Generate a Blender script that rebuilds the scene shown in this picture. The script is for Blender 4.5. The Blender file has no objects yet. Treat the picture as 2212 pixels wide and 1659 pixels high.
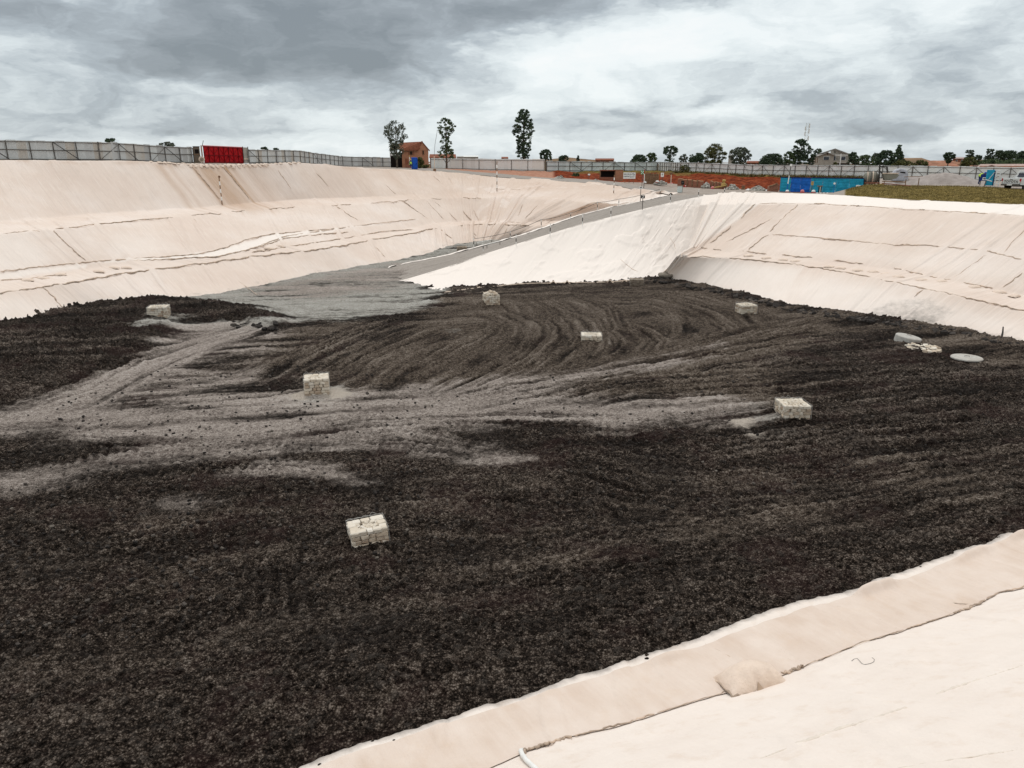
import bpy, bmesh, math, random
import numpy as np
from mathutils import Vector, Matrix, Euler
from mathutils.bvhtree import BVHTree

random.seed(7)
rng = np.random.default_rng(11)
S = bpy.context.scene
COL = S.collection

# ------------------------------------------------------------------ camera
H = 9.3                       # eye height above the pit floor (floor = 0)
FPX = 1609.0                  # focal length in units of a 2212 wide picture
PITCH = math.radians(16.6)
CP, SP = math.cos(PITCH), math.sin(PITCH)
cam = bpy.data.cameras.new("camera")
cam.sensor_width = 36.0
cam.lens = 36.0 * FPX / 2212.0
cam.clip_start = 0.1
cam.clip_end = 9000
camo = bpy.data.objects.new("camera", cam)
COL.objects.link(camo)
camo.location = (0, 0, H)
camo.rotation_euler = (math.pi / 2 - PITCH, 0, 0)
S.camera = camo
S.view_settings.view_transform = 'Standard'
S.view_settings.look = 'None'
S.view_settings.gamma = 1
S.view_settings.exposure = 0.0
S.view_settings.use_curve_mapping = False

# ------------------------------------------------------------------ sun and sky
SUN_EL, SUN_AZ = math.radians(66), math.radians(-12)      # high, ahead of the camera
sd = bpy.data.lights.new("sun", 'SUN')
sd.energy = 1.2
sd.angle = math.radians(14)
sd.color = (1.0, 0.965, 0.925)
so = bpy.data.objects.new("sun", sd)
COL.objects.link(so)
so.location = (20, 40, 80)
sv = Vector((math.sin(SUN_AZ) * math.cos(SUN_EL), math.cos(SUN_AZ) * math.cos(SUN_EL), math.sin(SUN_EL)))
so.rotation_euler = sv.to_track_quat('Z', 'Y').to_euler()


class NT:
    """small helper to write node trees as expressions"""
    def __init__(s, tree):
        s.t = tree
        s.n = tree.nodes
        s.l = tree.links

    def new(s, typ, **kw):
        n = s.n.new(typ)
        for k, v in kw.items():
            setattr(n, k, v)
        return n

    def put(s, sock, v):
        if isinstance(v, bpy.types.NodeSocket):
            s.l.new(v, sock)
        elif v is not None:
            if hasattr(sock, 'default_value'):
                try:
                    sock.default_value = v
                except Exception:
                    if isinstance(v, (tuple, list)) and len(v) == 3:
                        sock.default_value = (*v, 1.0)
                    else:
                        sock.default_value = [v] * len(sock.default_value)

    def m(s, op, a, b=None, c=None, clamp=False):
        n = s.new('ShaderNodeMath', operation=op)
        n.use_clamp = clamp
        s.put(n.inputs[0], a)
        if b is not None:
            s.put(n.inputs[1], b)
        if c is not None:
            s.put(n.inputs[2], c)
        return n.outputs[0]

    def noise(s, vec, scale, detail=4, rough=0.55, dist=0.0):
        n = s.new('ShaderNodeTexNoise')
        if vec is not None:
            s.put(n.inputs['Vector'], vec)
        n.inputs['Scale'].default_value = scale
        n.inputs['Detail'].default_value = detail
        n.inputs['Roughness'].default_value = rough
        n.inputs['Distortion'].default_value = dist
        return n.outputs['Fac']

    def ramp(s, fac, stops, interp='LINEAR'):
        n = s.new('ShaderNodeValToRGB')
        n.color_ramp.interpolation = interp
        e = n.color_ramp.elements
        while len(e) > 1:
            e.remove(e[0])
        e[0].position = stops[0][0]
        e[0].color = (*stops[0][1], 1)
        for p, c in stops[1:]:
            k = e.new(p)
            k.color = (*c, 1)
        s.put(n.inputs[0], fac)
        return n.outputs[0]

    def mix(s, fac, a, b, blend='MIX'):
        n = s.new('ShaderNodeMix', data_type='RGBA', blend_type=blend)
        s.put(n.inputs[0], fac)
        s.put(n.inputs[6], a if isinstance(a, bpy.types.NodeSocket) else (*a, 1))
        s.put(n.inputs[7], b if isinstance(b, bpy.types.NodeSocket) else (*b, 1))
        return n.outputs[2]

    def vmul(s, vec, k):
        n = s.new('ShaderNodeVectorMath', operation='MULTIPLY')
        s.put(n.inputs[0], vec)
        n.inputs[1].default_value = k
        return n.outputs[0]

    def smooth(s, x, lo, hi):
        n = s.new('ShaderNodeMapRange', interpolation_type='SMOOTHSTEP')
        s.put(n.inputs[0], x)
        n.inputs[1].default_value = lo
        n.inputs[2].default_value = hi
        return n.outputs[0]

    def attr(s, name):
        n = s.new('ShaderNodeAttribute')
        n.attribute_name = name
        return n

    def comb(s, x, y, z):
        n = s.new('ShaderNodeCombineXYZ')
        s.put(n.inputs[0], x); s.put(n.inputs[1], y); s.put(n.inputs[2], z)
        return n.outputs[0]


def azel(x, y):
    u, v = (x - 1106) / FPX, (829.5 - y) / FPX
    d = Vector((u, CP + v * SP, -SP + v * CP)).normalized()
    return math.atan2(d.x, d.y), math.asin(d.z)


W = bpy.data.worlds.new("World")
S.world = W
W.use_nodes = True
W.node_tree.nodes.clear()
k = NT(W.node_tree)
tc = k.new('ShaderNodeTexCoord').outputs['Generated']
sp = k.new('ShaderNodeSeparateXYZ'); k.put(sp.inputs[0], tc)
dx, dy, dz = sp.outputs
az = k.m('ARCTAN2', dx, dy)
el = k.m('ARCSINE', dz)
# cloud coordinates: angles, stretched along the horizon, tilted a little
q1 = k.comb(k.m('MULTIPLY', az, 1.0), k.m('MULTIPLY', k.m('SUBTRACT', el, k.m('MULTIPLY', az, 0.03)), 3.4), 0.3)
warp = k.noise(q1, 5.0, 5, 0.6)
warp2 = k.noise(k.comb(k.m('ADD', az, 7.3), k.m('MULTIPLY', el, 2.6), 2.0), 6.0, 5, 0.62)
azw = k.m('ADD', az, k.m('MULTIPLY', k.m('SUBTRACT', warp2, 0.5), 0.20))
elw = k.m('ADD', el, k.m('MULTIPLY', k.m('SUBTRACT', warp, 0.5), 0.085))
q2 = k.comb(azw, k.m('MULTIPLY', elw, 2.3), 1.7)
n_big = k.noise(q2, 4.4, 9, 0.60)
n_str = k.noise(k.comb(azw, k.m('MULTIPLY', elw, 3.2), 4.1), 8.0, 8, 0.6)
val = k.m('ADD', k.m('MULTIPLY', n_big, 0.62), k.m('MULTIPLY', n_str, 0.50))
n_puf = k.noise(k.comb(azw, k.m('MULTIPLY', elw, 1.9), 9.0), 11.0, 8, 0.58)
val = k.m('ADD', val, k.m('MULTIPLY', k.m('SUBTRACT', n_puf, .5), .52))
val = k.m('ADD', val, 0.05)


def blob(px, py, sx, sy, wgt, val, tilt=0.0):
    a, e = azel(px, py)
    sa, se = sx / FPX, sy / FPX
    da = k.m('SUBTRACT', azw, a)
    de = k.m('SUBTRACT', k.m('SUBTRACT', elw, e), k.m('MULTIPLY', da, tilt))
    r = k.m('ADD', k.m('POWER', k.m('ABSOLUTE', k.m('DIVIDE', da, sa)), 2.0), k.m('POWER', k.m('ABSOLUTE', k.m('DIVIDE', de, se)), 2.0))
    g = k.m('POWER', 2.718, k.m('MULTIPLY', r, -1.0))
    return k.m('ADD', val, k.m('MULTIPLY', g, wgt))


# the big dark bank upper left, its arm towards the right, and the bright break beside it
for bl in ((640, 90, 330, 75, -.30, .05), (860, 165, 210, 40, -.14), (330, 140, 260, 42, -.15), (1120, -10, 520, 62, -.28, .06),
           (40, 40, 150, 35, -.13), (60, 205, 190, 22, -.12), (1290, 130, 230, 70, .22, .12), (1050, 170, 110, 40, .12), (1750, 25, 300, 60, .11),
           (430, 190, 120, 22, .16), (1620, 225, 260, 24, -.14), (1900, 215, 160, 22, -.06), (1330, 290, 190, 18, -.12),
           (1900, 290, 330, 20, -.13), (120, 240, 130, 20, -.10), (420, 275, 260, 16, -.10), (1560, 250, 160, 14, .11), (1430, 312, 180, 12, .10),
           (700, 300, 300, 16, .04), (110, 110, 160, 26, .10), (1000, 330, 1400, 26, .06)):
    val = blob(*bl[:5], val, *(bl[5:] if len(bl) > 5 else ()))
cloud = k.ramp(val, [(0.16, (.25, .285, .312)), (0.32, (.34, .38, .412)), (0.45, (.455, .51, .55)), (0.56, (.63, .69, .72)),
                     (0.66, (.775, .84, .86)), (0.78, (.90, .955, .965)), (0.93, (.965, .99, .99))])
zen = k.smooth(el, 0.23, 0.75)
gain = k.m('ADD', 1.0, k.m('MULTIPLY', zen, 0.28))
cl2 = k.mix(1.0, cloud, k.comb(gain, gain, gain), 'MULTIPLY')
cl2 = k.mix(k.m('MULTIPLY', zen, 0.6), cl2, (1.0, .99, .965))
below = k.smooth(dz, -0.06, -0.005)
cl2 = k.mix(below, (.22, .19, .16), cl2)
sky = k.new('ShaderNodeTexSky', sky_type='NISHITA')
sky.sun_disc = False
sky.sun_elevation = SUN_EL
sky.sun_rotation = SUN_AZ
b1 = k.new('ShaderNodeBackground'); k.put(b1.inputs[0], sky.outputs[0]); b1.inputs[1].default_value = 0.1
b2 = k.new('ShaderNodeBackground'); k.put(b2.inputs[0], cl2); b2.inputs[1].default_value = 1.0
mx = k.new('ShaderNodeMixShader'); mx.inputs[0].default_value = 0.94
k.l.new(b1.outputs[0], mx.inputs[1]); k.l.new(b2.outputs[0], mx.inputs[2])
wo = k.new('ShaderNodeOutputWorld'); k.l.new(mx.outputs[0], wo.inputs[0])


# ------------------------------------------------------------------ picture <-> world (survey of the site)
def ray(x, y):
    u, v = (x - 1106) / FPX, (829.5 - y) / FPX
    return np.array((u, CP + v * SP, -SP + v * CP))


def at(x, y, t):
    return np.array((0, 0, H)) + ray(x, y) * t


def atz(x, y, z):
    d = ray(x, y)
    return np.array((0, 0, H)) + d * ((z - H) / d[2])


def atx(x, t, z):
    """column x at depth t and height z"""
    v = ((z - H) / t + SP) / CP
    return np.array(((x - 1106) / FPX * t, t * (CP + v * SP), z))


def proj(P):
    P = np.asarray(P, float)
    t = P[..., 1] * CP - (P[..., 2] - H) * SP
    v = (P[..., 1] * SP + (P[..., 2] - H) * CP) / t
    return 1106 + FPX * P[..., 0] / t, 829.5 - FPX * v, t


# ------------------------------------------------------------------ numpy noise
def h2(ix, iy, seed):
    n = (ix.astype(np.int64) * 374761393 + iy.astype(np.int64) * 668265263 + seed * 982451653) & 0xffffffff
    n = ((n ^ (n >> 13)) * 1274126177) & 0xffffffff
    n = n ^ (n >> 16)
    return (n / 4294967295.0).astype(np.float32)


def vn(x, y, seed=0):
    x = np.asarray(x, float); y = np.asarray(y, float)
    ix, iy = np.floor(x), np.floor(y)
    fx, fy = x - ix, y - iy
    fx = fx * fx * (3 - 2 * fx); fy = fy * fy * (3 - 2 * fy)
    a, b = h2(ix, iy, seed), h2(ix + 1, iy, seed)
    c, d = h2(ix, iy + 1, seed), h2(ix + 1, iy + 1, seed)
    return (a * (1 - fx) + b * fx) * (1 - fy) + (c * (1 - fx) + d * fx) * fy


def fbm(x, y, o=4, seed=0, g=0.5):
    r, a, s = 0, 1.0, 0
    for i in range(o):
        r = r + a * vn(x * 2 ** i + 17.3 * i, y * 2 ** i - 9.1 * i, seed + i)
        s += a; a *= g
    return r / s


def worley(x, y, seed=0):
    ix, iy = np.floor(x), np.floor(y)
    best = np.full(x.shape, 9.0, np.float32)
    hid = np.zeros(x.shape, np.float32)
    for i in (-1, 0, 1):
        for j in (-1, 0, 1):
            cx, cy = ix + i, iy + j
            d = np.hypot(cx + h2(cx, cy, seed) - x, cy + h2(cx, cy, seed + 5) - y)
            m = d < best
            best = np.where(m, d, best)
            hid = np.where(m, h2(cx, cy, seed + 9), hid)
    return best, hid


def sst(x, a, b):
    t = np.clip((x - a) / (b - a), 0, 1)
    return t * t * (3 - 2 * t)


def seg_dist(px, py, pts, closed=False):
    pts = np.asarray(pts, float)
    n = len(pts)
    best = np.full(px.shape, 1e9); sl = np.zeros(px.shape); sg = np.ones(px.shape)
    L = 0.0
    for i in range(n if closed else n - 1):
        a, b = pts[i], pts[(i + 1) % n]
        ex, ey = b - a
        l = math.hypot(ex, ey) + 1e-9
        t = np.clip(((px - a[0]) * ex + (py - a[1]) * ey) / (l * l), 0, 1)
        qx, qy = px - a[0] - t * ex, py - a[1] - t * ey
        d = np.hypot(qx, qy)
        m = d < best
        best = np.where(m, d, best)
        sl = np.where(m, L + t * l, sl)
        sg = np.where(m, np.sign(ex * qy - ey * qx), sg)
        L += l
    return best, sl, sg


def poly_sd(px, py, pts):
    """signed distance, positive inside"""
    d, _, _ = seg_dist(px, py, pts, True)
    ins = np.zeros(px.shape, bool)
    n = len(pts)
    for i in range(n):
        x0, y0 = pts[i]; x1, y1 = pts[(i + 1) % n]
        c = ((y0 > py) != (y1 > py)) & (px < (x1 - x0) * (py - y0) / (y1 - y0 + 1e-12) + x0)
        ins ^= c
    return np.where(ins, d, -d)


# ------------------------------------------------------------------ object helpers
def tag(o, label=None, cat=None, group=None, kind=None):
    if label: o['label'] = label
    if cat: o['category'] = cat
    if group: o['group'] = group
    if kind: o['kind'] = kind
    return o


def root(name, label, cat, loc=(0, 0, 0), rz=0.0, group=None):
    o = bpy.data.objects.new(name, None)
    o.empty_display_size = 0.3
    COL.objects.link(o)
    o.location = tuple(float(c) for c in loc)
    o.rotation_euler = (0, 0, rz)
    return tag(o, label, cat, group)


def link(name, me, parent=None):
    o = bpy.data.objects.new(name, me)
    COL.objects.link(o)
    if parent is not None:
        o.parent = parent
    return o


def facing(p):
    """rotation that turns local -Y towards the camera"""
    return -math.atan2(p[0], p[1])


def grid_mesh(name, X, mat, attrs=None, uv=None, parent=None, smooth=True):
    """X: (rows, cols, 3)"""
    R, C = X.shape[:2]
    me = bpy.data.meshes.new(name)
    nv = R * C
    idx = np.arange(nv, dtype=np.int32).reshape(R, C)
    f = np.stack([idx[:-1, :-1], idx[:-1, 1:], idx[1:, 1:], idx[1:, :-1]], -1).reshape(-1, 4)
    nf = len(f)
    me.vertices.add(nv)
    me.vertices.foreach_set('co', np.ascontiguousarray(X, np.float32).ravel())
    me.loops.add(nf * 4)
    me.loops.foreach_set('vertex_index', f.ravel())
    me.polygons.add(nf)
    me.polygons.foreach_set('loop_start', np.arange(0, nf * 4, 4, dtype=np.int32))
    if smooth:
        me.polygons.foreach_set('use_smooth', np.ones(nf, bool))
    for kx, a in (attrs or {}).items():
        a = np.asarray(a, np.float32)
        if a.ndim == 3:
            at_ = me.attributes.new(kx, 'FLOAT_VECTOR', 'POINT')
            at_.data.foreach_set('vector', np.ascontiguousarray(a).ravel())
        else:
            at_ = me.attributes.new(kx, 'FLOAT', 'POINT')
            at_.data.foreach_set('value', np.ascontiguousarray(a).ravel())
    me.materials.append(mat)
    me.update(calc_edges=True)
    me.validate()
    return link(name, me, parent)


class MB:
    """collects boxes, tubes and free faces and links them as ONE mesh"""
    def __init__(s):
        s.v = []; s.f = []

    def add(s, v, f):
        n = len(s.v)
        s.v += [tuple(map(float, p)) for p in v]
        s.f += [tuple(i + n for i in q) for q in f]
        return s

    def box(s, c, d, rot=None, tap=1.0):
        x, y, z = d[0] / 2, d[1] / 2, d[2] / 2
        pts = [(-x, -y, -z), (x, -y, -z), (x, y, -z), (-x, y, -z), (-x * tap, -y * tap, z), (x * tap, -y * tap, z), (x * tap, y * tap, z), (-x * tap, y * tap, z)]
        if rot is not None:
            R = Euler(rot).to_matrix() if not isinstance(rot, Matrix) else rot
            pts = [tuple(R @ Vector(p)) for p in pts]
        pts = [(p[0] + c[0], p[1] + c[1], p[2] + c[2]) for p in pts]
        return s.add(pts, [(0, 3, 2, 1), (4, 5, 6, 7), (0, 1, 5, 4), (1, 2, 6, 5), (2, 3, 7, 6), (3, 0, 4, 7)])

    def tube(s, pts, r, n=6, cap=True):
        pts = [Vector(p) for p in pts]
        rs = r if isinstance(r, (list, tuple)) else [r] * len(pts)
        v, f = [], []
        up = Vector((0, 0, 1))
        for i, p in enumerate(pts):
            d = (pts[min(i + 1, len(pts) - 1)] - pts[max(i - 1, 0)])
            d = d.normalized() if d.length > 1e-9 else Vector((0, 0, 1))
            a = d.cross(up) if abs(d.z) < .95 else d.cross(Vector((0, 1, 0)))
            a.normalize(); b = d.cross(a)
            for j in range(n):
                th = 2 * math.pi * j / n
                v.append(p + (a * math.cos(th) + b * math.sin(th)) * rs[i])
        for i in range(len(pts) - 1):
            for j in range(n):
                k2 = (j + 1) % n
                f.append((i * n + j, i * n + k2, (i + 1) * n + k2, (i + 1) * n + j))
        if cap:
            f.append(tuple(range(n - 1, -1, -1)))
            f.append(tuple((len(pts) - 1) * n + j for j in range(n)))
        return s.add(v, f)

    def lathe(s, prof, c=(0, 0, 0), n=20, axis='Z'):
        v, f = [], []
        for r, z in prof:
            for j in range(n):
                th = 2 * math.pi * j / n
                p = (r * math.cos(th), r * math.sin(th), z)
                if axis == 'X': p = (p[2], p[0], p[1])
                if axis == 'Y': p = (p[0], p[2], p[1])
                v.append((p[0] + c[0], p[1] + c[1], p[2] + c[2]))
        for i in range(len(prof) - 1):
            for j in range(n):
                k2 = (j + 1) % n
                f.append((i * n + j, i * n + k2, (i + 1) * n + k2, (i + 1) * n + j))
        f.append(tuple(range(n - 1, -1, -1)))
        f.append(tuple((len(prof) - 1) * n + j for j in range(n)))
        return s.add(v, f)

    def prism(s, outline, y0, y1):
        """outline in (x, z), extruded along y"""
        n = len(outline)
        v = [(x, y0, z) for x, z in outline] + [(x, y1, z) for x, z in outline]
        f = [tuple(range(n)), tuple(range(2 * n - 1, n - 1, -1))]
        f += [(i, i + n, (i + 1) % n + n, (i + 1) % n) for i in range(n)]
        return s.add(v, f)

    def build(s, name, mat, parent=None, smooth=False, bevel=0.0, attr=None):
        me = bpy.data.meshes.new(name)
        me.from_pydata(s.v, [], s.f)
        bm = bmesh.new(); bm.from_mesh(me)
        bmesh.ops.recalc_face_normals(bm, faces=bm.faces)
        bm.to_mesh(me); bm.free()
        me.materials.append(mat)
        if smooth:
            for p in me.polygons: p.use_smooth = True
        if attr is not None:
            a = me.attributes.new('var', 'FLOAT', 'POINT')
            a.data.foreach_set('value', np.asarray(attr, np.float32))
        o = link(name, me, parent)
        if bevel:
            b = o.modifiers.new('bevel', 'BEVEL'); b.width = bevel; b.segments = 2; b.limit_method = 'ANGLE'
        return o


# ------------------------------------------------------------------ materials
def newmat(name):
    m = bpy.data.materials.new(name)
    m.use_nodes = True
    n = NT(m.node_tree)
    b = m.node_tree.nodes['Principled BSDF']
    return m, n, b


def paint(name, col, rough=0.7, metal=0.0, var=0.12, scale=6.0, bump=0.0, bscale=30.0, dirt=None, spec=0.12, dscale=2.0, damt=.5):
    m, n, b = newmat(name)
    co = n.new('ShaderNodeTexCoord').outputs['Object']
    f = n.noise(co, scale, 5, 0.6)
    lo = tuple(c * (1 - var * 2) for c in col); hi = tuple(min(1, c * (1 + var * 2)) for c in col)
    c = n.ramp(f, [(0.3, lo), (0.7, hi)])
    if dirt is not None:
        g = n.noise(co, dscale, 6, 0.65)
        c = n.mix(n.m('MULTIPLY', n.smooth(g, .45, .7), damt), c, dirt)
    n.put(b.inputs['Base Color'], c)
    b.inputs['Roughness'].default_value = rough
    b.inputs['Metallic'].default_value = metal
    b.inputs['Specular IOR Level'].default_value = spec
    if bump:
        bn = n.new('ShaderNodeBump'); bn.inputs['Strength'].default_value = bump; bn.inputs['Distance'].default_value = 0.05
        n.put(bn.inputs['Height'], n.noise(co, bscale, 4, 0.6))
        n.put(b.inputs['Normal'], bn.outputs[0])
    return m


def varied(name, cols, rough=.8, scale=3.0, bump=0.0, bscale=20., attr='var', spec=.3, namt=.5):
    """colour picked by a per-vertex number, broken up by noise"""
    m, n, b = newmat(name)
    co = n.new('ShaderNodeTexCoord').outputs['Object']
    a = n.attr(attr).outputs['Fac']
    f = n.m('ADD', a, n.m('MULTIPLY', n.m('SUBTRACT', n.noise(co, scale, 5, .6), .5), namt))
    st = [(i / (len(cols) - 1), c) for i, c in enumerate(cols)]
    n.put(b.inputs['Base Color'], n.ramp(f, st))
    b.inputs['Roughness'].default_value = rough
    b.inputs['Specular IOR Level'].default_value = spec
    if bump:
        bn = n.new('ShaderNodeBump'); bn.inputs['Strength'].default_value = bump; bn.inputs['Distance'].default_value = 0.05
        n.put(bn.inputs['Height'], n.noise(co, bscale, 4, 0.6))
        n.put(b.inputs['Normal'], bn.outputs[0])
    return m


CREAM = (.70, .565, .462)


def fabric(name, streak=1.0, near=False):
    m, n, b = newmat(name)
    P = n.new('ShaderNodeNewGeometry').outputs['Position']
    suv = n.attr('suv').outputs['Vector']
    big = n.noise(P, .16, 4, .55)
    mid = n.noise(P, 1.1, 5, .6)
    c = n.ramp(big, [(.35, (.695, .572, .492)), (.5, (.725, .608, .528)), (.65, (.76, .655, .585))])
    c = n.mix(n.m('MULTIPLY', n.smooth(mid, .45, .75), .22), c, (.62, .50, .41))
    # weave streaks along the fall line
    st = n.noise(n.vmul(suv, (2.6, .10, 1)), 2.2, 5, .7)
    c = n.mix(n.m('MULTIPLY', n.smooth(st, .50, .68), .28 * streak), c, (.53, .445, .385))
    st2 = n.noise(n.vmul(suv, (5.2, .16, 1)), 2.0, 3, .6)
    c = n.mix(n.m('MULTIPLY', n.smooth(st2, .54, .68), .30 * streak), c, (.87, .79, .72))
    wht = n.attr('white').outputs['Fac']
    wn = n.m('ADD', wht, n.m('MULTIPLY', n.m('SUBTRACT', n.noise(P, .7, 5, .6), .5), .25))
    c = n.mix(n.smooth(wn, .05, 1.0), c, (.845, .765, .70))
    stn = n.attr('stain').outputs['Fac']
    sn = n.m('MULTIPLY', stn, n.m('ADD', .35, n.m('MULTIPLY', n.noise(n.vmul(suv, (1.6, .18, 1)), 2.5, 6, .7), 1.3)), clamp=True)
    c = n.mix(sn, c, (.40, .235, .125))
    drt = n.attr('dirt').outputs['Fac']
    dn = n.noise(P, 2.6, 8, .72)
    dm = n.smooth(n.m('ADD', n.m('MULTIPLY', drt, .62), n.m('MULTIPLY', dn, .5)), .48, .95)
    c = n.mix(dm, c, (.17, .155, .14))
    # stray specks of soil
    sp_ = n.noise(P, 9.0 if near else 4.0, 3, .8)
    c = n.mix(n.m('MULTIPLY', n.smooth(sp_, .70 if near else .72, .76 if near else .80), .35), c, (.45, .35, .27))
    if near:
        c = n.mix(n.m('MULTIPLY', n.smooth(n.noise(P, 2.2, 8, .72), .50, .72), .30), c, (.64, .49, .375))
        c = n.mix(n.m('MULTIPLY', n.smooth(n.noise(n.vmul(suv, (5, 22, 1)), 3.0, 4, .7), .66, .74), .22), c, (.50, .40, .32))
    n.put(b.inputs['Base Color'], c)
    b.inputs['Roughness'].default_value = .92
    b.inputs['Specular IOR Level'].default_value = .12
    bn = n.new('ShaderNodeBump'); bn.inputs['Strength'].default_value = .6; bn.inputs['Distance'].default_value = .05
    hgt = n.m('ADD', n.noise(n.vmul(suv, (1.0, .10, 1)), 4.0, 5, .65), n.m('MULTIPLY', n.noise(P, 14.0 if near else 3.0, 5, .7), .45))
    n.put(bn.inputs['Height'], hgt)
    n.put(b.inputs['Normal'], bn.outputs[0])
    return m


M_FAB = fabric('geotextile', 1.05)
M_FABN = fabric('geotextile_close', .35, True)
M_SEAM = paint('seam_edge', (.50, .39, .305), .95, var=.25, scale=3)
M_SEAML = paint('seam_edge_light', (.60, .48, .385), .95, var=.12, scale=3)
M_BAG = paint('sandbag_cloth', (.74, .605, .505), .95, var=.04, scale=5, bump=.45, bscale=22, dirt=(.58, .44, .33), damt=.45)


def soil_mat():
    m, n, b = newmat('pit_soil')
    P = n.new('ShaderNodeNewGeometry').outputs['Position']
    tan = n.attr('tan').outputs['Fac']; gry = n.attr('grey').outputs['Fac']; brn = n.attr('brown').outputs['Fac']; var = n.attr('var').outputs['Fac']
    pale = n.attr('pale').outputs['Fac']
    f1 = n.noise(P, 2.6, 4, .55); f2 = n.noise(P, .35, 5, .6); f0 = n.noise(P, .9, 6, .65)
    fx = n.noise(P, 9.0, 3, .55)
    wp = n.new('ShaderNodeVectorMath', operation='MULTIPLY_ADD')
    n.put(wp.inputs[0], n.comb(f1, fx, fx)); wp.inputs[1].default_value = (.02, .02, .02); n.put(wp.inputs[2], P)
    wpo = wp.outputs[0]

    def clods(scale):
        v = n.new('ShaderNodeTexVoronoi', voronoi_dimensions='3D', feature='F1')
        n.put(v.inputs['Vector'], wpo); v.inputs['Scale'].default_value = scale
        s = n.new('ShaderNodeSeparateColor'); n.put(s.inputs[0], v.outputs['Color'])
        return n.m('SUBTRACT', 1.0, v.outputs['Distance']), s.outputs[0]
    c1, r1 = clods(10.0)
    c2, r2 = clods(25.0)
    gran = n.m('ADD', n.m('MULTIPLY', n.m('SUBTRACT', r1, .5), .11), n.m('MULTIPLY', n.m('SUBTRACT', r2, .5), .15))
    gran = n.m('ADD', gran, n.m('MULTIPLY', n.m('SUBTRACT', c2, .62), .26))
    f3 = n.m('ADD', n.m('ADD', .5, gran), n.m('MULTIPLY', n.m('SUBTRACT', fx, .5), .45))
    fur = n.attr('fur').outputs['Fac']  # troughs darker, crests paler: furrow shade put into the colour, partly damp soil
    stk = n.attr('stk').outputs['Fac']
    sk = n.m('SUBTRACT', stk, .5)
    mixv = n.m('ADD', n.m('MULTIPLY', f1, .16), n.m('MULTIPLY', f3, .84))
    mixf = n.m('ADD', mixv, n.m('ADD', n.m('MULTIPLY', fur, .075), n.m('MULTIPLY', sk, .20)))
    dark = n.ramp(mixf, [(.36, (.0055, .0038, .0028)), (.455, (.0185, .0132, .0101)), (.52, (.050, .0375, .0292)), (.58, (.118, .093, .075)), (.66, (.225, .188, .158))])
    dark = n.mix(n.m('MULTIPLY', n.smooth(f2, .50, .64), .32), dark, (.040, .0200, .0190))      # faint purple-brown patches
    dark = n.mix(n.m('MULTIPLY', n.smooth(f2, .50, .34), .45), dark, (.0125, .0100, .0088))
    dark = n.mix(n.m('MULTIPLY', n.smooth(var, .45, 1.0), .5), dark, (.078, .067, .058))      # some clods paler towards the middle
    br = n.ramp(mixf, [(.34, (.020, .0145, .0112)), (.44, (.058, .0435, .033)), (.52, (.115, .089, .069)), (.60, (.178, .145, .117)), (.7, (.27, .23, .198))])
    tn = n.ramp(mixf, [(.34, (.13, .105, .090)), (.45, (.26, .218, .190)), (.54, (.37, .318, .280)), (.66, (.49, .43, .39))])
    gr = n.ramp(n.m('ADD', n.m('ADD', mixv, n.m('MULTIPLY', sk, .07)), n.m('MULTIPLY', n.m('SUBTRACT', f0, .5), .30)), [(.34, (.19, .172, .146)), (.45, (.325, .308, .275)), (.54, (.415, .397, .36)), (.66, (.49, .47, .43))])
    wob = n.m('ADD', n.m('MULTIPLY', n.m('SUBTRACT', f1, .5), .55), n.m('MULTIPLY', n.m('SUBTRACT', f0, .5), .55))
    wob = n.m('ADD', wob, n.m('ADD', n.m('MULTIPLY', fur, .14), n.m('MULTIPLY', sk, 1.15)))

    def sel(a, lo=.22, hi=.92):
        return n.smooth(n.m('ADD', a, n.m('MULTIPLY', wob, n.m('MINIMUM', 1.0, n.m('ADD', .25, n.m('MULTIPLY', a, 3.0))))), lo, hi)
    c = n.mix(n.m('MULTIPLY', sel(brn), .95), dark, br)
    c = n.mix(sel(gry), c, gr)
    c = n.mix(n.m('MULTIPLY', sel(tan, .10, .95), .90), c, tn)
    c = n.mix(sel(pale), c, (.46, .40, .34))
    peb = n.noise(P, 24.0, 2, .5)
    c = n.mix(n.m('MULTIPLY', n.smooth(peb, .74, .79), .5), c, (.30, .27, .24))
    n.put(b.inputs['Base Color'], c)
    b.inputs['Roughness'].default_value = .95
    b.inputs['Specular IOR Level'].default_value = .06
    bn = n.new('ShaderNodeBump'); bn.inputs['Strength'].default_value = 1.0; bn.inputs['Distance'].default_value = .14
    n.put(bn.inputs['Height'], n.m('ADD', n.m('MULTIPLY', f1, .35), n.m('ADD', n.m('MULTIPLY', c1, .45), n.m('MULTIPLY', c2, .30))))
    n.put(b.inputs['Normal'], bn.outputs[0])
    return m


M_SOIL = soil_mat()


def road_mat():
    m, n, b = newmat('gravel_road')
    P = n.new('ShaderNodeNewGeometry').outputs['Position']
    suv = n.attr('suv').outputs['Vector']
    f = n.noise(P, 4.0, 8, .7)
    g = n.noise(n.vmul(suv, (.10, 1.6, 1)), 2.0, 5, .6)
    c = n.ramp(n.m('ADD', n.m('MULTIPLY', f, .55), n.m('MULTIPLY', g, .45)), [(.3, (.185, .158, .135)), (.5, (.285, .248, .215)), (.7, (.385, .34, .30))])
    n.put(b.inputs['Base Color'], c)
    b.inputs['Roughness'].default_value = .95
    bn = n.new('ShaderNodeBump'); bn.inputs['Strength'].default_value = .5
    n.put(bn.inputs['Height'], f); n.put(b.inputs['Normal'], bn.outputs[0])
    return m


M_ROAD = road_mat()


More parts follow.
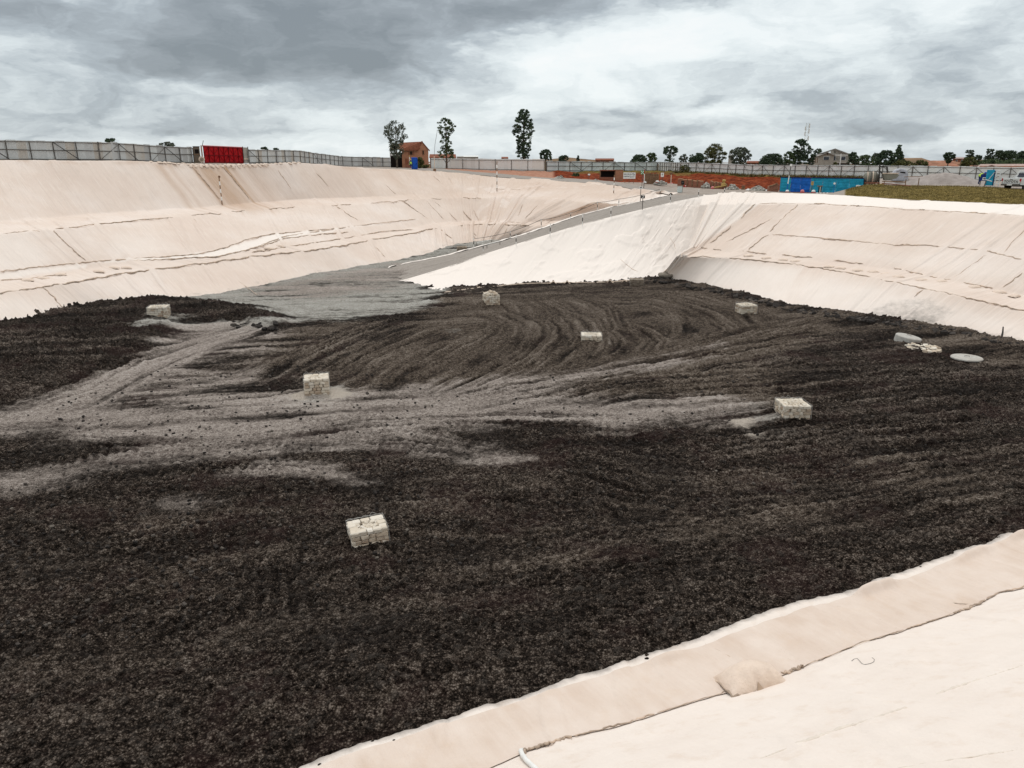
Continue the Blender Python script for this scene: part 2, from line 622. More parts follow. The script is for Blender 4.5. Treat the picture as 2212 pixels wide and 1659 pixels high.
def ground_mat():
    m, n, b = newmat('site_ground')
    P = n.new('ShaderNodeNewGeometry').outputs['Position']
    red = n.attr('red').outputs['Fac']; grs = n.attr('grass').outputs['Fac']; pink = n.attr('pink').outputs['Fac']; far = n.attr('far').outputs['Fac']
    f = n.noise(P, 1.3, 8, .7); f2 = n.noise(P, .25, 5, .6)
    c = n.ramp(f, [(.3, (.25, .205, .17)), (.55, (.35, .30, .26)), (.75, (.44, .38, .33))])
    wob = n.m('MULTIPLY', n.m('SUBTRACT', f, .5), .7)
    pk = n.ramp(f, [(.3, (.30, .145, .095)), (.6, (.42, .225, .155)), (.8, (.50, .32, .24))])
    c = n.mix(n.smooth(n.m('ADD', pink, wob), .3, .7), c, pk)
    rd = n.ramp(f, [(.38, (.055, .010, .0045)), (.48, (.145, .027, .009)), (.58, (.235, .050, .017)), (.70, (.33, .105, .042))])
    c = n.mix(n.smooth(n.m('ADD', red, wob), .3, .7), c, rd)
    gs = n.ramp(n.noise(P, 2.0, 8, .72), [(.34, (.065, .050, .015)), (.5, (.155, .115, .034)), (.66, (.255, .180, .062))])
    c = n.mix(n.smooth(n.m('ADD', grs, wob), .35, .65), c, gs)
    fr = n.ramp(n.noise(P, .03, 6, .6), [(.35, (.05, .05, .02)), (.5, (.14, .10, .05)), (.65, (.26, .13, .075))])
    c = n.mix(far, c, fr)
    n.put(b.inputs['Base Color'], c)
    b.inputs['Specular IOR Level'].default_value = .04
    b.inputs['Roughness'].default_value = .95
    bn = n.new('ShaderNodeBump'); bn.inputs['Strength'].default_value = .6; bn.inputs['Distance'].default_value = .15
    n.put(bn.inputs['Height'], f); n.put(b.inputs['Normal'], bn.outputs[0])
    return m


M_GROUND = ground_mat()
M_STONE = varied('pale_limestone', [(.37,.27,.195),(.55,.45,.345),(.64,.56,.455),(.72,.66,.575)], .9, 9, .5, 22, namt=.25)
M_STONED = varied('brown_stone', [(.15, .115, .085), (.24, .19, .145), (.32, .26, .20)], .9, 9, .5, 22)
M_WIRE = paint('galvanised_wire', (.55, .53, .50), .5, .6, var=.05)
M_CONC = paint('pale_concrete', (.44, .42, .385), .9, var=.1, scale=7, bump=.25, bscale=22, dirt=(.36, .30, .25))
M_SHEET = varied('galvanised_sheet', [(.48, .47, .455), (.58, .575, .56), (.66, .665, .65), (.53, .47, .405)], .55, 1.2, spec=.4)
M_SHEETG = varied('green_tinted_sheet', [(.55, .60, .58), (.63, .68, .66), (.69, .73, .71)], .55, 1.2, spec=.4, namt=.25)
M_SHEETW = varied('white_sheet', [(.72, .72, .69), (.80, .80, .775), (.76, .74, .69)], .6, 1.2, spec=.35, namt=.3)
M_POST = paint('weathered_post', (.125, .112, .10), .85, var=.2, scale=4)
M_POSTD = paint('dark_brace', (.055, .05, .046), .8, var=.2)
M_RED = paint('red_sheet', (.40, .006, .010), .5, var=.12, scale=2.5)
M_REDD = paint('red_frame', (.16, .004, .006), .6, var=.1)
M_PINK = paint('faded_red_edge', (.62, .22, .22), .7)
M_BLUE = paint('blue_plastic', (.012, .07, .36), .45, var=.12, scale=3)
M_TEAL = paint('teal_sheet', (.02, .29, .44), .5, var=.15, scale=2)
M_ROYAL = paint('royal_blue_sheet', (.014, .125, .48), .5, var=.15, scale=2)
M_NAVY = paint('navy_edge', (.01, .02, .08), .6)
M_BRICK = None
M_WHITE = paint('white_paint', (.78, .77, .74), .6, var=.04)
M_BLACK = paint('black_paint', (.015, .014, .014), .6, var=.1)
M_DARK = paint('dark_interior', (.012, .009, .008), .9, var=.1)
M_GREEN = paint('green_sign', (.01, .22, .06), .5)
M_YELLOW = paint('yellow_paint', (.44, .29, .10), .6, var=.12)
M_HIVIS = paint('hi_vis_yellow', (.50, .68, .08), .6, var=.08)
M_SKIN = paint('skin', (.13, .07, .045), .6, var=.05)
M_CLOTH = paint('dark_blue_clothes', (.02, .035, .10), .9, var=.15)
M_TRUNK = paint('bark', (.11, .085, .065), .95, var=.25, scale=2)
M_TRUNKP = paint('pale_bark', (.27, .23, .19), .9, var=.25, scale=2)
M_GRAVEL = varied('gravel_heap', [(.24, .20, .18), (.33, .285, .26), (.42, .37, .34)], .95, 1.5, .9, 9)
M_RUBBLE = varied('grey_rubble', [(.22, .20, .17), (.36, .34, .30), (.50, .48, .44)], .9, 6, .4, 15)


def brick_mat(name, c1, c2, mortar, sc):
    m, n, b = newmat(name)
    co = n.new('ShaderNodeTexCoord').outputs['Object']
    s = n.new('ShaderNodeSeparateXYZ'); n.put(s.inputs[0], co)
    v = n.comb(n.m('ADD', s.outputs[0], s.outputs[1]), s.outputs[2], 0.0)
    t = n.new('ShaderNodeTexBrick')
    n.put(t.inputs['Vector'], v)
    t.inputs['Color1'].default_value = (*c1, 1); t.inputs['Color2'].default_value = (*c2, 1); t.inputs['Mortar'].default_value = (*mortar, 1)
    t.inputs['Scale'].default_value = sc; t.inputs['Mortar Size'].default_value = .012
    t.inputs['Brick Width'].default_value = .3; t.inputs['Row Height'].default_value = .12
    f = n.noise(co, .9, 6, .65)
    c = n.mix(n.m('MULTIPLY', n.smooth(f, .45, .75), .5), t.outputs['Color'], tuple(x * .55 for x in c1))
    n.put(b.inputs['Base Color'], c)
    b.inputs['Roughness'].default_value = .92
    bn = n.new('ShaderNodeBump'); bn.inputs['Strength'].default_value = .4
    n.put(bn.inputs['Height'], n.noise(co, 7, 5, .6)); n.put(b.inputs['Normal'], bn.outputs[0])
    return m


M_BRICK = brick_mat('orange_brick', (.34, .135, .070), (.40, .175, .095), (.33, .20, .13), 1.0)
M_BRICKD = brick_mat('red_brick', (.24, .075, .040), (.30, .105, .060), (.26, .15, .10), 1.0)
M_TILE = paint('clay_tiles', (.215, .078, .045), .85, var=.2, scale=3, bump=.4, bscale=8)
M_TILEP = paint('pale_roof_tiles', (.42, .31, .27), .85, var=.15, scale=3, bump=.4, bscale=8)
M_PLASTER = paint('beige_render', (.38, .345, .30), .9, var=.07, scale=1.5, dirt=(.24, .215, .185), damt=.4)
M_ROOFG = paint('grey_roof', (.30, .285, .265), .7, var=.1, scale=2)
M_GLASS = paint('dark_glass', (.012, .015, .03), .12, var=.1, spec=.6)
M_WOOD = paint('weathered_wood', (.21, .125, .075), .9, var=.2, scale=4)
M_LEAF = varied('leaves', [(0.024, 0.039, 0.019), (0.060, 0.090, 0.039), (0.120, 0.158, 0.068), (0.203, 0.240, 0.120)], .75, .35, namt=.3, spec=.25)
M_LEAFG = varied('grey_green_leaves', [(0.033, 0.042, 0.030), (0.075, 0.090, 0.063), (0.135, 0.150, 0.105), (0.225, 0.240, 0.173)], .75, .35, namt=.3, spec=.25)
M_LEAFY = varied('yellowish_leaves', [(0.031, 0.034, 0.010), (0.072, 0.075, 0.021), (0.130, 0.127, 0.039), (0.195, 0.176, 0.065)], .75, .35, namt=.3, spec=.25)
M_LEAFD = varied('dark_leaves', [(0.017, 0.031, 0.020), (0.041, 0.065, 0.036), (0.082, 0.116, 0.061), (0.145, 0.184, 0.102)], .75, .35, namt=.3, spec=.25)
M_DRY = varied('dry_grass_blades', [(.085, .064, .020), (.165, .123, .038), (.25, .18, .066)], .9, 2.0)

# ------------------------------------------------------------------ the lined banks
XF = [-700, -450, -250, 0, 62, 162, 262, 325, 400, 450, 553, 646, 706, 743, 831, 906, 967, 1031, 1091, 1191, 1291, 1330, 1366, 1425, 1462]
YF = [336, 339, 342, 345.5, 344.5, 347, 346.5, 348.5, 354, 356, 355, 350.5, 355, 360, 364.5, 367.5, 371.5, 378, 384, 390, 397, 400.5, 409, 416, 415.5]
XFT = [-700, -450, -250, 0, 150, 300, 430, 550, 650, 740, 816, 906, 1031, 1091, 1191, 1291, 1330, 1366, 1425, 1462]
TF = [44, 50, 56, 64, 68, 73, 78, 84, 90, 95, 101, 106, 113, 115, 112, 106, 100, 94, 91, 92]
LY = dict(
    E=([-700, -450, 0, 172, 413, 620, 762, 816, 1066, 1228, 1340, 1400, 1450], [548, 524, 480, 464, 449, 433, 427, 425, 414, 418, 420, 420, 418]),
    D=([-700, -400, 0, 110, 300, 413, 586, 723, 816, 953, 1075, 1191, 1278, 1350, 1385, 1440], [560, 540, 506, 497, 476, 466, 451, 444, 438, 429, 427, 432, 438, 440, 436, 424]),
    C=([-400, -150, 0, 117, 248, 430, 586, 700, 812, 900, 960, 1033, 1155, 1240, 1330, 1400], [645, 624, 604, 590, 572, 556, 536, 522, 504, 489, 480, 476, 480, 472, 462, 450]),
    B=([-400, -90, 0, 91, 162, 251, 331, 455, 586, 703, 812, 887, 946, 1033, 1155, 1215, 1310, 1390], [690, 648, 635, 621, 611, 594, 583, 568, 550, 538, 517, 506, 492, 486, 488, 484, 472, 455]),
    A=([-500, -20, 0, 115, 200, 330, 480, 640, 790, 845, 930, 990, 1050, 1092, 1150, 1250, 1330], [790, 722, 718, 695, 670, 655, 632, 598, 572, 565, 545, 525, 519, 518, 514, 500, 485]))
LZ = dict(E=([-700, 0, 800, 1066, 1228, 1340, 1450], [4.85, 4.9, 5.05, 5.18, 5.32, 5.46, 5.56]), D=([-700, 0, 816, 1191, 1278, 1350, 1385, 1440], [4.4, 4.5, 4.55, 4.62, 4.78, 4.68, 4.89, 5.37]),
          C=([-400, 0, 816, 1060, 1155, 1240, 1400], [2.0, 2.05, 1.9, 1.9, 2.1, 2.85, 4.3]), B=([-400, 0, 1060, 1155, 1215, 1310, 1390], [1.6, 1.6, 1.6, 1.75, 2.4, 3.3, 4.1]), A=([-500, 1100, 1330], [0, 0, 0.3]))


def lpt(line, x):
    if line == 'F':
        return at(x, np.interp(x, XF, YF), np.interp(x, XFT, TF))
    return atz(x, np.interp(x, *LY[line]), np.interp(x, *LZ[line]))


ST = [(-690, -560, -470, -330, -260, -180), (-450, -350, -270, -150, -90, -20), (-250, -150, -85, 10, 70, 140), (-90, 5, 58, 150, 205, 270), (74, 165, 211, 291, 341, 398),
      (250, 330, 372, 445, 490, 540), (430, 500, 538, 600, 640, 680), (600, 660, 690, 745, 778, 810), (750, 800, 825, 870, 893, 915), (860, 905, 922, 952, 965, 975),
      (960, 985, 992, 1005, 1008, 1012), (1060, 1060, 1058, 1050, 1046, 1040), (1170, 1140, 1125, 1095, 1085, 1062), (1270, 1220, 1195, 1130, 1115, 1078),
      (1340, 1300, 1270, 1165, 1150, 1092), (1385, 1360, 1335, 1235, 1215, 1150), (1425, 1400, 1385, 1330, 1310, 1250), (1462, 1450, 1440, 1400, 1390, 1330)]


def dense_line(names, col, N):
    """one bank line through its stations, evenly resampled between the stations on the line itself"""
    xs = [s[col] for s in ST]
    u = np.linspace(0, len(xs) - 1, N)
    xi = np.interp(u, np.arange(len(xs)), xs)
    return np.array([lpt(names, x) for x in xi]), xi


def smooth_rows(P, it=2):
    for _ in range(it):
        P[1:-1] = (P[:-2] + 2 * P[1:-1] + P[2:]) / 4
    return P


def loft(lines, rows):
    """lines: list of (N,3); rows: subdivisions of each strip. -> (R,N,3), v coordinate"""
    out = [lines[0][None]]
    for a, b, r in zip(lines[:-1], lines[1:], rows):
        t = (np.arange(1, r + 1) / r)[:, None, None]
        out.append(a[None] * (1 - t) + b[None] * t)
    X = np.concatenate(out, 0)
    # round the creases
    for _ in range(3):
        Y = X.copy()
        Y[1:-1] = (X[:-2] + 2 * X[1:-1] + X[2:]) / 4
        X = Y
    return X


def uvs(X, mid):
    s = np.concatenate([[0], np.cumsum(np.linalg.norm(np.diff(X[mid], axis=0), axis=1))])
    v = np.concatenate([np.zeros((1, X.shape[1])), np.cumsum(np.linalg.norm(np.diff(X, axis=0), axis=2), axis=0)], 0)
    return np.broadcast_to(s[None], v.shape).copy(), v


def folds(s, v, seed, amp=1.0, freq=1.0):
    """lie of a loose sheet: fall-line wrinkles, sagging and slack folds"""
    z = (fbm(s * .55 * freq, v * .05, 3, seed) - .5) * .10
    z += (fbm(s * 1.9 * freq, v * .10, 3, seed + 20) - .5) * .07
    r = fbm(s * .9 * freq + v * .10, v * .07 + 5, 3, seed + 40)
    z += sst(r, .60, .74) * .09
    z += (fbm(s * .25, v * .3, 3, seed + 60) - .5) * .16
    z += (vn(s * 3.5, v * .9, seed + 80) - .5) * .03
    return z * amp * 1.15


BVH = []


def add_bvh(X, step=(3, 6)):
    Y = X[::step[0], ::step[1]]
    R, C = Y.shape[:2]
    v = [Vector(p) for p in Y.reshape(-1, 3)]
    f = [(i * C + j, i * C + j + 1, (i + 1) * C + j + 1, (i + 1) * C + j) for i in range(R - 1) for j in range(C - 1)]
    BVH.append(BVHTree.FromPolygons(v, f))


def hit(x, y, off=0.0):
    """the point of the site seen at a picture position, and its normal"""
    d = Vector(ray(x, y)).normalized()
    best = None
    for b in BVH:
        r = b.ray_cast(Vector((0, 0, H)), d)
        if r[0] is not None and (best is None or r[3] < best[2]):
            n = r[1] if r[1].z > 0 else -r[1]
            best = (r[0], n, r[3])
    if best is None or (d.z < 0 and (-H / d.z) < best[2]):
        if d.z < 0:
            p = Vector((0, 0, H)) + d * (-H / d.z)
            best = (p, Vector((0, 0, 1)), 0)
        else:
            best = (Vector(at(x, y, 100)), Vector((0, 0, 1)), 0)
    return best[0] + best[1] * off, best[1]


def pxmask(X, poly, soft):
    x, y, _ = proj(X)
    return sst(poly_sd(x, y, poly), -soft, soft)


# -- left and far bank
N = 1500
Ln = {}
for i, nm in enumerate('FEDCBA'):
    Ln[nm], Lx = dense_line(nm, i, N)
    if nm == 'F': FX = Lx
    Ln[nm] = smooth_rows(Ln[nm], 30)
cen = np.array([0.0, 60.0])
outw = Ln['F'][:, :2] - Ln['A'][:, :2]
outw /= np.linalg.norm(outw, axis=1)[:, None]
G = Ln['F'].copy(); G[:, :2] += outw * 1.2; G[:, 2] -= .22
A0 = Ln['A'].copy(); A0[:, :2] -= outw * .9; A0[:, 2] -= .55
LX = loft([G, Ln['F'], Ln['E'], Ln['D'], Ln['C'], Ln['B'], Ln['A'], A0], [10, 90, 30, 60, 30, 46, 8])
add_bvh(LX)
s_, v_ = uvs(LX, 100)
fan = sst(FX, 850, 1050)[None] * np.ones_like(v_)
LXd = LX.copy()
LXd[..., 2] += folds(s_, v_, 3, 1.0) * sst(v_, .3, 2.0)
radial = fbm(FX[None] * .055 + 0 * v_, v_ * .03, 3, 77)
LXd[..., 2] += fan * (sst(radial, .55, .75) * .22)
px, py, _ = proj(LX)
white = np.zeros(v_.shape)
white = np.maximum(white, .85 * pxmask(LX, [(1205, 492), (1250, 464), (1300, 440), (1382, 421), (1425, 413), (1480, 412), (1480, 425), (1387, 440), (1320, 452), (1252, 470)], 6))
white = np.maximum(white, .8 * pxmask(LX, [(190, 569), (250, 562), (344, 556), (482, 537), (586, 506), (762, 492), (860, 478), (904, 474), (803, 484), (700, 503), (613, 517), (517, 546), (465, 557), (380, 561), (250, 566)], 5))
white = np.maximum(white, .65 * pxmask(LX, [(-40, 592), (190, 569), (185, 580), (0, 604)], 5))
white = np.maximum(white, .5 * pxmask(LX, [(-40, 505), (60, 500), (120, 560), (60, 590), (-40, 600)], 30))
white = np.maximum(white, .45 * pxmask(LX, [(220, 500), (330, 500), (420, 545), (250, 560)], 22))
white = np.maximum(white, .45 * pxmask(LX, [(-60, 640), (90, 630), (260, 660), (100, 700), (-60, 720)], 25))
up = sst(v_, .6, 2.0) * (1 - sst(v_, 9.5, 13.5))
stain = np.zeros(v_.shape)
wob = (fbm(s_ * .0 + FX[None] * .02, v_ * .35, 3, 9) - .5) * 8
for c_, w_, a_ in ((338, 9, .5), (362, 5, .3), (412, 4, .75), (428, 12, .7), (447, 13, .8), (466, 9, .55), (481, 4, 1.1), (494, 8, .45), (530, 12, .2), (760, 20, .14), (835, 14, .2), (880, 20, .16)):
    stain += a_ * np.exp(-((FX[None] + wob - c_) / w_) ** 2)
stain *= .72 * up * (1 - .55 * sst(v_, 2, 12))
stain += .10 * sst(FX, 300, 900)[None] * up
stain += .13 * fan * (fbm(s_ * .3, v_ * .4, 3, 31) > .35)
stain += .28 * np.exp(-((v_ - 1.3) / .45) ** 2) * sst(fbm(s_ * .8, v_, 2, 4), .4, .7)
# trodden benches
dirt = np.zeros(v_.shape)
dirt += .55 * sst(-(np.abs(LX[..., 2] - .12)), -.30, 0) * sst(fbm(s_ * .7, v_ * .9, 3, 15), .42, .7)
liner_left = grid_mesh('geotextile_liner', LXd, M_FAB, dict(white=white, stain=np.clip(stain, 0, 1), dirt=dirt, suv=np.stack([s_, v_, 0 * v_], -1)))
tag(liner_left, 'cream geotextile liner terraced over the left and far banks below the red gate', 'liner', 'geotextile liners of the pit')

# -- ramp edges
RR = [(820, 622, -.35), (879, 605, 0.0), (983, 573, .75), (1046, 550, 1.45), (1113, 529, 2.2), (1188, 506, 3.0), (1255, 485, 3.7), (1320, 469.5, 4.25), (1387, 453, 4.8), (1450, 438, 5.25), (1510, 426, 5.65), (1565, 418, 5.95)]
RL = [(780, 596, -.35), (870, 571, .05), (966, 552, .65), (1046, 531, 1.25), (1092, 519, 1.65), (1163, 497, 2.6), (1252, 465.5, 3.75), (1320, 448, 4.5), (1387, 435.5, 5.05), (1447, 421.5, 5.5)]


def resample(pts, n):
    pts = np.asarray(pts, float)
    d = np.concatenate([[0], np.cumsum(np.linalg.norm(np.diff(pts, axis=0), axis=1))])
    u = np.linspace(0, d[-1], n)
    return np.stack([np.interp(u, d, pts[:, i]) for i in range(3)], 1)


NR = 500
rr = smooth_rows(resample([atz(*p) for p in RR], NR), 40)
rl = smooth_rows(resample([atz(*p) for p in RL], NR), 40)
RX = loft([rl, rr], [44])
uu, vv = uvs(RX, 20)
RXd = RX.copy()
crossv = vv / vv[-1:]
for c_ in (.22, .42, .6, .8):
    RXd[..., 2] -= .07 * np.exp(-((crossv - c_) / .05) ** 2)
RXd[..., 2] += (fbm(uu * 1.2, vv * 1.2, 4, 51) - .5) * .09
add_bvh(RX, (4, 10))
road = grid_mesh('ramp_road', RXd, M_ROAD, dict(suv=np.stack([uu, vv, 0 * vv], -1)))
tag(road, kind='structure')
road.name = 'road'

# left flank of the ramp berm, lined in white
ou = rl[:, :2] - rr[:, :2]; ou /= np.linalg.norm(ou, axis=1)[:, None]
k0 = rl.copy(); k0[:, 2] += .03
k1 = rl.copy(); k1[:, :2] += ou * .2; k1[:, 2] += .015
k2 = rl.copy(); k2[:, :2] += ou * .9; k2[:, 2] -= .05
k3 = rl.copy(); k3[:, :2] += ou * (.9 + 1.7 * (np.maximum(rl[:, 2:3], 0) + .3)); k3[:, 2] = -.3
KX = loft([k0, k1, k2, k3], [5, 6, 26])
ks, kv = uvs(KX, 6)
KX[..., 2] += folds(ks, kv, 91, .5)
flank = grid_mesh('geotextile_liner', KX, M_FAB, dict(white=np.full(kv.shape, .95), stain=0 * kv, dirt=0 * kv, suv=np.stack([ks, kv, 0 * kv], -1)))
tag(flank, 'white liner strip folded along the far side of the gravel ramp', 'liner', 'geotextile liners of the pit')

# -- white slope between the ramp and the soil
TOE = [(815, 618, -.35), (879, 608, -.12), (915, 622, -.1), (950, 634, -.1), (1033, 625, -.1), (1130, 616, -.1), (1225, 614.5, -.1), (1318, 613, -.1), (1400, 606, -.1), (1466, 603, -.1)]
NW = 800
wt = resample([atz(*p) for p in RR] + [atz(1600, 416.5, 6.05)], NW)
wt = smooth_rows(wt, 30)
wb = np.array([atz(*p) for p in TOE])
# match the toe to the crest along the fall line
uc = np.array([0, .03, .10, .17, .30, .43, .56, .70, .86, 1.0])
ub = np.linspace(0, 1, NW)
wb = np.stack([np.interp(ub, uc, wb[:, i]) for i in range(3)], 1)
wb = smooth_rows(wb, 25)
wo_ = wb[:, :2] - wt[:, :2]; wo_ /= np.linalg.norm(wo_, axis=1)[:, None] + 1e-6
wb0 = wb.copy(); wb0[:, :2] += wo_ * .8; wb0[:, 2] -= .5
wlip = wt.copy(); wlip[:, :2] -= wo_ * .25; wlip[:, 2] += .05
WX = loft([wlip, wt, wb, wb0], [4, 90, 6])
add_bvh(WX)
ws, wv = uvs(WX, 50)
vr = wv / wv[-1:]
WXd = WX.copy()
wf = folds(ws, wv, 131, .42)
wf += sst(fbm(ws * .5 - wv * .35, wv * .25 + ws * .1, 3, 141), .58, .72) * .10
wf -= .55 * np.sin(np.clip(vr, 0, 1) * math.pi) * sst(ws, 4, 14)          # the sheet sags in the middle
WXd[..., 2] += wf * sst(wv, .3, 1.2)
wd = .55 * sst(vr, .85, 1.0) * sst(fbm(ws * .8, wv * 1.5, 3, 3), .42, .7) + .25 * (fbm(ws * .9, wv * .9, 3, 8) > .70)
liner_white = grid_mesh('geotextile_liner', WXd, M_FAB, dict(white=np.full(wv.shape, 1.05), stain=.04 * (1 - vr), dirt=wd, suv=np.stack([ws, wv, 0 * wv], -1)))
tag(liner_white, 'bright white liner sagging on the slope between gravel ramp and dark soil', 'liner', 'geotextile liners of the pit')

# -- right bank
RLY = dict(F=([1480, 1535, 1565, 1624, 1735, 1829, 1971, 2212, 2900], [424.5, 420.5, 418.5, 416.5, 418, 422, 432, 442, 471]),
           E=([1480, 1530, 1632, 1774, 1987, 2212, 2900], [444, 440, 440, 441, 454, 468, 511]),
           C=([1470, 1495, 1554, 1676, 1813, 1932, 2018, 2128, 2212, 2700], [534, 538, 544, 554, 568, 584, 603, 624, 638, 716]),
           B=([1430, 1495, 1617, 1735, 1853, 1991, 2128, 2212, 2600], [551, 554, 562, 574, 594, 623, 653, 672, 764]),
           A=([1380, 1425, 1455, 1577, 1703, 1806, 1932, 2081, 2168, 2212, 2300, 2500], [602, 602, 606, 629, 662, 678, 696, 718, 738, 750, 773, 828]))
RLZ = dict(F=([1480, 1565, 1700, 2900], [5.95, 6.0, 6.15, 6.25]), E=([1480, 2900], [5.75, 5.75]), C=([1450, 1600, 1853, 2018, 2212, 2700], [2.35, 2.3, 2.2, 1.95, 1.62, 1.4]),
           B=([1430, 1600, 1853, 2000, 2212, 2600], [2.1, 2.05, 1.95, 1.7, 1.32, 1.1]), A=([1380, 2500], [0, 0]))
RST = [(1520, 1512, 1488, 1462, 1424), (1660, 1642, 1520, 1492, 1452), (1745, 1723, 1606, 1572, 1526), (1900, 1880, 1735, 1696, 1645), (2080, 2055, 1892, 1845, 1785),
       (2260, 2235, 2060, 2000, 1930), (2450, 2420, 2225, 2160, 2085), (2650, 2620, 2410, 2335, 2250), (2900, 2860, 2640, 2550, 2450)]
NQ = 1100
Rn = {}
for i, nm in enumerate('FECBA'):
    xi = np.interp(np.linspace(0, len(RST) - 1, NQ), np.arange(len(RST)), [s[i] for s in RST])
    if nm == 'F': RFX = xi
    Rn[nm] = smooth_rows(np.array([atz(x, np.interp(x, *RLY[nm]), np.interp(x, *RLZ[nm])) for x in xi]), 20)
outw = Rn['F'][:, :2] - Rn['A'][:, :2]; outw /= np.linalg.norm(outw, axis=1)[:, None]
G = Rn['F'].copy(); G[:, :2] += outw * 1.0; G[:, 2] -= .2
A0 = Rn['A'].copy(); A0[:, :2] -= outw * .9; A0[:, 2] -= .55
QX = loft([G, Rn['F'], Rn['E'], Rn['C'], Rn['B'], Rn['A'], A0], [10, 40, 100, 28, 50, 8])
add_bvh(QX)
qs, qv = uvs(QX, 80)
QXd = QX.copy()
QXd[..., 2] += folds(qs, qv, 203, .75) * sst(qv, .3, 1.5)
wedge = 1 - sst(RFX, 1560, 1700)
QXd[..., 2] += wedge[None] * sst(fbm(RFX[None] * .07 + 0 * qv, qv * .04, 3, 88), .5, .7) * .2
qw = np.zeros(qv.shape)
qw = np.maximum(qw, .95 * pxmask(QX, [(1440, 400), (2320, 430), (2320, 474), (1987, 453), (1774, 440), (1640, 441), (1596, 474), (1506, 534), (1440, 590)], 5))
qw = np.maximum(qw, .55 * pxmask(QX, [(1560, 625), (1640, 580), (1853, 605), (2212, 690), (2300, 780), (2080, 720), (1703, 665)], 30))
qw = np.maximum(qw, .40 * pxmask(QX, [(1700, 515), (1850, 530), (2212, 570), (2212, 630), (1900, 575), (1660, 545)], 25))
qw = np.maximum(qw, .62 * pxmask(QX, [(1430, 606), (1496, 556), (1617, 565), (1735, 578), (1703, 665), (1577, 632)], 16))  # bank foot by the corner whitened in colour to offset its shade
qst = .12 * (1 - sst(RFX, 1640, 1760))[None] * np.ones_like(qv)
qst = qst + .20 * np.exp(-((RFX[None] - 2290) / 25) ** 2) * sst(qv, 2, 4) * (1 - sst(qv, 9, 11))
qd = .62 * pxmask(QX, [(1850, 668), (1935, 640), (2010, 636), (2090, 676), (2010, 706), (1905, 690)], 26)
qd += .40 * pxmask(QX, [(1830, 680), (2000, 690), (2212, 720), (2300, 800), (2212, 760), (2000, 712)], 22)
qd += .30 * sst(-np.abs(QX[..., 2] - .1), -.3, 0) * sst(fbm(qs * .8, qv, 3, 12), .42, .7)
liner_right = grid_mesh('geotextile_liner', QXd, M_FAB, dict(white=qw, stain=np.clip(qst, 0, 1), dirt=qd, suv=np.stack([qs, qv, 0 * qv], -1)))
tag(liner_right, 'cream geotextile liner on the right bank with sandbags and a grey smear', 'liner', 'geotextile liners of the pit')

# -- near bank under the camera: coordinates a (along) and b (up the slope)
AX = np.array([.867, .498]); BX = np.array([.498, -.867])
E0 = [(300, 1768), (605, 1659), (685, 1626), (750, 1604), (915, 1554), (1106, 1497), (1231, 1456), (1386, 1408), (1556, 1348), (1731, 1291), (1856, 1266), (1876, 1251), (2006, 1208), (2161, 1151), (2212, 1140), (2500, 1040), (2900, 900)]
E1 = [(300, 1790), (605, 1682), (750, 1625), (1106, 1513), (1321, 1449), (1456, 1409), (1521, 1391), (1726, 1316), (1956, 1248), (2161, 1168), (2212, 1156), (2500, 1055), (2900, 915)]
E2 = [(300, 1980), (700, 1800), (1040, 1668), (1136, 1626), (1226, 1598), (1356, 1564), (1546, 1504), (1721, 1449), (1856, 1394), (2031, 1339), (2111, 1309), (2156, 1284), (2212, 1271), (2500, 1160), (2900, 1010)]
ZE, ZS = 1.0, 1.15


def ab(pts, z):
    P = np.array([atz(x, y, z)[:2] for x, y in pts])
    return P @ AX, P @ BX


a0, b0 = ab(E0, ZE); a1, b1 = ab(E1, ZE + .02); a2, b2 = ab(E2, ZS)
aa = np.linspace(-11, 24, 1400)


def bs(a, p, q, k_=5):
    r = np.interp(a, p, q)
    if k_ and np.ndim(r) == 1 and len(r) > 50:
        kk = np.ones(k_) / k_
        r = np.convolve(np.pad(r, k_ // 2, 'edge'), kk, 'valid')
    return r


B0 = bs(aa, a0, b0) + (fbm(aa * 1.3, aa * 0, 3, 5) - .5) * .12 + (fbm(aa * 7, aa * 0, 3, 8) - .5) * .07
B1 = bs(aa, a1, b1) + .09 + (fbm(aa * 1.7, aa * 0, 3, 6) - .5) * .05
B2 = bs(aa, a2, b2) + (fbm(aa * 1.5, aa * 0, 4, 7) - .5) * .07


def nz(a, b):
    """height of the near bank"""
    e0, e2 = np.interp(a, aa, B0), np.interp(a, aa, B2)
    z = ZE + (ZS - ZE) * np.clip((b - e0) / (e2 - e0), 0, 1)
    return np.minimum(z + np.maximum(b - e2, 0) / 1.75, 7.65)


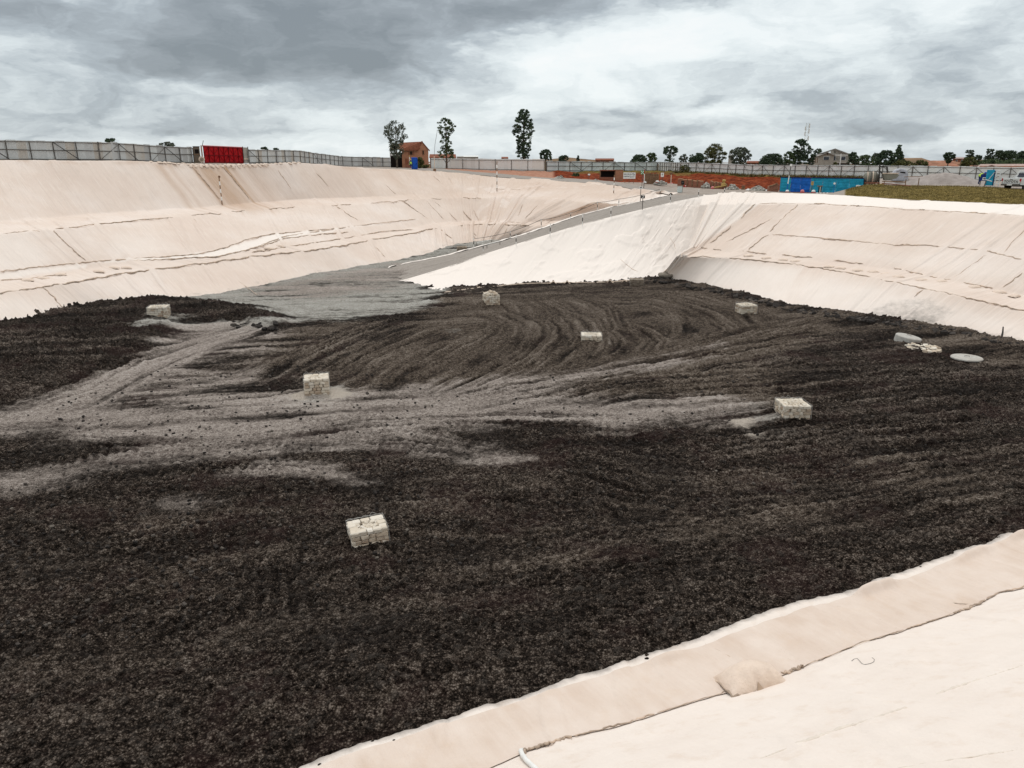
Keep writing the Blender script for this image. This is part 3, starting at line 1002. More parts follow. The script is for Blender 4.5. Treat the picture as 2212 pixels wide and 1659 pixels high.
def near_sheet(name, lo, hi, rows, lift, curl=None, seed=0, amp=1.0, white=0.0, stain=0.0, drop=0.0, parent=None, dirt=0.0, pw=1.0):
    t = (np.linspace(0, 1, rows) ** pw)[:, None]
    b = lo[None] * (1 - t) + hi[None] * t
    a = np.broadcast_to(aa[None], b.shape)
    z = nz(a, b) + lift
    d = b - lo[None]
    z += ((fbm(a * 1.1, b * 1.1, 4, 300) - .5) * .09 + sst(fbm(a * 1.6 + b * .7, b * .5, 3, 311), .52, .72) * .045 + (fbm(a * .5, b * 2.2, 3, 309) - .5) * .06) * .8
    z += (fbm(a * 6, b * 6, 2, 304) - .5) * .008
    if curl is not None:
        z += curl[None] * np.exp(-(d / .13) ** 2)
    if drop:
        z -= drop * np.exp(-(d / .06) ** 2)
    X = np.stack([a * AX[0] + b * BX[0], a * AX[1] + b * BX[1], z], -1)
    w = np.broadcast_to(np.asarray(white, float), b.shape) if np.ndim(white) else np.full(b.shape, white)
    o = grid_mesh(name, X, M_FABN, dict(white=w, stain=np.full(b.shape, stain) * (.3 + fbm(a * 2, b * 2, 4, seed + 2)), dirt=np.full(b.shape, dirt) * sst(.5 - d, 0, .5), suv=np.stack([a, b, 0 * a], -1)), parent=parent)
    return o, X, a, b


near = root('geotextile_liner', 'pale liner sheets in the lower right foreground with a sandbag on the seam', 'liner', (0, 0, 0), 0, 'geotextile liners of the pit')
near_sheet('underlay_strip', B0, B1 + .30, 40, 0.0, None, 301, .7, .85, .12, .22, near, .95)
cur = .16 * sst(fbm(aa * .45 + 3.1, aa * 0, 2, 61), .60, .72) + .015
cur += .12 * np.exp(-((aa - np.interp(2090, [p[0] for p in E1], a1)) / .8) ** 2) + .08 * np.exp(-((aa - np.interp(1430, [p[0] for p in E1], a1)) / .35) ** 2)
near_sheet('bench_sheet', B1, B2 + .02, 60, .028, cur, 321, .8, .48, .30, .012, near)
_, NX, na, nb = near_sheet('slope_sheet', B2 - .25, B2 + 14, 300, .008, None, 341, .9, .72, .07, 0, near, 0, 1.8)
add_bvh(NX, (4, 12))
t_ = np.linspace(0, 1, 30)[:, None]
bb_ = B0[None] * (1 - t_) + B2[None] * t_
add_bvh(np.stack([aa[None] * AX[0] + bb_ * BX[0], aa[None] * AX[1] + bb_ * BX[1], nz(aa[None] + 0 * bb_, bb_)], -1), (2, 12))

# ------------------------------------------------------------------ pit floor: soil, gravel and tracks
sc_ = np.linspace(-.93, .90, 1350)
rows = 1 / np.linspace(1 / 8.2, 1 / 99.0, 1080)
FXg = sc_[None] * rows[:, None]; FYg = np.repeat(rows[:, None], len(sc_), 1)


def fl(x, y):
    return tuple(atz(x, y, 0)[:2])


cx_, cy_ = FXg[::5, ::5], FYg[::5, ::5]
ri, ci = np.linspace(0, FXg.shape[0] - 1, cx_.shape[0]), None


def upsample(a):
    R, C = FXg.shape
    r = np.minimum(np.arange(R) / 5.0, a.shape[0] - 1.001); c = np.minimum(np.arange(C) / 5.0, a.shape[1] - 1.001)
    r0 = r.astype(int); c0 = c.astype(int); fr = (r - r0)[:, None]; fc = (c - c0)[None]
    return (a[r0][:, c0] * (1 - fr) + a[r0 + 1][:, c0] * fr) * (1 - fc) + (a[r0][:, c0 + 1] * (1 - fr) + a[r0 + 1][:, c0 + 1] * fr) * fc


warpn = (fbm(FXg * .55, FYg * .55, 4, 401) - .5) * 3.2
warpf = (fbm(FXg * 2.5, FYg * 2.5, 3, 402) - .5) * .9


def region(poly, soft=.7, wa=1.0):
    sd_ = upsample(poly_sd(cx_, cy_, [fl(*p) for p in poly]))
    return sst(sd_ + (warpn + warpf) * wa * np.clip(FYg / 45, .25, 1), -soft * 2.6, soft * 2.2)


gx, gy = FXg, FYg
grey = region([(845, 560), (640, 590), (480, 628), (330, 650), (420, 668), (560, 680), (600, 694), (740, 690), (830, 680), (920, 664), (960, 640), (879, 603), (870, 575), (966, 552), (1100, 519), (1050, 510), (930, 540)], .8, .35)
tan = region([(-60, 930), (60, 880), (180, 840), (260, 800), (330, 765), (370, 725), (430, 700), (560, 700), (540, 725), (430, 775), (330, 830), (260, 870), (420, 880), (640, 890), (740, 858), (900, 838), (1100, 838), (1290, 800), (1130, 862), (1300, 866), (1500, 866), (1640, 890), (1590, 918), (1300, 914), (1180, 905), (900, 918), (700, 925), (520, 945), (330, 955), (180, 945), (110, 925), (-60, 945)], .8, .55)
tan2 = region([(330, 950), (640, 930), (900, 945), (1130, 995), (1080, 1003), (900, 975), (640, 960), (400, 1000), (200, 1030), (60, 1060), (-40, 1060), (-40, 1020), (150, 1000)], .45, .35) * .75
tan3 = region([(560, 1000), (700, 1010), (800, 1045), (780, 1050), (640, 1030), (480, 1030)], .3, .3) * .8
tan4 = region([(340, 1085), (400, 1065), (470, 1085), (420, 1100)], .4, .6) * .75
tan5 = region([(60, 1000), (200, 985), (260, 1010), (150, 1030), (60, 1025)], .4, .6) * .6
light = region([(880, 835), (1200, 800), (1500, 765), (1560, 745), (1440, 790), (1250, 830), (1100, 845)], .5, .3) * .55
tan6 = region([(150, 880), (330, 810), (520, 800), (650, 850), (700, 900), (420, 915), (200, 915)], 1.3, .9) * .62
tan6 = np.maximum(tan6, .5 * region([(300, 790), (380, 715), (470, 695), (600, 698), (560, 760), (430, 820), (300, 850)], 1.2, .9))
tan = np.maximum.reduce([tan, tan6, tan2, tan3, tan4, tan5, light])
ramp_tan = region([(560, 618), (845, 575), (960, 560), (985, 572), (879, 608), (820, 630), (680, 645), (560, 640)], 1.2, .9) * .85
brown = region([(960, 650), (1130, 622), (1430, 608), (1580, 632), (1800, 680), (1900, 700), (1650, 760), (1480, 800), (1300, 835), (1100, 835), (900, 838), (760, 850), (660, 800), (800, 740), (900, 680)], 1.0, .9)
brown = np.maximum(brown, region([(1000, 850), (1350, 830), (1600, 800), (1750, 790), (1700, 850), (1640, 885), (1300, 866)], 1.0, .9) * .8)
brown = np.maximum(brown, region([(250, 860), (450, 760), (640, 700), (800, 690), (900, 690), (700, 780), (620, 860), (420, 885)], 1.0, 1.0) * .55)
brown = np.maximum(brown, region([(1850, 700), (2000, 705), (2212, 745), (2400, 840), (2212, 800), (2050, 760)], .8, .6) * .75)
brown = np.maximum(brown, region([(1700, 1080), (2000, 1000), (2250, 1000), (2250, 1120), (2000, 1200), (1800, 1240)], 1.0, 1.2) * .40)
brown = np.maximum(brown, .34 * region([(-100, 1100), (700, 1040), (1500, 1000), (2300, 950), (2300, 1100), (1500, 1350), (800, 1660), (-100, 1700)], 2.0, 1.5))
heap = region([(-80, 705), (200, 660), (330, 648), (440, 655), (540, 668), (595, 690), (575, 703), (470, 690), (380, 686), (345, 720), (330, 760), (220, 800), (120, 840), (-80, 880)], .6, .5)
heap2 = region([(905, 655), (960, 640), (1045, 636), (1045, 655), (980, 660)], .4, .3)
tan = np.maximum(tan, ramp_tan) * (1 - heap) * (1 - .9 * heap2)
brown = np.maximum(brown, .9 * ramp_tan * 0) * (1 - heap)
grey = grey * (1 - heap) * (1 - .9 * heap2)
grey = np.maximum(grey, .75 * region([(350, 694), (560, 698), (600, 690), (620, 700), (520, 716), (420, 712), (340, 706)], .4, .4))
pale = np.zeros(gx.shape)


def spot(x, y, r, w, tgt, sq=.6):
    p = fl(x, y)
    d = np.hypot(gx - p[0], (gy - p[1]) * sq)
    return np.maximum(tgt, w * np.exp(-((d + warpf * .5) / r) ** 2))


grey = spot(700, 858, 1.1, .9, grey); grey = spot(1650, 905, 1.0, .45, grey); grey = spot(340, 703, 1.4, .7, grey); grey = spot(1330, 755, 1.2, .2, grey)
pale = spot(728, 852, .55, .75, pale); pale = spot(1605, 921, .6, .8, pale, .5); pale = spot(655, 856, .4, .6, pale)
for (x, y, r, w) in ((980, 716, 1.0, .30), (1380, 640, 1.0, .22), (350, 745, .8, .2)):
    grey = spot(x, y, r, w, grey)
for (x, y, r, w) in ((370, 1265, 1.6, .5), (1500, 1160, 2.0, .55), (1350, 1110, 1.6, .45), (960, 1200, 1.5, .4), (1240, 1230, 1.5, .45), (300, 1390, 1.6, .4), (560, 1480, 1.4, .35), (1700, 1130, 2.4, .5), (1950, 1060, 2.6, .5), (900, 1330, 1.6, .35), (180, 1180, 2.0, .35)):
    brown = spot(x, y, r, w, brown, .8)

# tracks: sets of ridges that follow the way the machines went
ridge = np.zeros(gx.shape); rut = np.zeros(gx.shape)
stk = fbm((gx * .9 + gy * .3) * .22, (gy - gx * .22) * 1.25, 5, 411, .6)
for pts, half, lam, amp, cleat in (
        ([(900, 880), (1060, 810), (1170, 750), (1225, 700), (1215, 662), (1140, 640)], 5.0, .52, .085, .0),
        ([(1310, 690), (1400, 708), (1450, 740), (1430, 775), (1340, 805), (1180, 835)], 4.2, .55, .10, .0),
        ([(1090, 660), (1180, 690), (1200, 730), (1150, 780), (1050, 830)], 4.0, .5, .075, .0),
        ([(1250, 640), (1420, 640), (1560, 680), (1600, 730), (1500, 780)], 4.5, .5, .07, .0),
        ([(860, 905), (1150, 850), (1450, 785), (1650, 725), (1810, 688)], 2.6, .50, .10, .5),
        ([(1080, 862), (1400, 810), (1700, 748), (1910, 722)], 3.6, .58, .085, .3),
        ([(1200, 870), (1500, 850), (1800, 830), (2212, 800)], 4.0, .50, .06, .0),
        ([(1400, 1010), (1800, 950), (2300, 890)], 6.0, .60, .06, .0),
        ([(1700, 1080), (2000, 1020), (2400, 980)], 4.5, .65, .06, .0),
        ([(640, 860), (760, 790), (900, 720), (1000, 690)], 5.5, .50, .06, .0),
        ([(-60, 930), (200, 850), (360, 765), (560, 705), (660, 690)], 2.2, .60, .045, .2),
        ([(-60, 1010), (300, 968), (640, 938), (900, 950), (1140, 1002)], 1.25, .42, .085, .9),
        ([(-60, 1060), (350, 1012), (600, 1012), (800, 1046)], .75, .40, .075, .9),
        ([(-60, 985), (120, 950), (420, 955), (760, 915), (1120, 900), (1560, 925)], 1.3, .45, .06, .4),
        ([(1120, 985), (1450, 1050), (1800, 1060), (2300, 1015)], 2.6, .46, .065, .0),
        ([(820, 1350), (1250, 1245), (1700, 1160), (2250, 1070)], 2.4, .44, .060, .3),
        ([(-60, 1230), (300, 1165), (650, 1120), (1000, 1110), (1350, 1150)], 2.2, .44, .060, .3),
        ([(100, 1560), (350, 1400), (560, 1290), (700, 1180)], 1.6, .40, .050, .4),
        ([(700, 955), (900, 962), (1060, 985), (1150, 1005)], .8, .40, .06, .9)):
    P = [fl(*p) for p in pts]
    # smooth the path
    P = np.array(P)
    tt = np.linspace(0, len(P) - 1, 26)
    Pd = np.stack([np.interp(tt, np.arange(len(P)), P[:, i]) for i in (0, 1)], 1)
    for _ in range(4):
        Pd[1:-1] = (Pd[:-2] + 2 * Pd[1:-1] + Pd[2:]) / 4
    d_, sl_, sg_ = seg_dist(cx_, cy_, Pd)
    sd_ = upsample(d_ * sg_); sl_ = upsample(sl_)
    Lt = float(np.sum(np.hypot(*np.diff(Pd, axis=0).T)))
    env = sst(-np.abs(sd_), -half, -half * .55) * sst(sl_, .2, 4.5) * (1 - sst(sl_, Lt - 4.5, Lt - .2))
    w2 = sd_ + (fbm(gx * .4, gy * .4, 3, 61) - .5) * .7
    prof = np.sin(w2 * 2 * math.pi / (lam * .86)) * (.55 + .45 * np.sin(w2 * 1.7 + 1.3)) + .45 * np.sin(w2 * 2 * math.pi / (lam * 1.9) + 2.0)
    brk = sst(fbm(sl_ * .13 + lam * 17, sd_ * .55, 4, 62), .30, .56)
    r_ = prof * amp * brk
    if cleat:
        r_ = r_ * (1 - cleat * .5) + cleat * .040 * np.sin(sl_ * 2 * math.pi / .30) * brk
    ridge = ridge * (1 - env * .75) + r_ * env
    sloc = fbm(sl_ * .20 + lam * 31, w2 * 1.9, 5, 412, .62)
    stk = stk * (1 - env) + sloc * env
    rut = np.maximum(rut, env * brk)
# vertical cleat prints bottom centre
p_ = fl(770, 1290)
env = np.exp(-(((gx - p_[0]) / 2.4) ** 2 + ((gy - p_[1]) / 1.8) ** 2) ** 1.5)
ridge += env * .060 * np.sin((gx * .95 + gy * .35 + .25 * fbm(gx * .8, gy * .8, 3, 15)) * 2 * math.pi / .34) * sst(fbm(gx * 1.1, gy * .7, 3, 5), .42, .62)
midw = sst(gy + gx * .2, 14, 28)
stk = np.clip((stk - .5) * (.55 + 1.35 * np.maximum(midw, .75 * rut)) + .5, 0, 1)
rough = np.clip(1 - .75 * tan - .85 * grey - .38 * brown, .10, 1)
ga, gb = gx * AX[0] + gy * AX[1], gx * BX[0] + gy * BX[1]
f1, id1 = worley(gx / .21, gy / .21, 21)
f2_, id2 = worley(gx / .10 + 5, gy / .10, 22)
f3_, id3 = worley(gx / .42, gy / .42, 23)
cl = np.clip(1 - f1 / .62, 0, 1) ** .55 * (.02 + .11 * id1 ** 2) + np.clip(1 - f2_ / .6, 0, 1) ** .55 * .045 * (.2 + id2) + np.clip(1 - f3_ / .42, 0, 1) ** .6 * .13 * sst(id3, .74, 1.0)
Z = cl * rough * (1 + .6 * heap)
Z += (fbm(gx * .35, gy * .35, 4, 71) - .5) * .22 + (fbm(gx * 1.5, gy * 1.5, 4, 72) - .5) * .13 * (.35 + .65 * rough)
Z += (vn(gx * 9, gy * 9, 74) - .5) * .03 * (.5 + .5 * rough)
Z += ridge * (1 - .55 * grey) + (stk - .5) * .085
Z += heap * (.36 + .30 * (fbm(gx * .9, gy * .9, 3, 73) - .3)) + heap2 * .18
# brim of soil pushed up against the right bank and the near bank
e0 = np.interp(ga, aa, B0)
dn = e0 - gb
Z += .90 * sst(-dn, -6.5, -.1)
Z -= np.clip(gb - e0 - .25, 0, 3) * 1.5
toeR = np.array([fl(x, np.interp(x, *RLY['A'])) for x in (1425, 1455, 1577, 1703, 1806, 1932, 2081, 2212, 2400)])
d_, _, _ = seg_dist(cx_, cy_, toeR)
dR = upsample(d_)
Z += .16 * np.exp(-(dR / 1.3) ** 2)
for (x_, y_, r_, h_) in ((797, 1162, .85, .12), (686, 850, .9, .10), (1710, 898, 1.0, .14), (346, 690, 1.0, .10), (1061, 656, .9, .10), (1277, 737, .95, .16), (1611, 673, .95, .12), (1375, 614, .9, .10), (1959, 738, 1.0, .10), (2087, 778, 1.0, .10), (1993, 756, 1.0, .10)):
    q_ = fl(x_, y_)
    Z += h_ * np.exp(-((np.hypot(gx - q_[0], gy - q_[1]) + warpf * .35) / r_) ** 4)
var = np.clip(.5 * id1 + .6 * (1 - f1) * id2, 0, 1)
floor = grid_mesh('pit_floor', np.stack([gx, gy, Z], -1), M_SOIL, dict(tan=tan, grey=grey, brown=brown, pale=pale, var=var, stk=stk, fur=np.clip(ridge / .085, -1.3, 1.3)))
tag(floor, kind='structure')
FLZ = Z


def floor_z(x, y):
    j = np.interp(1 / max(y, 8.3), 1 / rows, np.arange(len(rows)))
    i = np.interp(x / y, sc_, np.arange(len(sc_)))
    j, i = int(round(j)), int(round(i))
    return float(np.median(Z[max(0, j - 4):j + 5, max(0, i - 4):i + 5]))


# ------------------------------------------------------------------ the ground around the pit
gxs = np.concatenate([np.linspace(-700, 1176, 200), np.linspace(1181, 1800, 110), np.linspace(1806, 2900, 130)])


def mixline(table):
    """table of (x, t, z) or (x, y, t, None): linear in the column"""
    xs, ts, zs = [], [], []
    for r in table:
        if len(r) == 3:
            xs.append(r[0]); ts.append(r[1]); zs.append(r[2])
        else:
            p = at(r[0], r[1], r[2]); xs.append(r[0]); ts.append(r[2]); zs.append(p[2])
    return xs, ts, zs


def line3(table):
    xs, ts, zs = mixline(table)
    return np.array([atx(x, np.interp(x, xs, ts), np.interp(x, xs, zs)) for x in gxs])


def rimpt(x):
    if x < 1425:
        return lpt('F', x)
    if x < 1565:
        return at(x, np.interp(x, [1425, 1447, 1510, 1565], [416, 421.5, 419.5, 418]), np.interp(x, [1425, 1447, 1510, 1565], [91, 89.6, 85, 82.5]))
    return atz(x, np.interp(x, *RLY['F']), np.interp(x, *RLZ['F']))


FENCE_Z = None
P0 = np.array([rimpt(x) for x in gxs]); P0[:, 2] -= .10
T1 = [(-700, 45.5, 9.75), (-250, 57.0, 9.55), (0, 65.0, 9.46), (250, 73, 9.4), (450, 82, 9.1), (553, 88, 9.0), (646, 96, 9.05), (743, 104, 8.75), (870, 112, 8.35),
      (941, 364.5, 112, 0), (1036, 372.5, 118, 0), (1166, 383.5, 118, 0), (1203, 386, 116, 0), (1291, 390.5, 112, 0), (1345, 397, 106, 0), (1385, 405, 100, 0), (1425, 412, 96, 0), (1500, 414.5, 92, 0),
      (1565, 415.5, 88, 0), (1602, 415, 87, 0), (1660, 416, 86, 0), (1740, 417.5, 84, 0), (1800, 417, 80, 0), (1835, 408, 81, 0), (1871, 399.5, 82, 0), (1974, 401, 78, 0), (2109, 405, 73, 0), (2212, 411, 68.5, 0), (2900, 440, 52, 0)]
T2 = [(-700, 46, 9.7), (-250, 57.6, 9.55), (0, 66, 9.46), (250, 74, 9.4), (450, 83.5, 9.1), (553, 90, 8.95), (646, 101, 8.95), (743, 115, 8.65), (870, 124, 8.35),
      (941, 363.5, 117, 0), (1036, 371, 122, 0), (1166, 381.5, 122, 0), (1203, 384, 120, 0), (1291, 389.5, 116, 0), (1345, 394.5, 113, 0), (1422, 395, 121, 0), (1515, 403, 115, 0), (1602, 409, 108, 0),
      (1660, 412, 105, 0), (1740, 414, 100, 0), (1800, 414, 97, 0), (1871, 95, 6.55), (2000, 92, 6.6), (2212, 88, 6.8), (2900, 75, 7.0)]
TF3 = [(-700, 337, 48, 0), (0, 346, 67, 0), (250, 346.5, 75, 0), (400, 352.5, 83.5, 0), (435, 351, 86, 0), (543, 353, 92, 0), (646, 351.5, 104, 0), (743, 359.5, 128, 0), (870, 361, 138, 0), (930, 364.5, 142, 0), (1066, 367.5, 136, 0), (1176, 369, 130, 0),
       (1181, 370, 130, 0), (1366, 370, 146, 0), (1420, 369, 150, 0), (1470, 372, 139, 0), (1627, 380, 124, 0), (1802, 383, 113, 0), (1864, 384, 110, 0), (2034, 388, 104, 0), (2159, 391, 100, 0), (2212, 392, 98, 0), (2900, 410, 80, 0)]
P1, P2, P3 = line3(T1), line3(T2), line3(TF3)
f3x, f3t, f3z = mixline(TF3)


def fence_base(x):
    return atx(x, np.interp(x, f3x, f3t), np.interp(x, f3x, f3z))


def ring(dt, z):
    return np.array([atx(x, np.interp(x, f3x, f3t) + dt, z if z is not None else np.interp(x, f3x, f3z) - .15) for x in gxs])


P3b = ring(.8, None)
P4 = ring(45, 7.4); P5 = np.array([atx(x, 420, 7.2) for x in gxs]); P6 = np.array([atx(x, 1500, 4.0) for x in gxs]); P7 = np.array([atx(x, 6000, -4) for x in gxs])
P0b = P0.copy(); P0b[:, 2] -= .5
GX_ = loft([P0b, P0, P1, P2, P3, P3b, P4, P5, P6, P7], [1, 10, 14, 30, 2, 10, 10, 8, 6])
add_bvh(GX_, (1, 2))
gxx = gxs[None] * np.ones(GX_.shape[:2])
rowi = np.arange(GX_.shape[0])[:, None] * np.ones_like(gxx)
nb_ = lambda a, b: sst(gxx, a - 15, a + 15) * (1 - sst(gxx, b - 15, b + 15))
bank = sst(rowi, 24, 27) * (1 - sst(rowi, 56, 60))
red = nb_(1196, 1720) * bank + .8 * nb_(1720, 1862) * sst(rowi, 40, 44) * (1 - sst(rowi, 56, 60))
pink = nb_(960, 1200) * sst(rowi, 13, 22) * (1 - sst(rowi, 56, 58)) + .35 * nb_(1340, 1690) * sst(rowi, 12, 18)
grass = sst(gxx, 1812, 1838) * sst(rowi, 1.5, 2.5) * (1 - sst(rowi, 12.5, 14)) + .8 * nb_(1200, 1900) * sst(rowi, 51, 54) * (1 - sst(rowi, 57, 58)) + .5 * nb_(1230, 1500) * sst(rowi, 43, 46)
far = sst(rowi, 58, 66)
GXd = GX_.copy()
wgt = sst(rowi, 2, 5) * (1 - sst(rowi, 54, 56))
GXd[..., 2] += (fbm(GX_[..., 0] * .5, GX_[..., 1] * .5, 4, 501) - .5) * (.10 + .55 * red * sst(rowi, 26, 30) + .22 * grass + .25 * pink) * wgt
o = grid_mesh('ground', GXd, M_GROUND, dict(red=red, grass=grass, pink=pink, far=far))
tag(o, kind='structure')
# plateau behind the camera
bt = np.array([near.location]) if False else None
m = MB()
pa = [AX * -40 + BX * 9.8, AX * 60 + BX * 9.8, AX * 900 + BX * 900, AX * -900 + BX * 900]
m.add([(p[0], p[1], 7.55) for p in pa], [(0, 1, 2, 3)])
o = m.build('rear_ground', M_ROAD); tag(o, kind='structure'); o.name = 'ground_behind'

# gravel road along the far rim
rx = np.linspace(905, 1460, 260)
r0 = np.array([rimpt(x) if x < 1425 else lpt('F', x) for x in rx]); r0[:, 2] += .02
x1, t1, z1 = mixline(T1)
r1 = np.array([atx(x, np.interp(x, x1, t1), np.interp(x, x1, z1)) for x in rx]); r1[:, 2] += .05
RX2 = loft([r0, r1], [12])
su, svv = uvs(RX2, 6)
RX2[..., 2] += (fbm(su * .8, svv * .8, 3, 7) - .5) * .08
o = grid_mesh('road', RX2, M_ROAD, dict(suv=np.stack([su, svv, 0 * su], -1))); tag(o, kind='structure')

# ------------------------------------------------------------------ far land
def mound(name, pts, t0, depth, mat, seed, n=160):
    xs = np.linspace(pts[0][0], pts[-1][0], n)
    top = np.interp(xs, [p[0] for p in pts], [p[1] for p in pts])
    top = top + (fbm(xs * .05, xs * 0, 4, seed) - .5) * 2.0
    L = []
    for f, dt in ((0, 0), (.5, depth * .25), (.85, depth * .4), (1, depth * .5), (.8, depth * .8), (0, depth * 1.2)):
        Lr = []
        for x, y in zip(xs, top):
            z = at(x, y, t0 + depth * .5)[2]
            Lr.append(atx(x, t0 + dt, 5.5 + (z - 5.5) * f))
        L.append(np.array(Lr))
    X = loft(L, [6] * 5)
    X[..., 2] += (fbm(X[..., 0] * .1, X[..., 1] * .1, 4, seed) - .5) * .6
    o = grid_mesh(name, X, mat)
    return tag(o, kind='structure')


M_HILL = paint('far_hillside', (.19, .12, .07), .95, var=.3, scale=.05, dirt=(.07, .07, .03), dscale=.03, damt=.9)
M_HILLR = paint('red_terraces', (.30, .14, .09), .95, var=.25, scale=.3, dirt=(.20, .13, .07), dscale=.1, damt=.8)
mound('hills', [(1150, 348), (1200, 342), (1226, 339), (1260, 343), (1330, 348)], 420, 120, M_HILL, 1)
mound('hills', [(1900, 352), (1946, 341), (1990, 340), (2012, 347), (2060, 348), (2120, 344), (2240, 344), (2420, 340), (2800, 344)], 400, 150, M_HILL, 2)
mound('terraces', [(1975, 352), (1998, 347), (2056, 346), (2075, 350), (2110, 356), (2130, 360)], 190, 40, M_HILLR, 3)
mound('hills', [(-500, 352), (-100, 349), (400, 351), (900, 349), (1150, 350), (1700, 351), (2300, 349), (2800, 350)], 2500, 500, M_HILL, 4)


# ------------------------------------------------------------------ fences
def fence_run(name, label, pts, h, step, mat, posts=True, rails=(.93, .52, .05), braces=0, sheet=.85, extra=None, pr=.045, group='sheet metal fence runs around the site', brace_mat=None, seed=1):
    """pts: list of world base points, inside face towards the pit"""
    pts = [np.asarray(p, float) for p in pts]
    r = root(name, label, 'fence', pts[0], 0, group)
    o0 = pts[0]
    d = np.concatenate([[0], np.cumsum([np.linalg.norm((b - a)[:2]) for a, b in zip(pts[:-1], pts[1:])])])
    L = d[-1]

    def P(s):
        return np.array([np.interp(s, d, [p[i] for p in pts]) for i in range(3)]) - o0

    def inward(s):
        a, b = P(max(0, s - .3)), P(min(L, s + .3))
        e = (b - a)[:2]; e /= np.linalg.norm(e)
        n = np.array([e[1], -e[0], 0])
        if np.dot((P(s) + o0)[:2], n[:2]) > 0: n = -n
        return n
    rg = random.Random(seed)
    # corrugated sheets
    m = MB(); var = []
    ns = max(1, int(L / sheet))
    for i in range(ns):
        s0, s1 = L * i / ns, L * (i + 1) / ns
        zt = h + rg.uniform(-.04, .05); v = rg.random(); nrib = 6
        off = rg.uniform(0, .02)
        vv_, ff = [], []
        for j in range(nrib * 2 + 1):
            s = s0 + (s1 - s0) * j / (nrib * 2)
            n = inward(s) * (-.05 - off + (.018 if j % 2 else -.018))
            p = P(s) + n
            vv_ += [(p[0], p[1], p[2] - .25), (p[0], p[1], p[2] + zt)]
        for j in range(nrib * 2):
            ff.append((2 * j, 2 * j + 2, 2 * j + 3, 2 * j + 1))
        m.add(vv_, ff); var += [v] * len(vv_)
    m.build('sheet_panel', mat, r, attr=var)
    np_ = max(2, int(round(L / step)) + 1)
    if posts:
        for i in range(np_):
            s = L * i / (np_ - 1)
            p = P(s) + inward(s) * .03
            tl = (rg.uniform(-.03, .03), rg.uniform(-.03, .03))
            MB().tube([p + (0, 0, -.3), p + (tl[0], tl[1], h * rg.uniform(.93, 1.02))], pr, 5).build('post', M_POST, r)
    for q in rails:
        pp = []
        for s in np.linspace(0, L, np_):
            pp.append(P(s) + inward(s) * .07 + (0, 0, h * q + rg.uniform(-.03, .03)))
        MB().tube(pp, pr * .8, 4).build('rail', M_POST, r)
    if braces:
        for i in range(0, np_ - 1, braces):
            s0, s1 = L * i / (np_ - 1), L * min(i + 1, np_ - 1) / (np_ - 1)
            if rg.random() < .85:
                a = P(s0) + inward(s0) * .10 + (0, 0, h * .93); b = P(s1) + inward(s1) * .45 + (0, 0, .02)
                MB().tube([a, b], pr * .75, 4).build('brace', brace_mat or M_POSTD, r)
            if i and rg.random() < .7:
                s2 = L * (i - 1) / (np_ - 1)
                a = P(s0) + inward(s0) * .09 + (0, 0, h * .90); b = P(s2) + inward(s2) * .12 + (0, 0, .05)
                MB().tube([a, b], pr * .5, 4).build('brace', M_POST, r)
    return r


def fpts(x0, x1, n=20):
    return [fence_base(x) for x in np.linspace(x0, x1, n)]


fence_run('sheet_fence', 'long grey corrugated fence with dark posts and braces left of the red gate', fpts(-420, 419, 60), 1.74, 2.0, M_SHEET, braces=3, pr=.05, seed=2)
fence_run('sheet_fence', 'grey sheet fence stepping down from the red gate to the brick house', fpts(539, 870, 40), 1.66, 2.35, M_SHEET, braces=9, pr=.045, seed=3)
fence_run('sheet_fence', 'patchy greyish fence between the brick house and the tall poplar-like tree', fpts(931, 1176, 30), 1.95, 3.4, M_SHEETW, rails=(.88, .06), pr=.05, seed=4)
fence_run('sheet_fence', 'pale green-tinted sheet fence with X bracing above the red earth cut', fpts(1181, 1419, 20), 1.72, 3.1, M_SHEETG, braces=2, pr=.06, seed=5, brace_mat=M_POST)
fence_run('sheet_fence', 'short receding fence corner with closely spaced leaning posts', fpts(1421, 1468, 10), 1.74, 1.15, M_SHEETW, braces=3, pr=.05, seed=6, brace_mat=M_POST)
fence_run('sheet_fence', 'long white sheet fence on the right behind blue panels and gravel heap', fpts(1470, 2420, 50), 1.78, 1.95, M_SHEETW, braces=2, pr=.052, seed=7, brace_mat=M_POST)

# plain grey sheet beside the red gate
def plate(name, label, cat, x0, x1, yt0, yt1, yb, t0, t1, mat, th=.06, group=None):
    a, b = at(x0, yb, t0), at(x1, yb, t1)
    w = np.linalg.norm((b - a)[:2])
    r = root(name, label, cat, (a + b) / 2, math.atan2(b[1] - a[1], b[0] - a[0]), group)
    h0 = at(x0, yt0, t0)[2] - a[2]; h1 = at(x1, yt1, t1)[2] - b[2]
    return r, w, h0, h1


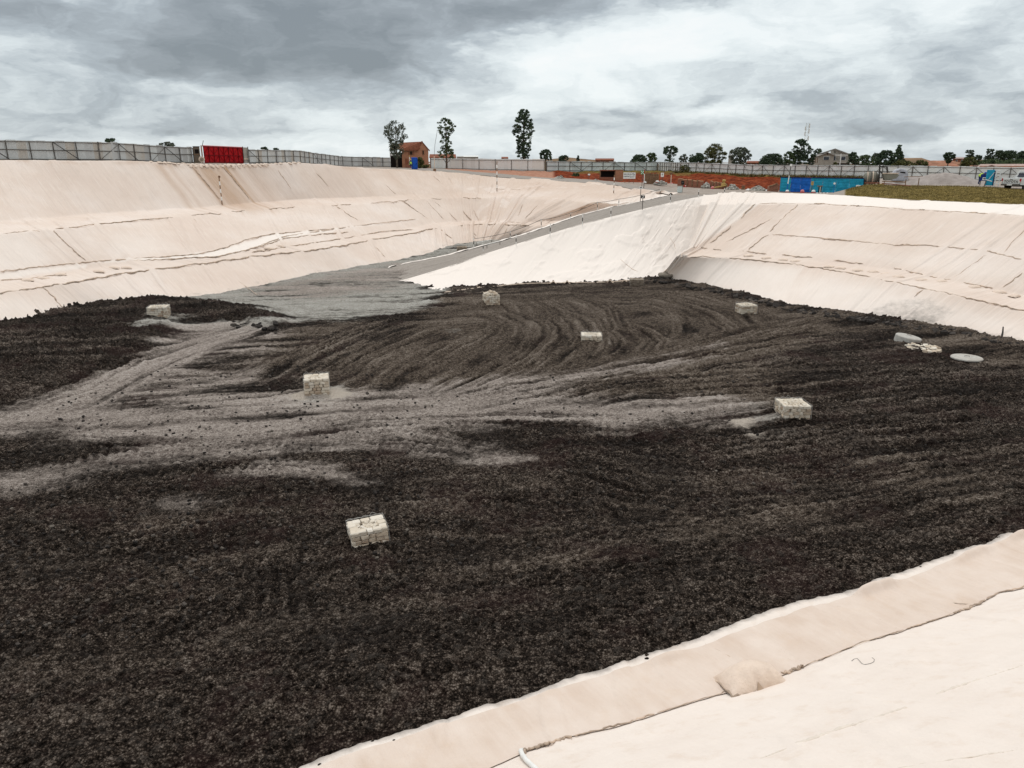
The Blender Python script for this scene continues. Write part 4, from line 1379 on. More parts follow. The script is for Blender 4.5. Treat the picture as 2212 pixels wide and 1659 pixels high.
g, w, h0, h1 = plate('gate', 'bright red sheet metal gate in the grey fence on the left rim', 'gate', 442, 526, 315.2, 319, 351.5, 85, 91, M_RED)
m = MB()
nr = 40
v, f = [], []
for i in range(nr + 1):
    x = -w / 2 + w * i / nr; hh = h0 + (h1 - h0) * i / nr
    y = .015 if i % 2 else -.015
    v += [(x, y, -.1), (x, y, hh)]
for i in range(nr): f.append((2 * i, 2 * i + 2, 2 * i + 3, 2 * i + 1))
m.add(v, f); m.build('sheet_panel', M_RED, g)
for i in range(9):
    x = -w / 2 + w * i / 8; hh = h0 + (h1 - h0) * i / 8
    MB().box((x, -.05, hh / 2), (.07, .05, hh)).build('post', M_REDD, g)
for q in (.04, .45, .97):
    MB().tube([(-w / 2, -.08, h0 * q), (w / 2, -.08, h1 * q)], .035, 4).build('rail', M_REDD, g)
for i in range(8):
    x0, x1 = -w / 2 + w * i / 8, -w / 2 + w * (i + 1) / 8
    if i % 2: x0, x1 = x1, x0
    MB().tube([(x0, -.055, h0 * .48), (x1, -.055, h0 * .95)], .022, 4).build('brace', M_REDD, g)
    MB().tube([(x0, -.055, h0 * .05), (x1, -.055, h0 * .44)], .022, 4).build('brace', M_REDD, g)
MB().tube([(-w / 2, 0, h0 + .03), (w / 2, 0, h1 + .03)], .05, 5).build('top_edge', M_PINK, g)

g, w, h0, h1 = plate('fence_panel', 'plain grey metal sheet with a low board, just right of the red gate', 'fence panel', 527, 538, 318.5, 319.5, 352, 91, 92, M_SHEET)
MB().box((0, 0, h0 / 2), (w, .03, h0)).build('sheet_panel', M_PLASTER, g)
MB().box((0, -.06, .48), (w, .04, .16)).build('board', M_SEAML, g)
for sx in (-1, 1): MB().tube([(sx * w / 2, -.03, 0), (sx * w / 2, -.03, h0 + .1)], .05, 5).build('post', M_POST, g)

# brown masonry gate pier with its pipe ring
b_ = at(427.5, 351.5, 84.5); t_ = 84.5; pxm = t_ / FPX
g = root('gate_pier', 'brown masonry gate pier with dark openings left of the red gate', 'pier', b_, facing(b_))
hw = 13 * pxm / 2; hh = 32.5 * pxm
MB().box((0, .2, hh / 2), (hw * 2, .5, hh)).build('shaft', M_STONED, g, bevel=.03)
MB().box((.02, -.06, hh * .72), (hw * 1.2, .06, hh * .26)).build('dark_opening', M_DARK, g)
MB().box((0, .2, hh + .03), (hw * 2.2, .58, .10)).build('cap', M_POST, g)
MB().box((.0, -.08, hh * .53), (hw * 1.9, .05, .07)).build('ledge', M_WOOD, g)
b_ = at(436.5, 351.5, 83.8)
g = root('pipe_ring', 'pale concrete pipe ring standing on edge between gate pier and red gate', 'pipe', b_, facing(b_))
MB().lathe([(.20, -.12), (.33, -.12), (.33, .12), (.20, .12), (.20, -.12)], (0, 0, .36), 22, 'Y').build('ring', M_SEAML, g, True)
MB().lathe([(.005, .06), (.205, .06), (.205, .10), (.005, .10)], (0, 0, .36), 22, 'Y').build('dark_bore', M_DARK, g)
b_ = at(438.5, 351.5, 85.3)
g = root('gate_post', 'whitish gate post with a dark bracket at the left edge of the red gate', 'post', b_, facing(b_))
MB().box((0, 0, .95), (.16, .14, 1.9)).build('shaft', M_SEAML, g)
MB().tube([(.1, 0, 1.75), (.22, 0, 2.15), (.30, 0, 2.42)], .035, 5).build('bracket', M_POSTD, g)
b_ = atx(627, 108, 9.3)
g = root('water_tank', 'small whitish tank box peeking over the fence right of the red gate', 'tank', b_, facing(b_))
MB().box((0, 0, .5), (.62, .6, 1.9)).build('tank', M_SHEETW, g, bevel=.03)
MB().box((0, 0, 1.47), (.66, .64, .06)).build('lid', M_CONC, g)


# ------------------------------------------------------------------ seams, folds and edges of the liner sheets
def seam(parent, pts, r, mat=None, jit=1.0, step=.35, lift=.35, name='seam', rn=4):
    """a curled sheet edge that follows the liner surface through surveyed points"""
    out = []
    for (x0, y0), (x1, y1) in zip(pts[:-1], pts[1:]):
        n = max(2, int(math.hypot(x1 - x0, y1 - y0) / 6))
        for i in range(n):
            t = i / n
            out.append(hit(x0 + (x1 - x0) * t, y0 + (y1 - y0) * t))
    out.append(hit(*pts[-1]))
    # keep only steps that stay on the sheet
    P = [out[0]]
    for q in out[1:]:
        if (q[0] - P[-1][0]).length < 9: P.append(q)
    res, rad = [], []
    for i, (a, b) in enumerate(zip(P[:-1], P[1:])):
        L = (b[0] - a[0]).length
        n = max(1, int(L / step))
        for j in range(n):
            t = j / n
            p = a[0].lerp(b[0], t); nn = a[1]
            side = (b[0] - a[0]).cross(nn); side = side.normalized() if side.length > 1e-6 else Vector((1, 0, 0))
            w = random.uniform(-1, 1) * jit * r * 1.6
            res.append(p + nn * (r * lift + .02) + side * w); rad.append(r * random.uniform(.55, 1.25))
    if len(res) < 3: return None
    rad[0] = rad[-1] = r * .2
    rel = Vector(parent.location)
    m = MB(); m.tube([p - rel for p in res], rad, rn)
    return m.build(name, mat or M_SEAM, parent, True)


Lf = lambda nm, x0, x1, n: [(x, np.interp(x, *LY[nm])) for x in np.linspace(x0, x1, n)]


def wavy(pts, amp, sd_):
    return [(x, y + (fbm(np.array([x * .06]), np.array([sd_ * 1.0]), 3, sd_)[0] - .5) * amp) for x, y in pts]


SL = liner_left
seam(SL, wavy(Lf('B', -40, 946, 70), 5, 1), .06, jit=.8)
seam(SL, wavy(Lf('B', 990, 1150, 14), 4, 2), .07, M_SEAM)
for x0, x1 in ((5, 90), (120, 380), (413, 482), (500, 530), (580, 640), (715, 760), (800, 905), (930, 955), (1000, 1040)):
    seam(SL, wavy(Lf('D', x0, x1, 14), 6, 3), .042, jit=1.2)
for pts, r, mt in (
        ([(0, 587), (103, 575), (190, 567), (248, 562)], .05, M_SEAML), ([(248, 562), (344, 556), (424, 550), (482, 537), (530, 519), (586, 506), (690, 497), (762, 492)], .055, M_SEAM),
        ([(248, 562), (310, 564), (379, 560), (406, 557), (465, 556), (517, 545), (579, 528), (613, 516), (689, 507), (762, 502)], .065, M_SEAM),
        ([(544, 537), (615, 511), (728, 494), (803, 484), (904, 473)], .05, M_SEAML), ([(0, 606), (60, 603), (150, 590)], .04, M_SEAML),
        ([(544, 546), (640, 531), (740, 516), (830, 500), (900, 496)], .06, M_SEAM),
        ([(114, 497), (140, 523), (166, 547), (190, 568)], .05, M_SEAM), ([(91, 622), (112, 638), (132, 662), (150, 684)], .05, M_SEAM),
        ([(417, 473), (424, 480), (430, 489)], .045, M_SEAM), ([(367, 473), (373, 481)], .045, M_SEAM), ([(727, 446), (752, 464), (779, 480)], .06, M_SEAM),
        ([(868, 433), (905, 460), (946, 490)], .07, M_SEAM), ([(799, 525), (820, 543), (837, 561)], .06, M_SEAM), ([(950, 495), (968, 510), (985, 523)], .07, M_SEAM),
        ([(920, 433), (941, 456), (962, 479)], .06, M_SEAM), ([(940, 437), (958, 452), (973, 469)], .05, M_SEAM), ([(996, 452), (1010, 467), (1023, 481)], .07, M_SEAM), ([(952, 444), (976, 466), (990, 480)], .05, M_SEAM),
        ([(1022, 453), (1036, 478)], .045, M_SEAML), ([(1130, 441), (1124, 455), (1117, 472)], .05, M_SEAM), ([(1161, 444), (1146, 460), (1130, 478)], .06, M_SEAM), ([(1186, 450), (1166, 464), (1148, 478)], .05, M_SEAM),
        ([(1276, 437), (1256, 453), (1236, 468)], .08, M_SEAM), ([(1276, 437), (1300, 439), (1326, 442)], .045, M_SEAML), ([(1200, 468), (1185, 481), (1172, 487)], .04, M_SEAML),
        ([(1004, 492), (1018, 506), (1031, 519)], .07, M_SEAM), ([(1014, 492), (1022, 502), (1036, 518)], .05, M_SEAM), ([(1096, 494), (1090, 506), (1086, 518)], .05, M_SEAM), ([(1046, 482), (1070, 478), (1071, 488)], .05, M_SEAM), ([(1076, 478), (1100, 480), (1130, 481)], .045, M_SEAML),
        ([(410, 355), (440, 388), (479, 436)], .05, M_SEAM), ([(479, 358), (510, 393), (543, 436)], .065, M_SEAM), ([(599, 367), (615, 388), (632, 415)], .05, M_SEAML), ([(681, 372), (697, 388), (714, 409)], .04, M_SEAML),
        ([(833, 400), (845, 411), (858, 423)], .05, M_SEAM), ([(743, 361), (752, 369)], .05, M_SEAM), ([(515, 608), (534, 622), (560, 640)], .035, M_SEAML),
        ([(936, 380), (960, 402), (985, 413)], .05, M_SEAML), ([(968, 385), (978, 400)], .05, M_SEAML), ([(968, 380), (985, 413)], .03, M_SEAML), ([(1066, 408), (1110, 410), (1150, 410)], .03, M_SEAML)):
    seam(SL, pts, r * .8, mt)
SR = liner_right
Rl = lambda nm, x0, x1, n: [(x, np.interp(x, *RLY[nm])) for x in np.linspace(x0, x1, n)]
seam(SR, wavy(Rl('E', 1640, 2212, 40), 3, 5), .03, M_SEAML)
for x0, x1 in ((1758, 1790), (1850, 1856), (1985, 2000), (2090, 2140)): seam(SR, Rl('E', x0, x1, 5), .06, M_SEAM)
seam(SR, wavy(Rl('B', 1492, 2250, 60), 3, 6), .045)
for x0, x1 in ((1497, 1530), (1540, 1560), (1600, 1660), (1690, 1760), (1800, 1870), (1930, 2000), (2010, 2060), (2080, 2150)):
    seam(SR, [(x, y - 4) for x, y in wavy(Rl('C', x0, x1, 8), 4, 7)], .042)
seam(SR, wavy([(1668, 507), (1740, 512), (1837, 521), (1932, 530), (2000, 531), (2120, 541), (2212, 562)], 3, 8), .035, M_SEAML)
for x0, x1 in ((1775, 1840), (1945, 1990), (2120, 2180)):
    seam(SR, [(x, np.interp(x, [1668, 1837, 2120, 2212], [507, 521, 540, 562])) for x in np.linspace(x0, x1, 6)], .045)
for pts, r, mt in (([(1723, 442), (1700, 464), (1672, 490), (1660, 507)], .065, M_SEAM), ([(1660, 508), (1640, 520), (1626, 533), (1610, 546)], .06, M_SEAM), ([(1632, 441), (1612, 458), (1597, 477)], .07, M_SEAM), ([(1580, 488), (1556, 508), (1530, 530)], .06, M_SEAM),
                   ([(1672, 470), (1620, 498), (1560, 528)], .05, M_SEAM), ([(2130, 551), (2090, 580), (2052, 608)], .04, M_SEAML), ([(2210, 590), (2186, 606), (2162, 625)], .05, M_SEAM), ([(1996, 627), (1984, 634), (1970, 646)], .05, M_SEAM),
                   ([(1502, 557), (1470, 570), (1446, 590)], .06, M_SEAM), ([(1726, 514), (1712, 526)], .03, M_SEAML), ([(1790, 558), (1774, 566)], .03, M_SEAML), ([(2230, 480), (2180, 530), (2160, 560)], .03, M_SEAML)):
    seam(SR, pts, r * .8, mt)
SW = liner_white
for pts, r, mt in (([(1516, 426), (1524, 440), (1528, 460), (1521, 480), (1512, 510), (1500, 536)], .06, M_SEAML), ([(1500, 536), (1462, 562), (1430, 594)], .05, M_SEAML), ([(1446, 512), (1456, 528), (1462, 545)], .03, M_SEAML), ([(1340, 560), (1365, 582), (1385, 590)], .03, M_SEAML),
                   ([(960, 633), (1033, 623), (1130, 614), (1225, 612), (1318, 611), (1400, 603)], .06, M_SEAML)):
    seam(SW, pts, r, mt)
# near bank: stitched edge, joints, and a ruffled fold higher up the slope
NXs = Vector((0, 0, 0))
e2 = [(x, y) for x, y in E2 if 980 < x < 2600]
for x0, x1, r in ((1120, 1240, .028), (1240, 1420, .014), (1420, 1660, .010), (1690, 1740, .026), (1740, 1960, .010), (1960, 2060, .012), (2060, 2130, .02), (2130, 2330, .014)):
    seam(near, [(x, np.interp(x, [p[0] for p in e2], [p[1] for p in e2]) - 1) for x in np.linspace(x0, x1, 16)], r, M_SEAM if r > .011 else M_SEAML, 1.1, .05, .4, 'stitched_edge')
seam(near, [(1523, 1393), (1560, 1412), (1600, 1434), (1626, 1449)], .008, M_SEAM, .4, .05, .3, 'joint')
seam(near, [(2006, 1299), (2050, 1304), (2106, 1308)], .008, M_SEAM, .4, .05, .3, 'joint')


M_FABPALE = paint('pale_liner_fold', (.70, .62, .54), .95, var=.05, scale=6)


def ruffle(x0, y0, x1, y1, r, n=26):
    res, rad = [], []
    for i in range(n):
        t = i / (n - 1)
        p, nn = hit(x0 + (x1 - x0) * t, y0 + (y1 - y0) * t)
        res.append(p + nn * (-r * .35) + Vector((0, 0, random.uniform(-.006, .006)))); rad.append(r * random.uniform(.6, 1.25))
    rad[0] = rad[-1] = .002
    m = MB(); m.tube(res, rad, 8); m.build('slack_fold', M_FABPALE, near, True)


ruffle(1640, 1640, 1730, 1605, .012); ruffle(1708, 1612, 1850, 1562, .034); ruffle(1838, 1568, 1960, 1527, .02); ruffle(2020, 1500, 2120, 1466, .026); ruffle(2110, 1470, 2212, 1436, .012)
ruffle(1935, 1660, 2160, 1625, .010); ruffle(2150, 1628, 2280, 1606, .009)
# pencil squiggle left on the sheet
m = MB()
pp = [hit(x, y, .004)[0] for x, y in ((1840, 1428), (1845, 1424), (1852, 1423), (1857, 1428), (1862, 1434), (1868, 1436), (1880, 1434), (1888, 1430), (1889, 1425), (1884, 1421))]
m.tube(pp, .004, 4); m.build('pencil_mark', M_POST, near)
# small scuffs and rags of fabric on the bench sheet
msc = MB()
for i in range(26):
    t = random.random()
    x = random.uniform(1150, 2150); yy = np.interp(x, [p[0] for p in E1], [p[1] for p in E1]); y2 = np.interp(x, [p[0] for p in E2], [p[1] for p in E2])
    y = yy + (y2 - yy) * random.uniform(.1, .9)
    a, nn = hit(x, y, .004); b, _ = hit(x + random.uniform(6, 16), y + random.uniform(-6, 6), .004)
    msc.tube([a, a.lerp(b, .5) + nn * .004, b], [.002, .006, .002], 5)
msc.build('scuffs', M_SEAML, near)
# loop of webbing at the bottom edge
g = root('webbing_loop', 'white webbing loop hanging from the liner seam at the bottom edge', 'strap', hit(1130, 1640)[0])
rel = Vector(g.location)
pp = [hit(x, y, o)[0] - rel for x, y, o in ((1128, 1622, .015), (1127, 1630, .05), (1131, 1640, .055), (1138, 1648, .04), (1150, 1658, .03), (1168, 1672, .02))]
m = MB(); m.tube(pp, [.03, .036, .036, .034, .034, .03], 8); m.build('webbing', M_WHITE, g, True)

# dark rag folds at the foot of the white slope
for i, (x, y, w) in enumerate(((1192, 613, 20), (1224, 613, 16), (1318, 611, 18), (1352, 611, 22), (1033, 622, 8))):
    p, nn = hit(x, y, 0)
    g = root('fabric_flap', ['dark curled liner flap, left of a pair by the soil edge', 'dark curled liner flap, right of a pair by the soil edge', 'dark liner flap beside the half hidden stone cage',
                             'long dark liner flap just left of the half hidden stone cage', 'tiny dark liner tuft behind the heaped stone cage'][i], 'liner flap', p, facing(p))
    s = w * p.y / FPX / 2
    n1, n2 = 9, 7
    X = np.zeros((n2, n1, 3))
    for a in range(n2):
        for b in range(n1):
            u, v = b / (n1 - 1) * 2 - 1, a / (n2 - 1)
            X[a, b] = (u * s, .1 - .35 * v, .02 + .30 * math.sin(v * 2.4) * (1 - u * u) ** .7 * (.6 + .4 * math.sin(u * 4 + i)))
    grid_mesh('flap_cloth', X, M_SEAM, parent=g)
p, nn = hit(1439, 600, 0)
g = root('fabric_sack', 'grey brown sack slumped at the corner where white and cream liners meet', 'sack', p, facing(p))
m = MB()
prof = [(.02, 0), (.55, .02), (.72, .22), (.66, .40), (.40, .36), (.25, .46), (.10, .62), (.02, .66)]
v = []
m.lathe([(r * .95, z * .85) for r, z in prof], (0, 0, .02), 18)
ob = m.build('sack_cloth', paint('grey_sack', (.22, .19, .155), .95, var=.15, bump=.4, bscale=5), g, True)
for vtx in ob.data.vertices:
    vtx.co.x += (random.random() - .5) * .08; vtx.co.z += (random.random() - .5) * .05


# ------------------------------------------------------------------ sandbags
def bag_mesh(seed, L=.62, Wd=.42, Hh=.17):
    rg = np.random.default_rng(seed)
    n, mrow = 26, 15
    X = np.zeros((mrow, n, 3))
    for a in range(mrow):
        for b in range(n):
            v = a / (mrow - 1) * 2 - 1; u = b / (n - 1) * 2 - 1
            pil = (1 - abs(u) ** 2.6) ** .5 * (1 - abs(v) ** 2.6) ** .5
            pinch = 1 + .10 * abs(u) ** 3 * abs(v) ** 3
            X[a, b] = (u * L / 2 * (1 - .10 * v * v) * pinch, v * Wd / 2 * (1 - .14 * u * u) * pinch, Hh * pil)
    nz_ = (fbm(X[..., 0] * 6 + seed * 3.1, X[..., 1] * 6, 3, seed) - .5)
    pilm = np.clip(X[..., 2] / Hh, 0, 1)
    X[..., 2] += nz_ * .05 * pilm + .02
    edge = 1 - pilm
    X[..., 2] += edge * (.018 * np.sin(np.arctan2(X[..., 1], X[..., 0]) * 9 + seed)) + .006
    return X


def bag_object(name, parent, seed, **kw):
    X = bag_mesh(seed, **kw)
    top = grid_mesh(name, X, M_BAG, parent=parent)
    so_ = top.modifiers.new('thick', 'SOLIDIFY'); so_.thickness = .015; so_.offset = -1
    return top


bag_protos = [bag_mesh(s) for s in (1, 2, 3)]
bag_me = []
for i, X in enumerate(bag_protos):
    Y = np.concatenate([X, X[::-1] * np.array([1, 1, 0.0])], 0)
    o = grid_mesh('sandbag', Y, M_BAG); me = o.data
    bpy.data.objects.remove(o); bag_me.append(me)
cnt = [0]


def sandbag(x, y, label, group, sc=1.0, rz=None, off=0.0):
    p, n = hit(x, y, off)
    o = bpy.data.objects.new('sandbag', bag_me[cnt[0] % 3]); cnt[0] += 1
    COL.objects.link(o)
    q = n.to_track_quat('Z', 'Y')
    tang = random.uniform(-.5, .5) if rz is None else rz
    o.rotation_mode = 'QUATERNION'
    o.rotation_quaternion = q @ Euler((0, 0, tang)).to_quaternion()
    o.location = p
    o.scale = (sc, sc, sc * .62)
    return tag(o, label, 'sandbag', group)


GL = 'sandbags piled along the left rim'
for i in range(34):
    x = 326 + i * 10.0
    y = np.interp(x, XF, YF)
    sandbag(x, y + random.uniform(.2, 1.8), 'sandbag in the untidy row along the left rim below the red gate', GL, random.uniform(.6, .95), random.uniform(-1.2, 1.2), .01)
for i in range(15):
    x = 412 + i * 11.5
    y = np.interp(x, XF, YF)
    sandbag(x, y + random.uniform(2.4, 5.0), 'sandbag in the untidy row along the left rim below the red gate', GL, random.uniform(.6, .9), random.uniform(-1.2, 1.2), .01)
lb = ['leftmost sandbag on the lower left bench near the picture edge', 'second sandbag from the picture edge on the lower left bench', 'third sandbag from the picture edge on the lower left bench', 'lone sandbag left of a close pair on the lower left bench',
      'left sandbag of the close pair on the lower left bench', 'right sandbag of the close pair on the lower left bench', 'left sandbag of three on the wavy white fold mid left', 'middle sandbag of three on the wavy white fold mid left', 'right sandbag of three on the wavy white fold mid left']
for (x, y), l in zip(((60, 606), (93, 602), (131, 594), (214, 587), (246, 579), (273, 579), (563, 541), (579, 537), (605, 532)), lb):
    sandbag(x, y, l, 'sandbags on the left bench', 1.1, random.uniform(-.9, -.5))
ordn = ['first', 'second', 'third', 'fourth', 'fifth', 'sixth', 'seventh', 'eighth', 'ninth', 'tenth', 'eleventh', 'twelfth', 'thirteenth', 'fourteenth', 'fifteenth']
for i, (x, y) in enumerate(((1617, 553), (1656, 558), (1691, 562), (1719, 565), (1790, 577), (1815, 580), (1853, 585), (1886, 588), (1912, 593), (1941, 599), (1991, 606), (2034, 609), (2105, 621), (2160, 632), (2191, 640))):
    sandbag(x, y, '%s sandbag from the corner along the right bank bench' % ordn[i], 'sandbags on the right bench', 1.12, random.uniform(.2, .7))
# the big near one
p, n = hit(1622, 1480, 0)
g = root('sandbag', 'plump cream sandbag lying on the stitched seam in the near foreground', 'sandbag', p, math.atan2(AX[1], AX[0]) - .28)
g.location.z += .03; g.rotation_euler[0] = -.22
n_, m_ = 60, 34
X = np.zeros((m_, n_, 3))
for a in range(m_):
    for b in range(n_):
        v = a / (m_ - 1) * 2 - 1; u = b / (n_ - 1) * 2 - 1
        pil = (1 - abs(u) ** 2.1) ** .6 * (1 - abs(v) ** 2.0) ** .6
        X[a, b] = (u * .50 * (1 - .08 * v * v) * (1 + .14 * abs(u * v) ** 3), v * .33 * (1 - .16 * u * u) * (1 + .2 * abs(u * v) ** 3), .34 * pil + .03)
edge = 1 - np.clip(X[..., 2] / .2, 0, 1)
X[..., 2] += (fbm(X[..., 0] * 5, X[..., 1] * 5, 3, 3) - .5) * .05 * (1 - edge) + edge ** 3 * .022 * np.sin(X[..., 0] * 38 + X[..., 1] * 20)
# the tuck at the near hem
X[..., 2] -= .085 * np.exp(-((X[..., 0] + .03) / .05) ** 2 - ((X[..., 1] + .27) / .10) ** 2)
Y = np.concatenate([X, X[::-1] * np.array([1, 1, 0.0]) - np.array([0, 0, .02])], 0)
grid_mesh('bag_body', Y, M_BAG, parent=g)
hem = [(X[0, b, 0], X[0, b, 1], X[0, b, 2]) for b in range(0, n_, 2)]
MB().tube(hem, [.017 * random.uniform(.6, 1.4) for _ in hem], 6).build('hem', M_SEAM, g, True)
hem = [(X[a, 0, 0], X[a, 0, 1], X[a, 0, 2]) for a in range(0, m_, 2)]
MB().tube(hem, [.017 * random.uniform(.6, 1.4) for _ in hem], 6).build('hem', M_SEAM, g, True)
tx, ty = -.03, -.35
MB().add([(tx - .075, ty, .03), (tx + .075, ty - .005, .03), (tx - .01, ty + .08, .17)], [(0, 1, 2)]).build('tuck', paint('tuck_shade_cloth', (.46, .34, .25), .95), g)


# ------------------------------------------------------------------ stone cages (gabions)
def rock(m, c, d, rg, var, vv, jit=.12):
    pts = []
    x, y, z = d[0] / 2, d[1] / 2, d[2] / 2
    cut = .76
    for sx in (-1, 1):
        for sy in (-1, 1):
            for sz in (-1, 1):
                pts.append((sx * x * cut, sy * y, sz * z * cut)); pts.append((sx * x, sy * y * cut, sz * z * cut)); pts.append((sx * x * cut, sy * y * cut, sz * z))
    bm = bmesh.new()
    R = Euler((rg.uniform(-jit, jit) * .6, rg.uniform(-jit, jit) * .6, rg.uniform(-jit, jit))).to_matrix()
    for p in pts:
        q = R @ Vector((p[0] * rg.uniform(.88, 1.08), p[1] * rg.uniform(.88, 1.08), p[2] * rg.uniform(.88, 1.08)))
        bm.verts.new(q)
    r = bmesh.ops.convex_hull(bm, input=bm.verts)
    bmesh.ops.delete(bm, geom=[e for e in r['geom_interior'] if isinstance(e, bmesh.types.BMVert)], context='VERTS')
    bm.verts.index_update()
    v = [(q.co.x + c[0], q.co.y + c[1], q.co.z + c[2]) for q in bm.verts]
    f = [tuple(w.index for w in q.verts) for q in bm.faces]
    m.add(v, f); var += [vv] * len(v)
    bm.free()


def gabion(x, y, w, dep, h, rz, label, seed, heap=0.0, tilt=(0, 0), mat=None, wires=True, sink=.12, bsz=.19, rowh=.122, loose=0):
    p = fl(x, y)
    g = root('stone_gabion', label, 'gabion', (p[0], p[1], floor_z(*p) - sink), facing(p) + rz, 'stone filled gabions on the pit floor')
    g.rotation_euler[0] = tilt[0]; g.rotation_euler[1] = tilt[1]
    rg = random.Random(seed)
    m = MB(); var = []
    hh = h + sink
    rows_ = max(1, int(round(hh / rowh)))
    rh = hh / rows_
    for k_ in range(rows_):
        z = rh * (k_ + .5)
        for side in range(4):
            Ls = w if side % 2 == 0 else dep
            s = -Ls / 2
            off = rg.uniform(.4, 1) * bsz
            first = True
            while s < Ls / 2 - .03:
                l = min(rg.uniform(.75, 1.45) * bsz * (0.6 if first and k_ % 2 else 1), Ls / 2 - s)
                if Ls / 2 - s - l < .08: l = Ls / 2 - s
                first = False
                c = s + l / 2
                t = .20
                if side == 0: q = (c, -dep / 2 + t / 2 + rg.uniform(-.015, .02), z); dd = (l * .95, t * rg.uniform(.85, 1.1), rh * rg.uniform(.88, .98))
                elif side == 2: q = (c, dep / 2 - t / 2, z); dd = (l * .95, t * rg.uniform(.85, 1.1), rh * rg.uniform(.88, .98))
                elif side == 1: q = (w / 2 - t / 2, c, z); dd = (t * rg.uniform(.85, 1.1), l * .95, rh * rg.uniform(.88, .98))
                else: q = (-w / 2 + t / 2 + rg.uniform(-.015, .02), c, z); dd = (t * rg.uniform(.85, 1.1), l * .95, rh * rg.uniform(.88, .98))
                v_ = rg.uniform(.0, .95)
                if k_ == rows_ - 1: v_ = rg.uniform(.55, 1.0)
                rock(m, q, dd, rg, var, v_, .10)
                s += l
    # small rubble filling the top
    n = int(w * dep * 150)
    for i in range(n):
        q = (rg.uniform(-w / 2 + .15, w / 2 - .15), rg.uniform(-dep / 2 + .15, dep / 2 - .15))
        rr_ = max(abs(q[0]) / (w / 2), abs(q[1]) / (dep / 2))
        sz = rg.uniform(.05, .11)
        rock(m, (q[0], q[1], hh - .07 + heap * max(0, 1 - rr_) + rg.uniform(-.015, .02)), (sz, sz * .8, sz * .7), rg, var, rg.uniform(.55, 1.0), .8)
    if heap > .2:
        for i in range(40):
            q = (rg.uniform(-w / 2, w / 2) * .8, rg.uniform(-dep / 2, dep / 2) * .8)
            rr_ = max(abs(q[0]) / (w / 2), abs(q[1]) / (dep / 2))
            rock(m, (q[0], q[1], hh + heap * max(0, 1 - rr_) - .03), (.24, .16, .12), rg, var, rg.uniform(.2, .9), .9)
    m.build('stone_fill', mat or M_STONE, g, attr=var)
    MB().box((0, 0, hh / 2 - .09), (w - .22, dep - .22, hh - .18)).build('inner_fill', M_WOOD, g)
    if wires:
        m = MB(); r_ = .0038
        e = .012
        for z in (.02, hh + .015):
            q = [(-w / 2 - e, -dep / 2 - e, z), (w / 2 + e, -dep / 2 - e, z), (w / 2 + e, dep / 2 + e, z), (-w / 2 - e, dep / 2 + e, z), (-w / 2 - e, -dep / 2 - e, z)]
            m.tube(q, r_ * 1.5, 4)
        for sx in (-1, 1):
            for sy in (-1, 1):
                m.tube([(sx * (w / 2 + e), sy * (dep / 2 + e), 0), (sx * (w / 2 + e), sy * (dep / 2 + e), hh)], r_ * 1.5, 4)
        nx = int(w / .12)
        for i in range(nx):
            x0 = -w / 2 + w * i / nx; x1 = x0 + w / nx
            for zz in np.arange(.05, hh - .05, .14):
                m.tube([(x0, -dep / 2 - e * 2, zz), ((x0 + x1) / 2, -dep / 2 - e * 2, zz + .05), (x1, -dep / 2 - e * 2, zz)], r_ * .5, 3, False)
        m.build('wire_cage', M_WIRE, g)
        m = MB()
        # loose mesh standing up along the back edge
        for i in range(max(3, int(w / .2))):
            x0 = -w / 2 + .2 * i + rg.uniform(-.03, .03); hgt = .015 + .11 * rg.random() ** 1.3
            m.tube([(x0, dep / 2, hh), (x0 + .05, dep / 2 + .02, hh + hgt * .8), (x0 + .09, dep / 2 + .03, hh + hgt), (x0 + .14, dep / 2 + .02, hh + hgt * .7), (x0 + .2, dep / 2, hh + .02)], r_, 4)
        m.build('loose_wire', M_WIRE, g)
    return g


gabion(797, 1168, .93, .78, .42, .13, 'nearest pale stone gabion, rubble filled, sunk in black soil at the lower left', 11, tilt=(0, -.06), sink=.03)
gabion(686, 852, 1.0, .92, .74, -.03, 'tall square stone gabion on pale ground left of centre', 12)
gabion(1710, 902, 1.02, .98, .60, .40, 'pale stone gabion turned cornerwise beside a pinkish patch on the right', 13, heap=.14)
gabion(346, 694, 1.12, .92, .86, -.25, 'pale stone gabion in front of the black heap at the left bank', 14, heap=.10, sink=.1)
gabion(1061, 658, .95, .9, .66, .35, 'stone gabion heaped to a rounded top, beside the tip of the white liner', 15, heap=.30, wires=False)
gabion(1277, 739, 1.08, .9, .40, .06, 'low pale stone gabion amid curved track marks near the centre', 16, heap=.10)
gabion(1611, 677, 1.05, .95, .56, .45, 'stone gabion in brown soil below the right liner corner', 17, heap=.14)
gabion(1375, 616.5, 1.05, .9, .52, .05, 'half hidden gabion at the soil edge below the white slope', 18, mat=M_STONED)
gabion(998, 544, 1.05, .9, .52, .05, 'brownish gabion on the far gravel strip behind the ramp', 19, mat=M_STONED, wires=False)

